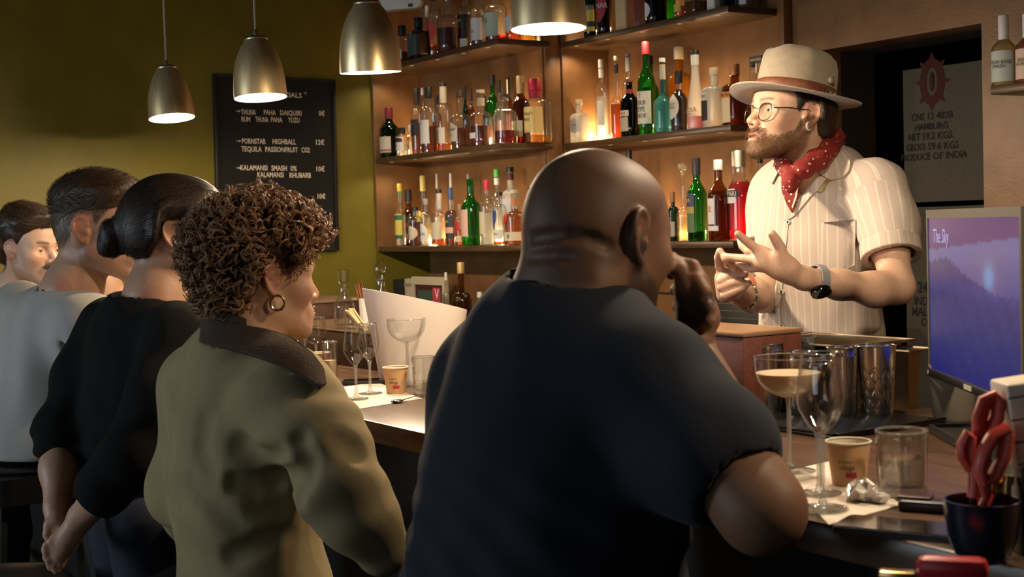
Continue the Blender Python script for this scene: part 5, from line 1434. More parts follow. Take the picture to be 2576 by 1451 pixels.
def strands(name, f, roots, dirs, length, steps, lift, width, m, root, curl=None, seed=1, taper=True, grav=0.0, jitter=.25):
    """hair ribbons that run over the surface f = lift, following dirs(p, n)"""
    r = np.random.RandomState(seed); N_ = len(roots)
    p = roots.astype(F32).copy(); L_ = (length if np.ndim(length) else np.full(N_, length)).astype(F32)
    j = r.normal(size=(N_,3)).astype(F32)*jitter
    path = []
    for s in range(steps+1):
        n = grad(f, p)
        t = s/steps
        tgt = lift*(t if np.ndim(lift) == 0 else t)
        if s: p = p - n*(f(p) - lift*t - .0006)[:,None]
        path.append((p.copy(), n))
        d = dirs(p, n) + j
        d = d - n*(d*n).sum(1, keepdims=True); d /= (np.linalg.norm(d, axis=1, keepdims=True)+1e-9)
        p = p + d*(L_/steps)[:,None]
    vs = []; 
    for s, (p, n) in enumerate(path):
        q = path[min(s+1,steps)][0] - path[max(s-1,0)][0]
        w = np.cross(q, n); w /= (np.linalg.norm(w, axis=1, keepdims=True)+1e-9)
        k = width*(1 - (.85*s/steps if taper else 0))
        vs.append(p - w*k/2); vs.append(p + w*k/2)
    Vv = np.stack(vs, 1).reshape(-1, 3); m2 = 2*(steps+1)
    base = np.arange(N_)[:,None]*m2
    fq = np.concatenate([base + np.array([2*s, 2*s+1, 2*s+3, 2*s+2]) for s in range(steps)])
    return quad_mesh(name, Vv, fq, m, root)
def bbox(pts, pad): a = np.array(pts); return a.min(0)-pad, a.max(0)+pad
def body_mesh(body, regions, base, root, skin, name='body', **ck):
    vs, fs, n = [], [], 0
    for lo, hi, h in regions:
        v, f = mesh_sdf(body.d, lo, hi, h)
        if not len(v): continue
        v = relax(v, f, 1, .4); vs.append(v); fs.append(f+n); n += len(v)
    v = np.concatenate(vs); f = np.concatenate(fs)
    return quad_mesh(name, v, f, skin, root, cols=skin_cols(body, v, base, **ck)), v, f
def cloth_mesh(name, fn, lo, hi, h, m, root, it=1, fattr=None, cols=None):
    v, f = mesh_sdf(fn, lo, hi, h); v = relax(v, f, it, .5)
    return quad_mesh(name, v, f, m, root, cols=cols(v) if cols else None, fattr={k: fv(v) for k, fv in (fattr or {}).items()})
def head_region(body, down=.15):
    o = body.H[0].astype(float); r = .155*body.H[2]
    return (o - np.array([r,r,down]), o + np.array([r,r,r]), .003)
# ------------------------------------------------------------------ the people
def drape(name, poly, fn, off, thick, m, root, dguess, step=8.0, smooth=True, fattr=None):
    """a cloth or metal piece lying on a garment: outline seen in the photo, laid on the garment's surface, with its own thickness"""
    poly = np.asarray(poly, float)
    x0, y0 = poly.min(0); x1, y1 = poly.max(0)
    nx, ny = max(2, int((x1-x0)/step)+1), max(2, int((y1-y0)/step)+1)
    # boundary-conforming strips: for each row clip the polygon
    rows = []
    for i in range(ny+1):
        y = y0 + (y1-y0)*min(max(i/ny, .004), .996)
        xs = []
        for (ax_, ay), (bx, by) in zip(poly, np.roll(poly, -1, 0)):
            if (ay <= y) != (by <= y): xs.append(ax_ + (bx-ax_)*(y-ay)/(by-ay))
        if len(xs) < 2: continue
        a, b = min(xs), max(xs)
        rows.append([(a + (b-a)*k/nx, y) for k in range(nx+1)])
    pts = np.array(rows).reshape(-1, 2)
    rays = np.array([ray(x, y) for x, y in pts])
    t = np.full(len(pts), dguess - .18)
    for _ in range(22):
        d = fn((CAM_LOC + rays*t[:,None]).astype(F32)) - off
        t = t + np.clip(d, -.03, .03)*.85
    pf = CAM_LOC + rays*t[:,None]
    n = grad(lambda p: fn(p), pf.astype(F32)).astype(float)
    pb = pf - n*thick
    R_, C_ = len(rows), nx+1; m_ = R_*C_
    v = np.concatenate([pf, pb]); f = []
    for i in range(R_-1):
        for j in range(C_-1):
            a = i*C_+j; f.append((a, a+1, a+C_+1, a+C_)); f.append((m_+a, m_+a+C_, m_+a+C_+1, m_+a+1))
    for i in range(R_-1):
        for e in (0, C_-1):
            a = i*C_+e; f.append((a, a+C_, m_+a+C_, m_+a))
    for j in range(C_-1):
        for e in (0, R_-1):
            a = e*C_+j; f.append((a, a+1, m_+a+1, m_+a))
    return quad_mesh(name, v, np.array(f), m, root, smooth=smooth, fattr={k: fv(v) for k, fv in (fattr or {}).items()})
def on_surf(fn, x, y, d0, out=0.0):
    v_ = ray(x, y); t = d0 - .2
    for _ in range(26): t += float(np.clip(fn((CAM_LOC + v_*t)[None].astype(F32))[0], -.03, .03))*.8
    p = CAM_LOC + v_*t; n = grad(fn, p[None].astype(F32))[0].astype(float)
    return p + n*out
def creases(fn, lines, d0):
    """cloth creases: grooves pressed into the surface along lines seen in the photo"""
    segs = []
    for pts, r, dep in lines:
        q = [on_surf(fn, x, y, d0, r - dep) for x, y in pts]
        segs += [(a, b, r) for a, b in zip(q[:-1], q[1:])]
    return segs
def legs(root, hipL, hipR, m_trouser, kneeL=None, kneeR=None, footL=None, footR=None, fwd=(0,1,0), r=.085, top=None):
    b = Body(); fwd = np.asarray(fwd, float)
    for h_, k_, f_ in ((hipL, kneeL, footL), (hipR, kneeR, footR)):
        h_ = np.asarray(h_, float)
        f_ = np.array([h_[0], h_[1], .08]) if f_ is None else np.asarray(f_, float)
        k_ = (h_+f_)/2 + fwd*.03 if k_ is None else np.asarray(k_, float)
        b.chain([h_, k_, f_], [r, r*.70, r*.55], .03)
        part_w('shoe', merge(xf(g_box((-.045,-.09,0),(.045,.18,.075),.03), basis4((f_[0],f_[1],0.0), np.cross(fwd,(0,0,1)), fwd, (0,0,1)))), M_shoe, root)
    if top is not None: b.rc((np.asarray(hipL)+np.asarray(hipR))/2, top, r*1.5, r*1.45, .05)
    lo, hi = bbox([hipL, hipR] + ([kneeL, kneeR] if kneeL is not None else []) + [np.array([hipL[0],hipL[1],.07])], .2)
    if footL is not None: lo, hi = np.minimum(lo, np.minimum(footL, footR)-.15), np.maximum(hi, np.maximum(footL, footR)+.15)
    if top is not None: hi = np.maximum(hi, np.asarray(top)+.14)
    lo[2] = .05
    cloth_mesh('trousers', b.d, lo, hi, .014, m_trouser, root)
M_shoe = mat('dark_leather_shoe', (.02,.015,.012), .4)
M_jeans = mat('dark_blue_denim', (.010,.014,.030), .8, var=.2, scale=200)
M_blacktr = mat('black_trousers', (.010,.010,.012), .8)
SK_light = skin_mat('fair_skin'); SK_dark = skin_mat('deep_brown_skin', .55, .05, .12, .28)
FAIR, FAIR2, DEEP = (.60,.385,.275), (.50,.290,.190), (.185,.097,.055)
def hairline(ys, zs):
    ys, zs = np.array(ys), np.array(zs)
    return lambda q: np.interp(q[:,1], ys, zs) - q[:,2]
def cap_fn(body, line, T, edge=.03):
    def f(p):
        q = body.to_head(p); g = line(q)
        th = (T(q) if callable(T) else T)*np.clip(-g/edge, 0, 1)**.5
        return np.maximum(body.d_head(p) - th*body.H[2], g*body.H[2])
    return f
def sample_pts(v, n, seed=0): r = np.random.RandomState(seed); return v[r.choice(len(v), n, replace=n > len(v))]

# ================================================================== the bartender
def bartender():
    root = thing('person', 'bartender in felt hat, glasses, red bandana and striped shirt talking with his hands', 'person', (*P(2050, 700, 3.4)[:2], 0.0))
    fw = np.array([-.16,-.965,.20]); fw /= np.linalg.norm(fw)
    left = np.array([-fw[1], fw[0], 0]); left /= np.linalg.norm(left)
    o = P(2031, 291, 3.22) - left*.074
    b = Body()
    nb = P(2058, 452, 3.37)                                   # neck base
    b.head(o, fw, (0.0,0,1), .96, open=.004, nose=1.15, jaw=.92, chin=.93, ear=1.12)
    b.rc(b.from_head(np.array([[0,-.025,-.045]]))[0], nb + V(0,0,-.03), .060, .068, .03)
    shL, shR = P(2206, 482, 3.25), P(1955, 486, 3.46)
    elL, wrL = P(2258, 722, 3.13), P(2022, 700, 3.02)
    elR, wrR = P(1920, 742, 3.40), P(1866, 742, 3.20)
    b.rc(shL, shR, .045, .045, .04)
    bl = np.array([.94,.34,0]); bf = np.array([.34,-.94,0])
    RT = np.stack([bl, bf, [0,0,1]], 1)
    b.ell(P(2050,540,3.43), (.080,.060,.10), RT, .05)
    b.chain([shL, P(2236,610,3.19), elL], [.044,.044,.035], .03)
    b.chain([elL, P(2200,728,3.10), P(2110,715,3.06), wrL], [.034,.036,.030,.0240], .03)
    b.chain([shR, elR], [.046,.038], .03); b.chain([elR, P(1893,742,3.30), wrR], [.038,.037,.027], .03)
    # left hand: open, palm to the viewer, thumb up
    f = lambda pts, d0, d1: [P(x, y, d0+(d1-d0)*i/(len(pts)-1)) for i, (x, y) in enumerate(pts)]
    b.hand([(wrL, P(1962,672,3.0), .026, .026), (P(1985,690,3.01), P(1915,662,2.99), .020, .017), (P(1975,668,3.0), P(1912,636,3.0), .020, .017), (P(1988,672,2.995), P(1962,640,2.985), .020, .014)],
           [(f([(1968,650),(1962,622),(1952,604),(1942,588)], 2.985, 2.96), [.0145,.0125,.0115,.0095]),
            (f([(1916,636),(1890,616),(1872,602),(1856,588)], 3.0, 2.97), [.0115,.0100,.0090,.0080]),
            (f([(1912,645),(1884,634),(1868,620),(1862,604)], 3.02, 3.06), [.0115,.0098,.0088,.0078]),
            (f([(1906,655),(1872,650),(1850,648),(1824,645)], 2.99, 3.05), [.0112,.0096,.0088,.0078]),
            (f([(1912,672),(1890,676),(1874,672),(1862,664)], 3.0, 3.05), [.0105,.0088,.0078,.0070])])
    # right hand: thumb and forefinger pinching a fingertip, other fingers folded
    b.hand([(wrR, P(1838,722,3.13), .028, .024), (P(1822,742,3.13), P(1818,700,3.12), .018, .019), (P(1846,730,3.12), P(1828,695,3.10), .020, .018)],
           [(f([(1822,695),(1812,668),(1808,648),(1811,632)], 3.12, 3.06), [.0145,.0120,.0105,.0088]),
            (f([(1850,700),(1858,682),(1844,664),(1826,652)], 3.10, 3.05), [.0120,.0105,.0092,.0080]),
            (f([(1814,706),(1834,694),(1854,690),(1874,690)], 3.09, 3.07), [.0118,.0108,.0098,.0084]),
            (f([(1816,722),(1836,713),(1852,709),(1868,709)], 3.09, 3.065), [.0118,.0108,.0096,.0082]),
            (f([(1822,742),(1846,733),(1866,724),(1884,712)], 3.09, 3.06), [.0110,.0098,.0086,.0072])])
    lo, hi = bbox([wrL, wrR, P(1806,625,3.05), P(1856,585,3.0), elL, elR, shL, shR], .075)
    ob, v, fq = body_mesh(b, [(np.minimum(lo, head_region(b)[0]), np.maximum(hi, head_region(b)[1]), .0031)], FAIR, root, SK_light,
                     brow=(.10,.05,.025), beard=((.16,.085,.048), .80), flush=.5)
    eyes(b, root, (.05,.06,.05))
    # beard and hair at the nape
    q = b.to_head(v.astype(F32)); bm_ = beard_mask(q); rs = np.random.RandomState(2)
    okb = np.where((rs.rand(len(v)) < bm_*.95) & (np.sqrt((q*q).sum(1)) < .17))[0]
    M_beard = mat('brown_beard_hair', (.22,.115,.058), .55, var=.5, scale=400)
    dn = b.H[1] @ np.array([0,.35,-1.0], F32)
    sel = rs.choice(okb, 9000)
    ln = .006 + .012*np.clip((-.05-q[sel][:,2])/.05, 0, 1) + .003*rs.rand(len(sel))
    strands('beard', b.d_head, v[sel] + rs.normal(size=(len(sel),3))*.0012, lambda p, n: np.tile(dn, (len(p),1)), ln, 3, .0060, .0009, M_beard, root, jitter=.45)
    line = hairline([-.13,-.075,-.05,-.030,-.022,.010,.018,.030,.045,.1], [-.062,-.058,-.045,-.010,.032,.032,.010,.012,.055,.07])
    hc = cap_fn(b, line, lambda q: .004 + .010*ss(.0,-.06,q[:,1]), .03)
    M_dkhair = mat('dark_brown_hair', (.030,.017,.010), .5, var=.3, scale=300, bump=.3, bscale=400)
    h0 = head_region(b); cloth_mesh('hair', hc, h0[0], h0[1]+.02, .0035, M_dkhair, root)
    hv, _ = mesh_sdf(hc, h0[0], h0[1]+.02, .006); hq = b.to_head(hv.astype(F32))
    hs = sample_pts(hv[(hq[:,2] < .055) & (hq[:,1] < .03)], 2600, 4)
    hair_strands = strands('hair_strands', hc, hs, lambda p, n: np.tile(b.H[1] @ np.array([0,-.5,-1.], F32), (len(p),1)), .022, 3, .003, .0011, M_dkhair, root, jitter=.35)
    # shirt
    s = Body()
    s.rc(shL + V(-.01,0,.004), shR + V(.01,0,.004), .070, .060, .06)
    s.rc(shL*.62+shR*.38 + V(0,0,.03), nb + V(0,0,-.03), .05, .06, .05); s.rc(shL*.38+shR*.62 + V(0,0,.03), nb + V(0,0,-.03), .05, .06, .05)
    s.ell(P(2058,600,3.42), (.175,.120,.25), RT, .05)
    s.ell(P(2062,860,3.45), (.168,.122,.22), RT, .06)
    s.chain([shL, P(2236,560,3.21), P(2246,640,3.175)], [.064,.063,.062], .05)
    s.chain([shR, elR*.55+shR*.45], [.060,.058], .05)
    armax = elL - shL; armax /= np.linalg.norm(armax)
    cutp = P(2238,640,3.175)
    hem_n = (P(2240,640,3.17)-P(2218,500,3.23)); hem_n /= np.linalg.norm(hem_n)
    armR = elR - shR; armR /= np.linalg.norm(armR); cutR = shR*.5+elR*.5
    def fold(p):
        w = .0035*vnoise(p, 28, 5) + .0022*vnoise(p*np.array([1,1,.45],F32), 70, 6)
        low = np.clip((1.30-p[:,2])/.15, 0, 1)
        return w + low*.006*vnoise(p*np.array([1.2,1.2,.8],F32), 34, 8)
    def shirt(p):
        d = s.d(p) + fold(p)
        isL = (p - shL.astype(F32)) @ bl.astype(F32)
        dl = (p - cutp.astype(F32)) @ hem_n.astype(F32); nearL = sd_rc(p, shL, elL, .095, .09)
        d = np.where((nearL < 0) & (isL > -.03), np.maximum(d, dl), d)
        arm_hole = sd_rc(p, P(2241,600,3.19), P(2252,690,3.15), .060, .060)
        d = np.maximum(d, -np.maximum(arm_hole, -(dl + .035)))
        dr = (p - cutR.astype(F32)) @ armR.astype(F32); nearR = sd_rc(p, shR, elR, .085, .08)
        isR = -((p - shR.astype(F32)) @ bl.astype(F32))
        d = np.where((nearR < 0) & (isR > .015), np.maximum(d, dr), d)
        # open V at the neck
        nk = sd_rc(p, nb + V(0,0,.12), nb + bf*.02 + V(0,0,-.015), .075, .060)
        d = smax(d, -nk, .012)
        vt = sd_rc(p, nb + bf*.13 + V(0,0,-.01), P(1976,536,3.26) + bf*.06, .055, .010)
        d = smax(d, -vt, .008)
        return np.maximum(d, .88 - p[:,2])
    m, nt, N, L, bs = nodes_of('striped_linen_shirt')
    at = N.new('ShaderNodeAttribute'); at.attribute_name = 'st'
    mth = N.new('ShaderNodeMath'); mth.operation = 'MULTIPLY'; mth.inputs[1].default_value = 1/.0235; L.new(at.outputs['Fac'], mth.inputs[0])
    fr_ = N.new('ShaderNodeMath'); fr_.operation = 'FRACT'; L.new(mth.outputs[0], fr_.inputs[0])
    rp = N.new('ShaderNodeValToRGB'); rp.color_ramp.interpolation = 'LINEAR'
    stops = [(0,(.56,.47,.41)),(.42,(.56,.47,.41)),(.45,(.42,.33,.25)),(.48,(.68,.61,.53)),(.60,(.63,.56,.48)),(.72,(.70,.63,.55)),(.75,(.43,.34,.26)),(.78,(.56,.47,.41)),(1,(.56,.47,.41))]
    while len(rp.color_ramp.elements) < len(stops): rp.color_ramp.elements.new(.5)
    for e_, (ps, cc) in zip(rp.color_ramp.elements, stops): e_.position = ps; e_.color = (*cc, 1)
    L.new(fr_.outputs[0], rp.inputs[0]); L.new(rp.outputs['Color'], bs.inputs['Base Color']); bs.inputs['Roughness'].default_value = .75
    nz = N.new('ShaderNodeTexNoise'); nz.inputs['Scale'].default_value = 260; tcx = N.new('ShaderNodeTexCoord'); L.new(tcx.outputs['Object'], nz.inputs['Vector'])
    bp = N.new('ShaderNodeBump'); bp.inputs['Strength'].default_value = .25; bp.inputs['Distance'].default_value = .002
    L.new(nz.outputs['Fac'], bp.inputs['Height']); L.new(bp.outputs['Normal'], bs.inputs['Normal'])
    M_shirt = m
    def st_attr(v):
        p = v.astype(F32)
        c = P(2060,700,3.43).astype(F32); x = (p-c) @ bl.astype(F32); y = (p-c) @ bf.astype(F32)
        tor = np.arctan2(x, np.maximum(y, -.2)+.02)*.165
        ax_ = armax.astype(F32); r_ = p - shL.astype(F32); al = r_ @ ax_
        e1 = np.cross(ax_, bf.astype(F32)); e1 /= np.linalg.norm(e1); e2 = np.cross(ax_, e1)
        slv = np.arctan2(r_ @ e1, r_ @ e2)*.072
        isl = (sd_rc(p, shL, elL, .08, .08) < sd_ell(p, P(2058,600,3.42), (.168,.115,.25), RT)) & (al > .015)
        return np.where(isl, slv, tor)
    lo, hi = bbox([shL, shR, P(2060,900,3.44)], .19); lo[2] = .86
    cloth_mesh('shirt', shirt, lo, hi, .0045, M_shirt, root, 1, {'st': st_attr})
    # rolled cuff
    c1 = P(2240,622,3.18); e1 = np.cross(hem_n, bf); e1 /= np.linalg.norm(e1); e2 = np.cross(hem_n, e1)
    def cuff(p):
        r_ = p - c1.astype(F32); al = r_ @ hem_n.astype(F32); rad = np.linalg.norm(r_ - al[:,None]*hem_n.astype(F32), axis=1)
        d = np.maximum(np.abs(rad - .0625) - .0052, np.abs(al - .006) - .016) - .003 + .0015*vnoise(p, 60, 2)
        return d
    def st_cuff(v):
        r_ = v - c1; return np.arctan2(r_ @ e1, r_ @ e2)*.072
    cloth_mesh('cuff', cuff, *bbox([c1], .09), .003, M_shirt, root, 1, {'st': st_cuff})
    # collar flaps, placket, buttons, pocket edge
    def surf(p): return np.minimum(shirt(p), b.d(p) + .001)
    drape('collar_flap', [(2098,348),(2122,362),(2140,392),(2136,428),(2116,450),(2090,453),(2064,440),(2056,428),(2078,404),(2092,378)], surf, .006, .004, M_shirt, root, 3.28, fattr={'st': st_attr})
    drape('collar_flap', [(1966,404),(1958,430),(1942,462),(1926,452),(1938,425),(1952,408)], surf, .006, .004, M_shirt, root, 3.35, fattr={'st': st_attr})
    drape('lapel', [(2062,440),(2090,455),(2040,492),(1996,545),(1974,556),(1985,528),(2016,490)], surf, .004, .003, M_shirt, root, 3.28, fattr={'st': st_attr})
    drape('placket', [(1972,552),(1984,552),(1975,640),(1966,740),(1964,850),(1948,850),(1950,740),(1960,640)], surf, .0025, .002, M_shirt, root, 3.3, fattr={'st': st_attr})
    M_btn = mat('pearl_button', (.75,.70,.62), .25)
    for x, y in ((1981,558),(1965,735),(1965,820)):
        drape('button', [(x+6*math.cos(a), y+6*math.sin(a)) for a in np.linspace(0,6.28,13)[:-1]], surf, .0045, .002, M_btn, root, 3.3, 3)
        drape('button_thread', [(x-2,y-3),(x+2,y-3),(x+2,y+3),(x-2,y+3)], surf, .0052, .0006, M_black, root, 3.3, 2)
    drape('pocket', [(2066,560),(2152,552),(2150,668),(2108,682),(2064,672)], surf, .0022, .0016, M_shirt, root, 3.28, fattr={'st': st_attr})
    drape('collar_pin', [(2056,478),(2082,446),(2086,452),(2080,462),(2068,482),(2060,484)], surf, .009, .003, mat('enamel_pin_gold', (.72,.60,.25), .3, .8), root, 3.27, 3)
    # bandana
    M_band = None
    m, nt, N, L, bs = nodes_of('red_bandana'); tcx = N.new('ShaderNodeTexCoord')
    vo = N.new('ShaderNodeTexVoronoi'); vo.inputs['Scale'].default_value = 72; L.new(tcx.outputs['Object'], vo.inputs['Vector'])
    rp = N.new('ShaderNodeValToRGB'); rp.color_ramp.elements[0].color = (.75,.62,.50,1); rp.color_ramp.elements[1].color = (.20,.012,.010,1)
    rp.color_ramp.elements[0].position = .17; rp.color_ramp.elements[1].position = .22
    L.new(vo.outputs['Distance'], rp.inputs[0]); L.new(rp.outputs['Color'], bs.inputs['Base Color']); bs.inputs['Roughness'].default_value = .8
    M_band = m
    k = Body()
    ring = [P(2096,350,3.36), P(2080,376,3.285), P(2056,400,3.25), P(2022,426,3.225), P(1990,448,3.22)]
    k.chain(ring, [.024,.024,.023,.020,.016], .02)
    k.chain([P(1990,448,3.22), P(1972,420,3.27), P(1968,402,3.33), P(2010,375,3.46), P(2085,345,3.46), P(2096,348,3.36)], [.016,.016,.018,.022,.024,.026], .02)
    neckc = lambda p: sd_rc(p, b.from_head(np.array([[0,-.025,-.045]]))[0], nb + V(0,0,-.03), .062, .070)
    def band(p):
        d = k.d(p) + .0025*vnoise(p*np.array([1,1,1],F32), 95, 4) + .002*np.sin(p[:,2]*260 + p[:,0]*160)
        return np.maximum(d, -(neckc(p) + .004))
    cloth_mesh('bandana', band, *bbox(ring + [P(1968,402,3.33), P(2010,375,3.46)], .05), .003, M_band, root)
    kn = Body(); kn.ell(P(1986,452,3.205), (.017,.014,.016)); kn.rc(P(1986,455,3.205), P(1990,470,3.20), .013, .015, .02)
    cloth_mesh('bandana_knot', lambda p: kn.d(p) + .002*vnoise(p, 150, 9), *bbox([P(1988,460,3.205)], .045), .0028, M_band, root)
    drape('bandana_tail', [(1966,448),(1990,446),(2014,452),(2008,490),(1992,536),(1978,512),(1966,480)], surf, .014, .005, M_band, root, 3.27)
    M_prt = mat('bandana_print', (.72,.58,.45), .8)
    drape('bandana_border', [(1984,474),(2008,472),(2004,496),(1994,524),(1991,522),(2000,494),(2003,477),(1984,479)], surf, .0152, .001, M_prt, root, 3.27, 3)
    # hat
    M_felt = mat('taupe_wool_felt', (.36,.305,.225), .9, var=.08, scale=60, bump=.3, bscale=900, sheen=.3)
    ha = np.array([fw[0], fw[1], 0]); ha /= np.linalg.norm(ha)
    pitch = math.radians(11.5)
    hy = ha*math.cos(pitch) + V(0,0,math.sin(pitch)); hx = np.cross(hy, (0,0,1)); hx /= np.linalg.norm(hx); hz = np.cross(hx, hy)
    hc_ = P(2000, 248, 3.285)
    HB = basis4(hc_, hx*.95, hy*.95, hz*.91)
    n, rows = 64, 22; v_, f_ = [], []
    def hatpt(rr, a, top):
        return rr
    prof = [(.166,.006),(.1655,.010),(.150,.0065),(.130,.003),(.112,.002),(.103,.004),(.0995,.012),(.0985,.03),(.0975,.06),(.095,.088),(.089,.106),(.078,.117),(.060,.121),(.035,.116),(.0,.110)]
    prof_in = [(.166,.006),(.150,.002),(.130,-.0015),(.112,-.0025),(.098,.0),(.094,.012),(.092,.06),(.085,.095),(.05,.105),(.0,.100)]
    def surfhat(pf):
        vs, idx = [], []
        for r, z in pf:
            row = []
            for j in range(n):
                a = 2*math.pi*j/n; ca, sa = math.cos(a), math.sin(a)
                ex = .90 + (.05 if r > .11 else 0); ey = 1.06 if r < .11 else 1.02
                zz = z
                if r > .105: zz += -.015*((r-.105)/.06)**1.2*(abs(ca)**2)*1.0 - .004*((r-.105)/.06)*sa   # brim curls up at the sides, dips in front
                if z > .06 and r < .105:
                    zz -= .020*math.exp(-(ca*r/.028)**2)*(1 if r < .08 else .4)*(.55+.45*sa)     # centre crease, deeper in front
                    pinch = math.exp(-((sa-.62)/.28)**2)*max(0, (z-.05)/.06)*.010
                    rr = r - pinch*abs(ca)
                    zz += .010*(-sa)*0
                else: rr = r
                zz += (.012*(sa*.5+.5)) if z > .08 else 0
                vs.append((rr*ca*ex, rr*sa*ey, zz))
        return vs
    def strip(m_):
        return [(i*n+j, i*n+(j+1)%n, (i+1)*n+(j+1)%n, (i+1)*n+j) for i in range(m_-1) for j in range(n)]
    hat_o = part_w('hat', xf((surfhat(prof), strip(len(prof))), HB), M_felt, root, angle=180)
    part_w('hat_lining', xf((surfhat(prof_in), [t[::-1] for t in strip(len(prof_in))]), HB), M_felt, root, angle=180, under=hat_o)
    M_leather = mat('red_brown_hat_band', (.19,.062,.030), .5, var=.15, scale=60)
    bandp = [(.1005,.007),(.1025,.009),(.1015,.031),(.0995,.033)]
    part_w('hat_band', xf((surfhat(bandp), strip(4)), HB), M_leather, root, angle=180, under=hat_o)
    def on_hat(a_deg, z, r=.1035):
        a = math.radians(a_deg); return (HB @ np.array([r*math.cos(a)*.90, r*math.sin(a)*1.06, z, 1]))[:3]
    # the hat's own left side faces the viewer: angle 180 deg is left, 90 is front
    M_gold = mat('old_gold_metal', (.55,.40,.18), .35, 1.0)
    for ad, z, sz in ((205,.046,.0075),):
        c = on_hat(ad, z, .102); out_ = c - hc_; out_[2] = 0; out_ /= np.linalg.norm(out_)
        s1 = np.cross((0,0,1), out_); 
        star = []
        for i in range(10):
            a = math.pi/2 + i*math.pi/5; rr = sz*(1.5 if i % 2 == 0 else .62); star.append((rr*math.cos(a), rr*math.sin(a)))
        part_w('star_pin', xf(g_prism(star, 0, .003), basis4(c, s1, (0,0,1), np.cross(s1,(0,0,1)))), M_gold, root, smooth=False, under=hat_o)
    for ad, z, rr, mm in ((198,.046,.0085,M_felt),(203,.016,.0085,mat('olive_stone',(.10,.09,.05),.3)),(212,.014,.006,mat('pale_bead',(.65,.58,.45),.3))):
        c = on_hat(ad, z, .103); part_w('hat_pin', g_ball(c, (rr,rr,rr)), mm, root, under=hat_o)
    for ad in (180, 184, 190): # burnt marks on the band
        c0_, c1_ = on_hat(ad, .013, .1035), on_hat(ad+3, .026, .1032)
        part_w('band_mark', g_tube([c0_, c1_], .0008, 6), M_black, root, under=hat_o)
    # glasses
    M_wire = mat('bronze_wire', (.10,.07,.04), .3, .9)
    hp = lambda x, y, z: b.from_head(np.array([[x, y, z]], F32))[0].astype(float)
    for sx_ in (-1, 1):
        ringp = []
        for a in np.linspace(0, 2*math.pi, 29):
            ca, sa = math.cos(a), math.sin(a)
            rx_ = .0235*(abs(ca)**.75)*np.sign(ca); rz_ = .0215*(abs(sa)**.75)*np.sign(sa)
            ringp.append(hp(sx_*.034+rx_, .098 - .10*abs(sx_*.034+rx_)**1.35*3, -.006+rz_))
        part_w('spectacle_rim', g_tube(ringp, .0010, 8, False), M_wire, root)
        c = np.mean(ringp[:-1], 0)
        part_w('lens', (ringp[:-1] + [tuple(c)], [(i,(i+1)%28,28) for i in range(28)]), thin_glass('spectacle_lens', (.97,.97,.97), .02, 0), root)
        part_w('temple_arm', g_tube([hp(sx_*.0575,.087,.004), hp(sx_*.074,.05,.010), hp(sx_*.080,.0,.014), hp(sx_*.078,-.022,.004)], .0011, 8), M_wire, root)
    part_w('bridge', g_tube([hp(-.0115,.097,.002), hp(0,.103,.006), hp(.0115,.097,.002)], .0010, 8), M_wire, root)
    # ear tunnel
    ec = hp(-.0755,-.008,-.024) 
    t_ = [ec + b.H[1].astype(float) @ np.array([-.004, .0075*math.cos(a), .0085*math.sin(a)]) for a in np.linspace(0,2*math.pi,21)]
    part_w('ear_tunnel', g_tube(t_, .0033, 10, False), mat('white_ear_ring', (.80,.76,.70), .3), root)
    # watch
    M_strap = mat('grey_watch_strap', (.26,.26,.28), .5)
    wc_ = wrL*.86 + elL*.14; wa = elL - wrL; wa /= np.linalg.norm(wa); e1 = np.cross(wa, (0,0,1)); e1 /= np.linalg.norm(e1); e2 = np.cross(wa, e1)
    rr = .0315
    v_, f_ = [], []
    n = 36
    for i, (w_, ro) in enumerate(((-.010,rr-.001),(-.010,rr+.0022),(.010,rr+.0032),(.010,rr))):
        for j in range(n): a = 2*math.pi*j/n; v_.append(tuple(wc_ + wa*w_ + (e1*math.cos(a)+e2*math.sin(a))*ro))
    f_ = [(i*n+j, i*n+(j+1)%n, ((i+1)%4)*n+(j+1)%n, ((i+1)%4)*n+j) for i in range(4) for j in range(n)]
    part_w('watch_strap', (v_, f_), M_strap, root)
    tc_ = CAM_LOC - wc_; tc_ = tc_/np.linalg.norm(tc_); fdir = tc_*.62 + V(0,0,-1)*.78; fdir -= wa*(fdir @ wa); fdir /= np.linalg.norm(fdir)
    s1 = np.cross(wa, fdir)
    part_w('watch_case', xf(g_lathe([(0,-.004),(.0225,-.004),(.0238,.002),(.0228,.006),(.0205,.0085),(0,.0095)], 36), basis4(wc_ + fdir*.033, wa, s1, np.cross(wa, s1))), mat('black_watch_glass', (.004,.004,.005), .08, spec=.7), root)
    # bracelet
    bc_ = wrR*.9 + elR*.1; ba = elR - wrR; ba /= np.linalg.norm(ba); e1 = np.cross(ba, (0,0,1)); e1 /= np.linalg.norm(e1); e2 = np.cross(ba, e1)
    for i in range(30):
        a = 2*math.pi*i/30; part_w('bead', g_ball(bc_ + (e1*math.cos(a)+e2*math.sin(a))*.031, .0032, 8, 6), mat('green_bead', (.06,.09,.04), .3) if i % 3 else mat('pale_bead', (.65,.58,.45), .3), root)
    # tattoo on the far forearm
    tf = lambda p: b.d(p)
    drape('tattoo', [(1878,688),(1894,690),(1904,712),(1902,728),(1890,712)], tf, .0006, .0004, mat('red_ink_skin', (.34,.10,.06), .5), root, 3.3, 3)
    drape('tattoo', [(1876,682),(1896,682),(1898,692),(1882,694)], tf, .0006, .0004, mat('grey_ink_skin', (.16,.14,.10), .5), root, 3.3, 3)
    hip = P(2070, 1030, 3.46)
    legs(root, hip + bl*.085, hip - bl*.085, M_jeans, fwd=bf, r=.085, top=hip + V(0,0,.10))
bartender()
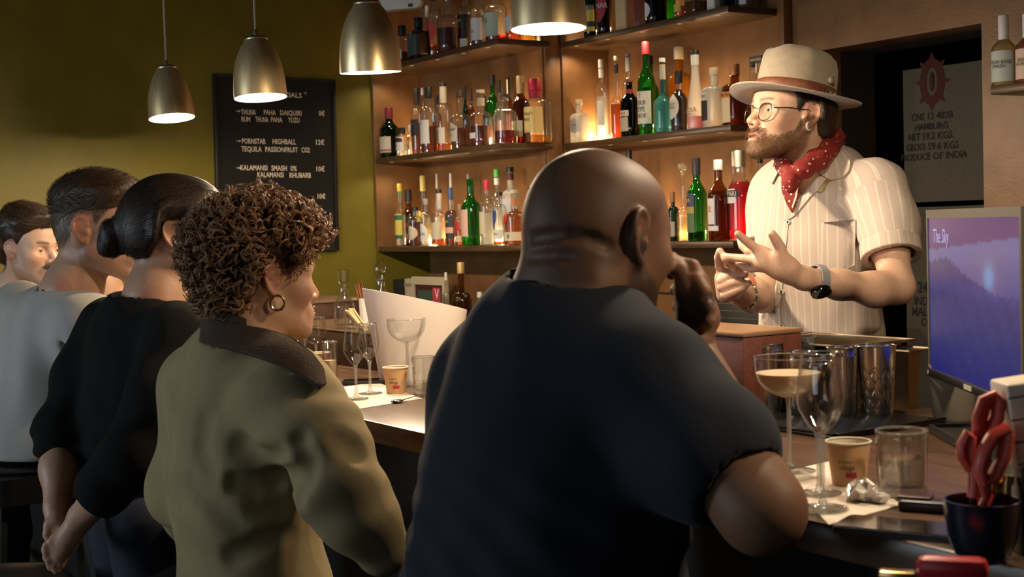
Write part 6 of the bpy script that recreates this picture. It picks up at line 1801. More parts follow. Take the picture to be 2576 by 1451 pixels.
# ================================================================== the bald guest
def bald_guest():
    root = thing('person', 'bald man in a dark navy T-shirt leaning on the bar, hand at his mouth', 'person', (*P(1400, 1400, 1.95)[:2], 0.0))
    fw = np.array([-.17,.98,-.10]); right = np.array([.985,.17,0])
    o = P(1604, 606, 1.95) - right*.078
    b = Body(); b.head(o, fw, (0,0,1), 1.13, jaw=1.1, ear=1.22)
    nb = P(1436, 768, 2.0)
    nk0 = b.from_head(np.array([[0,-.032,-.05]]))[0]
    b.rc(nk0, nb, .078, .082, .03)
    b.rc(b.from_head(np.array([[-.02,-.075,-.050]]))[0], b.from_head(np.array([[.05,-.060,-.058]]))[0], .026, .022, .02)
    b.rc(b.from_head(np.array([[-.03,-.078,-.088]]))[0], b.from_head(np.array([[.05,-.070,-.090]]))[0], .028, .026, .018)
    shL, shR = P(1232, 985, 2.12), P(1640, 975, 1.88)
    elR, wrR = P(1915, 1282, 1.73), P(1742, 872, 2.03)
    elL = P(1130, 1330, 2.25)
    b.rc(shL, shR, .06, .06, .05); b.rc(nb, (shL+shR)/2 + V(0,0,-.12), .08, .08, .05)
    b.chain([shR, elR], [.060,.053], .03); b.chain([elR, P(1842,1100,1.87), wrR], [.050,.046,.031], .03)
    f = lambda pts, d0, d1: [P(x, y, d0+(d1-d0)*i/(len(pts)-1)) for i, (x, y) in enumerate(pts)]
    b.hand([(wrR, P(1752,790,2.02), .030, .028), (P(1775,800,2.02), P(1752,720,2.03), .022, .020), (P(1745,800,2.02), P(1728,730,2.03), .022, .020)],
           [(f([(1738,725),(1712,682),(1700,662),(1690,648)], 2.02, 2.05), [.0155,.0135,.012,.0095]),
            (f([(1760,705),(1742,672),(1714,664),(1690,690)], 2.02, 2.06), [.0130,.0122,.0110,.0095]),
            (f([(1772,738),(1752,704),(1722,706),(1700,730)], 2.00, 2.05), [.0132,.0124,.0112,.0096]),
            (f([(1780,775),(1758,745),(1730,750),(1706,772)], 1.99, 2.04), [.0128,.0120,.0108,.0092]),
            (f([(1782,806),(1762,785),(1738,792),(1716,808)], 1.99, 2.03), [.0118,.0108,.0098,.0084])], .008)
    for seg in creases(b.d, [([(1340,600),(1390,592),(1440,594),(1490,602),(1530,618)], .010, .0065), ([(1335,648),(1380,642),(1430,646)], .009, .004)], 2.0): b.cuts.append(seg)
    lo, hi = bbox([elR, wrR, P(1690,640,2.06), shR, shL, nb], .075); h0 = head_region(b)
    line = hairline([-.14,-.06,-.03,-.01,.02,.06,.1], [-.065,-.06,-.03,.03,.02,.055,.065])
    ob, v, fq = body_mesh(b, [(np.minimum(lo, h0[0]), np.maximum(hi, h0[1]), .0036)], DEEP, root, SK_dark,
                          lip=(.10,.04,.03), flush=.2, brow=(.01,.008,.007), beard=((.012,.010,.009), .75), scalp=(line, (.070,.036,.023), .55))
    eyes(b, root, (.03,.015,.01))
    # T-shirt
    s = Body()
    s.rc(shL, shR, .088, .084, .06)
    s.rc(shL*.35+shR*.65 + V(0,0,.045), nb + V(0,0,-.02), .07, .085, .06); s.rc(shL*.65+shR*.35 + V(0,0,.045), nb + V(0,0,-.02), .07, .088, .06)
    mid = (shL+shR)/2
    bl = (shL-shR); bl /= np.linalg.norm(bl); bf = np.cross(bl, (0,0,-1)) * 1.0; bf = np.array([-bl[1], bl[0], 0]) * -1; bf /= np.linalg.norm(bf)
    RT = np.stack([bl, bf, [0,0,1]], 1)
    s.ell(P(1430,1080,2.0), (.215,.150,.24), RT, .06)
    s.ell(P(1365,1380,1.98), (.205,.170,.26), RT, .07)
    s.ell(P(1345,1620,1.97), (.215,.175,.22), RT, .07)
    slv = shR*.42 + elR*.58
    s.chain([shR, shR*.5+elR*.5, slv], [.084,.082,.082], .05)
    s.chain([shL, shL*.5+elL*.5], [.082,.074], .05)
    armR = elR - shR; armR /= np.linalg.norm(armR); armL = elL - shL; armL /= np.linalg.norm(armL)
    hem = (P(1800,1262,1.74)*.5 + P(1905,1165,1.74)*.5)
    def tee(p):
        w = .004*vnoise(p, 20, 11) + .0035*vnoise(p*np.array([1,1,.5],F32), 44, 12)
        wr = np.clip((1.22-p[:,2])/.2, 0, 1)
        w = w + wr*.006*np.sin((p[:,0]*.7+p[:,1]*.5+p[:,2]*1.4)*70 + 2*vnoise(p, 12, 3))*.6
        d = s.d(p) + w
        dl = (p - hem.astype(F32)) @ armR.astype(F32); near = sd_rc(p, shR, elR, .12, .11)
        out = (p - shR.astype(F32)) @ (-bl).astype(F32)
        d = np.where((near < 0) & (out > .01), np.maximum(d, dl), d)
        hole = np.maximum(sd_rc(p, shR*.5+elR*.5, elR, .060, .060), -(dl + .05)); d = np.maximum(d, -hole)
        nkc = sd_rc(p, nk0 + V(0,0,.10), nb + V(0,0,.0), .105, .085)
        d = smax(d, -nkc, .006)
        return np.maximum(d, .80 - p[:,2])
    M_navy = mat('dark_navy_cotton', (.0120,.0150,.0240), .85, var=.12, scale=300, bump=.25, bscale=900, sheen=.04, spec=.25)
    lo, hi = bbox([shL, shR, slv, P(1345,1650,1.97), P(1110,1400,2.1)], .24); lo[2] = .78
    cloth_mesh('t_shirt', tee, lo, hi, .0065, M_navy, root, 2)
    hip = np.array([*P(1345,1600,1.97)[:2], .86])
    legs(root, hip + bl*.10, hip - bl*.10, M_jeans, fwd=(0,1,0), r=.10, top=hip + V(0,0,.06))
bald_guest()

# ================================================================== the curly haired guest
def curly_guest():
    root = thing('person', 'person with short curly brown hair, gold hoop earring and khaki jacket with brown collar', 'person', (*P(600, 1200, 2.5)[:2], 0.0))
    fw = np.array([.02,1.0,-.03]); right = np.array([1.0,-.02,0])
    o = P(693, 706, 2.42) - right*.072
    b = Body(); b.head(o, fw, (0,0,1), .98, jaw=.88, chin=.95, nose=.9, ear=.98)
    nb = P(610, 860, 2.47); nk0 = b.from_head(np.array([[0,-.03,-.05]]))[0]
    b.rc(nk0, nb, .054, .060, .03)
    shL, shR = P(520, 985, 2.63), P(728, 995, 2.38)
    elR, wrR = P(842, 1215, 2.31), P(955, 1385, 2.36)
    b.rc(shL, shR, .045, .045, .04); b.rc(nb, (shL+shR)/2, .06, .06, .04)
    h0 = head_region(b); lo, hi = bbox([shL, shR, nb], .06)
    line = hairline([-.14,-.08,-.055,-.034,-.022,.018,.026,.05,.072,.1], [-.080,-.080,-.058,-.020,.032,.030,.002,.030,.055,.062])
    ob, v, fq = body_mesh(b, [(np.minimum(lo, h0[0]), np.maximum(hi, h0[1]), .0034)], FAIR2, root, SK_light, brow=(.08,.045,.02), scalp=(line, (.05,.028,.016), .9), flush=.5)
    eyes(b, root, (.08,.06,.04))
    # curls
    M_curl = mat('curly_brown_hair', (.27,.140,.060), .45, var=.45, scale=90)
    M_curlbase = mat('dark_hair_base', (.040,.021,.011), .7, bump=.6, bscale=200, var=.4, scale=120)
    thick = lambda q: .014 + .024*ss(-.02,.09,q[:,2]) 
    hc = cap_fn(b, line, thick, .035)
    def hcn(p): return hc(p) + .009
    big = (h0[0]-.06, h0[1]+.07)
    cloth_mesh('hair_base', hcn, big[0], big[1], .005, M_curlbase, root)
    hv, hf = mesh_sdf(hc, big[0], big[1], .006)
    hq = b.to_head(hv.astype(F32)); keep = (line(hq) < -.010 - .034*((hq[:,1] > -.055) & (hq[:,1] < .030)))
    hv = hv[keep]; rs = np.random.RandomState(5)
    pts = sample_pts(hv, 1150, 6); nn = grad(hc, pts.astype(F32)).astype(float)
    gs_v, gs_f, nvert = [], [], 0
    steps, sides = 15, 4
    ths = np.linspace(0, 1, steps)
    for i in range(len(pts)):
        n = nn[i]; t1 = np.cross(n, rs.normal(size=3)); t1 /= np.linalg.norm(t1)
        down = V(0,0,-1) - n*(-n[2])
        ax_ = n*rs.uniform(.0,.5) + (down*rs.uniform(.1,.7) + t1*rs.uniform(-.9,.9)); ax_ /= np.linalg.norm(ax_)
        e1 = np.cross(ax_, n); e1 /= (np.linalg.norm(e1)+1e-9); e2 = np.cross(ax_, e1)
        L_ = rs.uniform(.014,.034); rad = rs.uniform(.0065,.0125); turns = rs.uniform(.8,1.7); ph = rs.uniform(0,6.28)
        start = pts[i] - n*.008
        for kk in range(3):
            oo = rs.normal(size=3)*.0016; dp = rs.normal()*.22
            path = [start + oo + ax_*L_*t + n*.009*math.sin(t*2.4) + (e1*math.cos(ph+dp+turns*6.28*t) + e2*math.sin(ph+dp+turns*6.28*t))*rad*(1+.08*dp)*min(1, .35+t*1.6) for t in ths]
            g = g_tube(path, [(.0016 - .0010*t) for t in ths], sides, False)
            gs_v.append(np.array(g[0])); gs_f.append(np.array(g[1]) + nvert); nvert += len(g[0])
    quad_mesh('curls', np.concatenate(gs_v), np.concatenate(gs_f), M_curl, root)['kind'] = 'stuff'
    # hoop earring
    ec = b.from_head(np.array([[.079,.000,-.040]], F32))[0].astype(float)
    part_w('hoop_earring', g_tube([ec + right*0.002 + V(.35*.0120*math.cos(a), .94*.0120*math.cos(a), .0130*math.sin(a)) for a in np.linspace(0,2*math.pi,29)], .0026, 8, False), mat('gold_hoop', (.72,.52,.25), .25, 1.0), root)
    # jacket
    s = Body(); bl = np.array([-1.0,0,0]); bf = np.array([0,1.0,0]); RT = np.stack([bl, bf, [0,0,1]], 1)
    s.rc(shL + V(.01,0,0), shR + V(-.01,0,0), .080, .078, .06)
    s.rc(nb + V(0,0,-.03), (shL+shR)/2 + V(0,0,.03), .070, .095, .06)
    s.ell(P(605,1130,2.53), (.168,.125,.24), RT, .06)
    s.ell(P(620,1350,2.54), (.160,.125,.22), RT, .07)
    s.ell(P(650,1520,2.55), (.165,.130,.15), RT, .06)
    s.chain([shR, P(795,1110,2.33), elR], [.078,.070,.066], .05); s.chain([elR, P(900,1300,2.32), wrR], [.066,.058,.050], .04)
    elL = P(470, 1230, 2.68); s.chain([shL, elL], [.078,.066], .05); s.chain([elL, P(500,1330,2.95)], [.07,.055], .04)
    c_armx = [ (P(770,1150,2.26), P(725,1330,2.34), .014), (P(560,1215,2.36), P(735,1195,2.28), .016), (P(480,1210,2.43), P(640,1350,2.36), .012), (P(580,1400,2.40), P(740,1340,2.33), .013), (P(640,930,2.36), P(760,900,2.30), .008), (P(610,1110,2.36), P(740,1150,2.28), .010)]
    crs = creases(s.d, [([(590,1215),(640,1220),(690,1212),(745,1190)], .022, .014), ([(752,1110),(768,1150),(764,1200),(742,1260)], .020, .016), ([(480,1210),(540,1270),(600,1320)], .030, .005), ([(585,1400),(650,1370),(720,1345)], .024, .012), ([(610,1115),(660,1140),(710,1150)], .030, .005), ([(640,945),(700,930),(750,920)], .024, .004), ([(850,1110),(885,1130),(905,1150)], .024, .005), ([(520,1060),(510,1130),(530,1200)], .03, .004), ([(640,1290),(700,1280),(735,1265)], .028, .006)], 2.4)
    def jacket(p):
        w = .006*vnoise(p, 17, 21) + .0042*vnoise(p*np.array([1,1,.55],F32), 38, 22)
        d = s.d(p) + w
        for a, c_, r_ in crs: d = smax(d, -sd_rc(p, a, c_, r_, r_), .012)
        slv = np.clip(1 - np.abs(sd_rc(p, shR, elR, .07, .06))/.06, 0, 1)
        d = d + slv*.004*np.sin((p @ ((elR-shR)/np.linalg.norm(elR-shR)).astype(F32))*95 + 2.2*vnoise(p, 18, 4))
        nkc = sd_rc(p, nk0 + V(0,0,.06), nb + V(0,0,-.01), .075, .065); d = smax(d, -nkc, .008)
        return np.maximum(d, .83 - p[:,2])
    M_khaki = mat('khaki_canvas', (.31,.24,.118), .85, var=.12, scale=14, bump=.35, bscale=700)
    lo, hi = bbox([shL, shR, elR, wrR, elL, P(640,1500,2.5), P(470,1330,2.95)], .17); lo[2] = .81
    cloth_mesh('jacket', jacket, lo, hi, .0060, M_khaki, root, 2)
    # corduroy collar folded round the neck
    M_cord = mat('brown_corduroy_collar', (.060,.034,.019), .85, bump=.5, bscale=260, stretch=(1,1,1), var=.2, scale=60)
    def under(p): return smin(s.d(p), sd_rc(p, nk0 + V(0,0,-.02), nb + V(0,0,-.05), .062, .078), .04)
    drape('collar', [(506,800),(560,808),(620,818),(680,828),(735,848),(785,885),(815,925),(822,966),(806,972),(765,945),(700,912),(630,888),(560,872),(500,866)], under, .016, .010, M_cord, root, 2.45, 9)
    drape('collar_stand', [(500,780),(530,774),(570,786),(620,800),(620,822),(560,806),(508,798)], under, .010, .008, M_cord, root, 2.5, 8)
    hip = np.array([*P(640,1500,2.55)[:2], .86])
    legs(root, hip + bl*.075, hip - bl*.075, M_blacktr, fwd=bf, r=.082)
curly_guest()

# ================================================================== the guest in the black top
def black_top_guest():
    root = thing('person', 'woman with black hair in a low bun and black top, hands clasped behind her back', 'person', (*P(330, 1200, 3.05)[:2], 0.0))
    fw = np.array([.36,.93,-.02]); right = np.array([.93,-.36,0])
    o = P(441, 592, 3.0) - right*.072
    b = Body(); b.head(o, fw, (0,0,1), 1.0, jaw=.9, chin=.95, ear=1.0)
    nb = P(392, 748, 3.06); nk0 = b.from_head(np.array([[0,-.03,-.05]]))[0]
    b.rc(nk0, nb, .052, .062, .03)
    shL, shR = P(275, 830, 3.22), P(452, 850, 2.92)
    elL, wrL = P(150, 1085, 3.06), P(142, 1275, 2.92)
    elR, wrR = P(330, 1150, 2.80), P(205, 1300, 2.84)
    b.rc(shL, shR, .045, .045, .04); b.rc(nb, (shL+shR)/2, .06, .06, .05)
    b.chain([shL, elL], [.045,.040], .03); b.chain([elL, P(150,1180,2.98), wrL], [.039,.038,.026], .03)
    b.chain([shR, elR], [.045,.040], .03); b.chain([elR, P(262,1235,2.80), wrR], [.040,.038,.028], .03)
    f = lambda pts, d0, d1: [P(x, y, d0+(d1-d0)*i/(len(pts)-1)) for i, (x, y) in enumerate(pts)]
    b.hand([(wrL, P(140,1315,2.9), .024, .022), (P(150,1310,2.9), P(135,1340,2.9), .018, .016)],
           [(f([(140,1310),(122,1320),(118,1345),(124,1362)], 2.89, 2.88), [.012,.010,.009,.0078]),
            (f([(150,1325),(160,1340),(172,1350)], 2.89, 2.87), [.012,.0100,.0085]),
            (f([(145,1335),(156,1356),(168,1366)], 2.89, 2.87), [.012,.0100,.0085]),
            (f([(138,1345),(150,1370),(160,1380)], 2.89, 2.87), [.011,.0095,.008])])
    b.hand([(wrR, P(165,1365,2.84), .026, .022), (P(182,1350,2.84), P(150,1395,2.84), .018, .018), (P(172,1335,2.84), P(140,1370,2.84), .016, .016)],
           [(f([(155,1390),(140,1412),(128,1425),(122,1410)], 2.84, 2.83), [.012,.010,.009,.0078]),
            (f([(148,1385),(130,1400),(118,1402),(116,1388)], 2.84, 2.83), [.012,.010,.009,.0078]),
            (f([(142,1378),(126,1385),(114,1382),(116,1370)], 2.84, 2.83), [.0115,.0098,.0088,.0076]),
            (f([(160,1395),(152,1420),(142,1435),(134,1425)], 2.84, 2.83), [.011,.0092,.0082,.0072]),
            (f([(160,1350),(140,1352),(128,1362)], 2.84, 2.83), [.0115,.0098,.0085])])
    h0 = head_region(b); lo, hi = bbox([shL, shR, elL, elR, wrL, wrR, P(120,1425,2.84)], .06)
    line = hairline([-.14,-.09,-.06,-.040,-.026,.018,.026,.05,.075,.1], [-.050,-.058,-.056,-.020,.034,.034,.012,.038,.060,.066])
    ob, v, fq = body_mesh(b, [(np.minimum(lo, h0[0]), np.maximum(hi, h0[1]), .0036)], FAIR2, root, SK_light, brow=(.02,.012,.01), scalp=(line, (.02,.012,.010), .9))
    eyes(b, root, (.03,.02,.015))
    M_bh = mat('sleek_black_hair', (.0085,.0060,.0052), .50, var=.3, scale=200, spec=.4, bump=.4, bscale=250)
    hc0 = cap_fn(b, line, .020, .03)
    bun = b.from_head(np.array([[0,-.132,-.004]], F32))[0].astype(float)
    bb = Body(); bb.ell(bun, (.034,.034,.034)); bb.ell(bun + V(-.008,-.012,-.016), (.028,.026,.026), None, .015); bb.ell(bun + V(0,-.004,.020), (.026,.024,.020), None, .015)
    bb.rc(bun, b.from_head(np.array([[0,-.085,.015]], F32))[0], .022, .030, .02)
    def hc(p): return smin(hc0(p), bb.d(p) + .0035*vnoise(p*np.array([1,1.6,1],F32), 95, 4), .015)
    big = (h0[0] - np.array([.02,.09,.0]), h0[1] + .03)
    cloth_mesh('hair', hc, big[0], big[1], .004, M_bh, root, 2)
    hv, _ = mesh_sdf(hc0, big[0], big[1], .006); hq = b.to_head(hv.astype(F32)); hv = hv[line(hq) < -.004]
    tgt = (bun + V(0,.02,0)).astype(F32)
    M_bh2 = mat('highlight_hair_strands', (.034,.022,.015), .48, var=.4, scale=200, spec=.4)  # brown highlights put into the strand colour, lighter than the hair below
    strands('hair_strands', hc, sample_pts(hv, 3600, 2), lambda p, n: (tgt - p)/np.linalg.norm(tgt-p, axis=1, keepdims=True), .07, 5, .0012, .0012, M_bh2, root, jitter=.07)
    bv, _ = mesh_sdf(bb.d, bun-.07, bun+.07, .006)
    strands('bun_strands', hc, sample_pts(bv, 900, 3), lambda p, n: np.cross(n, np.tile(np.array([.2,1,.3],F32), (len(p),1))), .06, 5, .003, .0014, M_bh2, root, jitter=.35)
    # top
    s = Body(); bl = np.array([-1.0,0,0]); bf = np.array([0,1.0,0]); RT = np.stack([bl, bf, [0,0,1]], 1)
    s.rc(shL, shR, .066, .066, .06); s.rc(nb + V(0,-.02,-.05), (shL+shR)/2, .085, .09, .05)
    s.ell(P(350,980,3.07), (.170,.115,.22), RT, .06); s.ell(P(330,1170,3.06), (.150,.115,.18), RT, .06)
    s.chain([shL, P(205,950,3.14), elL], [.066,.060,.056], .05); s.chain([elL, P(147,1120,3.02)], [.058,.052], .03)
    s.chain([shR, P(410,1000,2.85), elR], [.070,.068,.062], .05); s.chain([elR, P(262,1232,2.80)], [.062,.060], .03)
    def top(p):
        d = s.d(p) + .0035*vnoise(p, 26, 31) + .002*vnoise(p, 60, 32)
        cu = np.clip((1.10-p[:,2])/.06, 0, 1)*np.clip(1 - np.abs(sd_rc(p, elL, P(147,1120,3.02), .05, .05))/.05, 0, 1)
        d = d + cu*.006*np.sin(p[:,2]*150)
        nkc = sd_rc(p, nk0 + V(0,-.01,.08), nb + V(0,-.015,-.012), .10, .082); d = smax(d, -nkc, .006)
        lowc = P(330,1275,2.95)[2]
        d = np.where(sd_rc(p, elR, wrR, .075, .07) < 0, d, np.maximum(d, lowc - p[:,2]))
        hemR = (p - P(235,1262,2.81).astype(F32)) @ ((wrR-elR)/np.linalg.norm(wrR-elR)).astype(F32)
        d = np.where(sd_rc(p, elR, wrR, .08, .075) < 0, np.maximum(d, hemR), d)
        return d
    M_bt = mat('black_ribbed_knit', (.0050,.0050,.0050), .9, spec=.2, bump=.5, bscale=300, stretch=(1,1,4))
    lo, hi = bbox([shL, shR, elL, elR, P(330,1275,3.0)], .17)
    cloth_mesh('knit_top', top, lo, hi, .0065, M_bt, root, 2)
    part_w('bracelet', g_tube([wrR*.8+elR*.2*1 + (lambda a: (np.cross((wrR-elR)/np.linalg.norm(wrR-elR), (0,0,1))*math.cos(a) + np.array([0,0,1])*math.sin(a))*.033)(a) for a in np.linspace(0,2*math.pi,25)], .0014, 6, False), mat('gold_hoop', (.72,.52,.25), .25, 1.0), root)
    hip = np.array([*P(335,1290,3.05)[:2], .88])
    legs(root, hip + bl*.075, hip - bl*.075, M_jeans, fwd=bf, r=.085)
black_top_guest()

# ================================================================== the guest in the grey T-shirt
def grey_guest():
    root = thing('person', 'man with short brown hair and pale grey T-shirt sitting on the bar stool', 'person', (*P(120, 1000, 3.5)[:2], 0.0))
    fw = np.array([.66,.75,-.06]); right = np.array([.75,-.66,0]); right /= np.linalg.norm(right)
    o = P(219, 580, 3.42) - right*.073
    b = Body(); b.head(o, fw, (0,0,1), 1.10, jaw=1.04, ear=1.02)
    nb = P(180, 735, 3.5); nk0 = b.from_head(np.array([[0,-.03,-.05]]))[0]
    b.rc(nk0, nb, .062, .068, .03)
    shL, shR = P(60, 800, 3.75), P(222, 830, 3.40)
    elR, wrR = P(300, 1020, 3.36), P(420, 990, 3.50)
    b.rc(shL, shR, .05, .05, .04); b.rc(nb, (shL+shR)/2, .065, .07, .05)
    b.chain([shR, elR], [.052,.042], .03); b.chain([elR, wrR], [.042,.028], .03)
    f = lambda pts, d0, d1: [P(x, y, d0+(d1-d0)*i/(len(pts)-1)) for i, (x, y) in enumerate(pts)]
    b.hand([(wrR, P(448,985,3.52), .024, .022)], [(f([(450,975),(475,972),(490,980)], 3.52, 3.53), [.011,.009,.008]), (f([(452,985),(480,985),(495,992)], 3.52, 3.53), [.011,.009,.008]), (f([(450,996),(476,998),(490,1003)], 3.52, 3.53), [.010,.009,.008]), (f([(440,975),(455,960),(470,958)], 3.5, 3.5), [.011,.009,.008])])
    h0 = head_region(b); lo, hi = bbox([shL, shR, elR, wrR, P(490,1000,3.53)], .06)
    line = hairline([-.14,-.085,-.06,-.034,-.022,.016,.022,.05,.075,.1], [-.050,-.052,-.045,-.010,.036,.034,.010,.045,.060,.066])
    ob, v, fq = body_mesh(b, [(np.minimum(lo, h0[0]), np.maximum(hi, h0[1]), .0038)], FAIR2, root, SK_light, brow=(.07,.04,.02), beard=((.16,.075,.04), .45), scalp=(line, (.075,.045,.026), .75), flush=.6)
    eyes(b, root, (.08,.07,.05))
    lt = hairline([-.14,-.10,-.06,-.02,.03,.055,.08,.1], [-.035,-.025,.020,.046,.046,.050,.060,.066])
    hc = cap_fn(b, lt, lambda q: .001 + .023*ss(.02,.10,q[:,2]), .05)
    M_bh = mat('short_brown_hair', (.070,.038,.018), .5, var=.35, scale=220)
    big = (h0[0]-.01, h0[1]+.035)
    cloth_mesh('hair', hc, big[0], big[1], .0045, mat('short_brown_hair_base', (.045,.024,.012), .6, bump=.4, bscale=300), root)
    hv, _ = mesh_sdf(hc, big[0], big[1], .006); hq = b.to_head(hv.astype(F32)); hv = hv[lt(hq) < -.002]
    fdir = (b.H[1] @ np.array([.2,.9,.35], F32)); hv = hv[b.to_head(hv.astype(F32))[:,2] > .035]
    strands('hair_strands', hc, sample_pts(hv, 4200, 2), lambda p, n: np.tile(fdir, (len(p),1)), .026, 4, .007, .0013, M_bh, root, jitter=.35)
    sv = v[(line(b.to_head(v.astype(F32))) < -.004) & (np.abs(b.to_head(v.astype(F32))[:,0]) < .085)]
    sv = sv[np.linalg.norm(b.to_head(sv.astype(F32)), axis=1) < .15]
    strands('side_hair', b.d_head, sample_pts(sv, 4200, 3), lambda p, n: np.tile(b.H[1] @ np.array([0,-.3,-1.], F32), (len(p),1)), .009, 2, .002, .0010, M_bh, root, jitter=.4)
    s = Body(); bl = np.array([-1.0,0,0]); bf = np.array([0,1.0,0]); RT = np.stack([bl, bf, [0,0,1]], 1)
    s.rc(shL, shR, .088, .088, .06); s.rc(nb + V(0,-.02,-.05), (shL+shR)/2, .08, .10, .06)
    s.ell(P(110,960,3.56), (.190,.135,.22), RT, .06); s.ell(P(95,1100,3.53), (.185,.145,.17), RT, .07)
    slv = shR*.40 + elR*.60
    s.chain([shR, slv], [.086,.078], .05); elL = P(-40,1000,3.85); s.chain([shL, elL], [.084,.07], .05)
    aR = elR - shR; aR /= np.linalg.norm(aR)
    cr = [(P(200,890,3.30), P(235,1010,3.30), .012), (P(165,860,3.34), P(205,960,3.32), .009)]
    def tee(p):
        d = s.d(p) + .005*vnoise(p, 20, 41) + .003*vnoise(p*np.array([1,1,.5],F32), 44, 42)
        for a, c_, r_ in cr: d = smax(d, -sd_rc(p, a, c_, r_*.6, r_*1.3), .03)
        dl = (p - slv.astype(F32)) @ aR.astype(F32); near = sd_rc(p, shR, elR, .105, .10); out = (p - shR.astype(F32)) @ V(1,0,0).astype(F32)
        d = np.where((near < 0) & (out > .0), np.maximum(d, dl), d)
        nkc = sd_rc(p, nk0 + V(0,0,.08), nb + V(0,0,.004), .10, .078); d = smax(d, -nkc, .006)
        return np.maximum(d, .955 - p[:,2])
    M_gt = mat('pale_grey_cotton', (.42,.40,.36), .85, var=.06, scale=300, bump=.25, bscale=900)
    lo, hi = bbox([shL, shR, slv, elL, P(95,1150,3.5)], .19); lo[2] = .93
    cloth_mesh('t_shirt', tee, lo, hi, .0070, M_gt, root, 2)
    hip = np.array([P(95,1100,3.53)[0], P(95,1100,3.53)[1]+.02, .99])
    k1, k2 = hip + bl*.12 + V(0,.36,.0), hip - bl*.12 + V(0,.36,.0)
    k1[2] = k2[2] = .955
    hip[2] = 1.015
    legs(root, hip + bl*.09, hip - bl*.09, mat('pale_trousers', (.10,.10,.11), .8), k1, k2, V(k1[0],k1[1]-.04,.30), V(k2[0],k2[1]-.04,.30), bf, .072)
grey_guest()

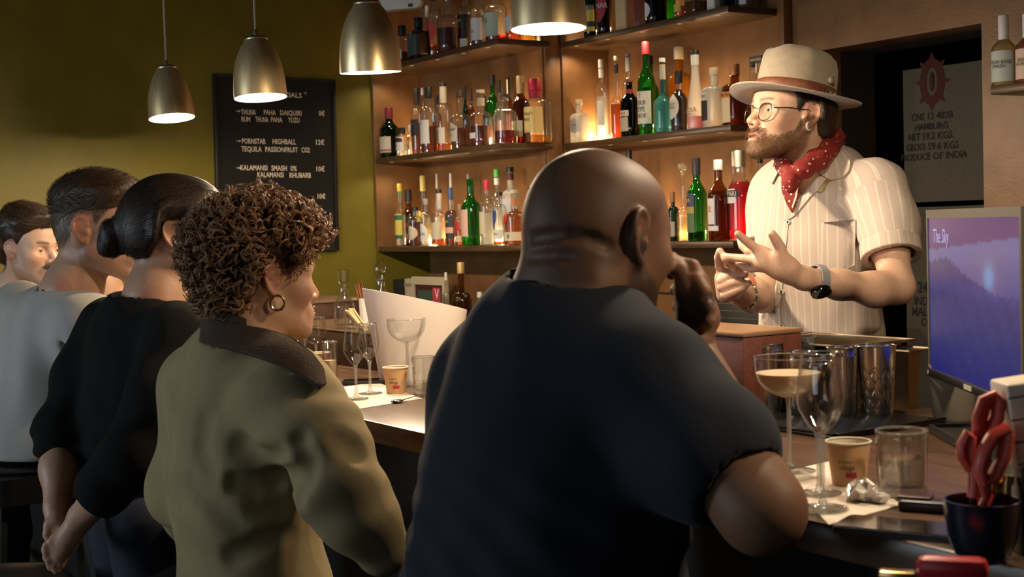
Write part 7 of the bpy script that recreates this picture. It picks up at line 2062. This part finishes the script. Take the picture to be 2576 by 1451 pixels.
# ================================================================== the guest at the far end
def far_guest():
    root = thing('person', 'man with dark swept back hair and moustache in a cream T-shirt at the far left', 'person', (*P(30, 900, 4.8)[:2], 0.0))
    fw = np.array([.90,.40,-.04]); fw /= np.linalg.norm(fw); right = np.array([fw[1], -fw[0], 0]); right /= np.linalg.norm(right)
    o = P(36, 630, 4.68) - right*.072
    b = Body(); b.head(o, fw, (0,0,1), 1.08, jaw=.98, nose=1.2, ear=.95, squint=1)
    nb = P(30, 742, 4.84); nk0 = b.from_head(np.array([[0,-.03,-.05]]))[0]
    b.rc(nk0, nb, .060, .066, .03)
    shR, shL = P(-25, 800, 4.62) + V(0,-.06,0), P(95, 790, 4.98) + V(-.02,-.13,0)
    b.rc(shL, shR, .05, .05, .04); b.rc(nb, (shL+shR)/2, .065, .07, .05)
    h0 = head_region(b); lo, hi = bbox([shL, shR], .06)
    line = hairline([-.14,-.085,-.06,-.034,-.022,.016,.022,.05,.075,.1], [-.075,-.075,-.06,-.020,.036,.036,.016,.050,.068,.072])
    def must(q):
        return np.exp(-((np.abs(q[:,0])/.026)**4))*ss(-.058,-.053,q[:,2])*ss(-.042,-.047,q[:,2])*(q[:,1]>.075)
    ob, v, fq = body_mesh(b, [(np.minimum(lo, h0[0]), np.maximum(hi, h0[1]), .0034)], FAIR, root, SK_light, brow=(.035,.02,.012), beard=((.12,.065,.04), .40), scalp=(line, (.03,.018,.012), .9), flush=.5)
    q = b.to_head(v.astype(F32)); rs = np.random.RandomState(1)
    mk = np.where((must(q) > .4))[0]
    M_mh = mat('dark_moustache_hair', (.035,.020,.012), .5)
    if len(mk): strands('moustache', b.d_head, v[rs.choice(mk, 500)], lambda p, n: ((p - b.H[0]) @ b.H[1][:,0:1])*4.0 @ b.H[1][:,0:1].T*6 + np.tile(b.H[1] @ np.array([0,0,-.5],F32), (len(p),1)), .008, 2, .004, .0012, M_mh, root, jitter=.2)
    eyes(b, root, (.10,.12,.07))
    hc0 = cap_fn(b, line, lambda q: .018 + .014*ss(.05,.11,q[:,2]), .04)
    tb = Body(); t0 = b.from_head(np.array([[.005,-.060,.120]], F32))[0].astype(float); tb.ell(t0, (.045,.040,.036)); tb.ell(b.from_head(np.array([[0,-.12,.03]], F32))[0], (.05,.04,.07), None, .03)
    def hc(p): return smin(hc0(p), tb.d(p), .03) + .003*vnoise(p, 80, 5)
    M_dh = mat('dark_brown_swept_hair', (.022,.013,.009), .45, var=.4, scale=200)
    big = (h0[0]-.05, h0[1]+.05)
    cloth_mesh('hair', hc, big[0], big[1], .005, M_dh, root, 2)
    hv, _ = mesh_sdf(hc, big[0], big[1], .007); hq = b.to_head(hv.astype(F32)); hv = hv[line(hq) < -.002]
    bd = b.H[1] @ np.array([0,-1.,.25], F32)
    strands('hair_strands', hc, sample_pts(hv, 3000, 2), lambda p, n: np.tile(bd, (len(p),1)), .05, 4, .006, .0017, mat('hair_highlight_strands', (.055,.032,.018), .4, var=.5, scale=150), root, jitter=.18)
    s = Body(); bl = np.array([-fw[1], fw[0], 0]); bl /= np.linalg.norm(bl); bf = np.array([fw[0], fw[1], 0]); RT = np.stack([bl, bf, [0,0,1]], 1)
    s.rc(shL, shR, .088, .088, .06); s.rc(nb + V(0,0,-.05), (shL+shR)/2, .08, .10, .06)
    s.ell((shL+shR)/2 + V(0,0,-.22), (.19,.13,.26), RT, .06); s.ell((shL+shR)/2 + V(0,0,-.46), (.18,.13,.2), RT, .06)
    s.chain([shR, shR + V(.02,.0,-.20)], [.085,.075], .05); s.chain([shL, shL + V(.02,0,-.20)], [.085,.075], .05)
    def tee(p):
        d = s.d(p) + .005*vnoise(p, 22, 51)
        nkc = sd_rc(p, nk0 + V(0,0,.08), nb + V(0,0,.0), .10, .078); return np.maximum(smax(d, -nkc, .006), .85 - p[:,2])
    lo, hi = bbox([shL, shR, shR + V(0,0,-.5)], .2)
    cloth_mesh('t_shirt', tee, lo, hi, .009, mat('cream_cotton', (.50,.42,.30), .85, bump=.2, bscale=900), root, 2)
    b2 = Body(); 
    for sh in (shR, shL): 
        g0, g1 = sh + V(.02,0,-.18), sh + V(.10,.14,-.38); v2 = None
        part_w('arm', g_tube([g0, g1, g1 + V(.05,.20,.03)], [.05,.04,.028], 14), mat('arm_skin', FAIR, .5), root)
    hip = (shL+shR)/2; hip = np.array([hip[0], hip[1]-.03, .88])
    legs(root, hip + bl*.08, hip - bl*.08, M_blacktr, fwd=bf, r=.09, top=hip + V(0,0,.05))
far_guest()

# ================================================================== a guest almost hidden between the others
def hidden_guest():
    root = thing('person', 'guest in a dark frilled sleeve almost hidden behind the black haired woman', 'person', (-3.86, 1.02, 0.0))
    o = P(262, 590, 3.98)
    b = Body(); b.head(o, (.1,1,0), (0,0,1), .92)
    nb = o + V(0,-.02,-.17); b.rc(o + V(0,-.03,-.05), nb, .05, .06, .03)
    sh = [nb + V(dx,0,-.07) for dx in (-.15,.15)]; b.rc(sh[0], sh[1], .04, .04, .04); b.rc(nb, nb + V(0,0,-.1), .06, .06, .04)
    wr = P(492, 868, 3.72); el = P(470, 905, 3.78)
    hd = P(500, 846, 3.68)
    b.chain([sh[1], el], [.042,.036], .03); b.chain([el, wr], [.036,.026], .03)
    f = lambda pts, d0, d1: [P(x, y, d0+(d1-d0)*i/(len(pts)-1)) for i, (x, y) in enumerate(pts)]
    b.hand([(wr, hd, .022, .02)], [(f([(498,850),(500,832),(496,822)], 3.68, 3.66), [.010,.009,.008]), (f([(500,858),(506,846),(502,838)], 3.67, 3.65), [.010,.009,.008]), (f([(498,868),(506,862),(503,854)], 3.67, 3.65), [.010,.009,.008])])
    h0 = head_region(b); lo, hi = bbox(sh + [el, wr, P(505,820,3.66)], .05)
    body_mesh(b, [(np.minimum(lo, h0[0]), np.maximum(hi, h0[1]), .0055)], FAIR2, root, SK_light)
    line = hairline([-.14,-.06,-.03,.02,.06,.1], [-.07,-.05,.03,.02,.06,.066])
    cloth_mesh('hair', cap_fn(b, line, .015, .03), h0[0], h0[1]+.02, .007, mat('dark_brown_hair_plain', (.03,.017,.010), .5), root)
    s = Body(); s.rc(sh[0], sh[1], .06, .06, .05); s.ell(nb + V(0,0,-.30), (.15,.10,.26), None, .05)
    s.chain([sh[1], P(430,830,3.85), el], [.058,.052,.050], .04); s.chain([P(470,775,3.80), P(505,790,3.76)], [.05,.035], .03); s.chain([sh[0], sh[0] + V(-.03,.12,-.2)], [.058,.05], .04)
    def top(p): return smax(np.maximum(s.d(p) + .006*np.sin(p[:,2]*120 + p[:,0]*80), .75 - p[:,2]), -sd_rc(p, nb + V(0,0,.1), nb, .07, .065), .006)
    lo, hi = bbox(sh + [el, P(505,790,3.76), nb + V(0,0,-.5)], .12)
    cloth_mesh('blouse', top, lo, hi, .009, mat('dark_brown_blouse', (.018,.012,.010), .7), root)
    hip = np.array([nb[0], nb[1], .8]); legs(root, hip + V(-.08,0,0), hip + V(.08,0,0), M_blacktr, fwd=(0,1,0), r=.085, top=hip + V(0,0,.06))
hidden_guest()

# ------------------------------------------------------------------ bar stools
M_vinyl = mat('black_vinyl_seat', (.010,.009,.010), .35, spec=.6)
M_stoolleg = mat('dark_steel_leg', (.03,.035,.03), .4, .6)
def stool(label, c, h):
    t = thing('bar_stool', label, 'bar stool', (c[0], c[1], 0.0), group='black bar stools')
    part('seat', xf(g_prism(rrect(.19,.17,.06), h-.085, h-.02), mat4()), M_vinyl, t)
    part('cushion', g_lathe([(0,h-.02),(.165,h-.02),(.172,h-.012),(.160,h-.003),(.10,h),(0,h)], 32), M_vinyl, t)
    for sx_ in (-1,1):
        for sy_ in (-1,1): part('leg', g_tube([(sx_*.14,sy_*.12,h-.085),(sx_*.21,sy_*.19,0.0)], .013, 10), M_stoolleg, t)
    for a, b_ in (((-1,-1),(1,-1)),((1,-1),(1,1)),((1,1),(-1,1)),((-1,1),(-1,-1))):
        part('foot_rung', g_tube([(a[0]*.185,a[1]*.165,.32),(b_[0]*.185,b_[1]*.165,.32)], .010, 8), M_stoolleg, t)
stool('black padded bar stool under the man in the grey T-shirt', P(92, 1140, 3.52), .945)
stool('black bar stool behind the woman\'s clasped hands, mostly hidden', (-3.05, .62), .78)
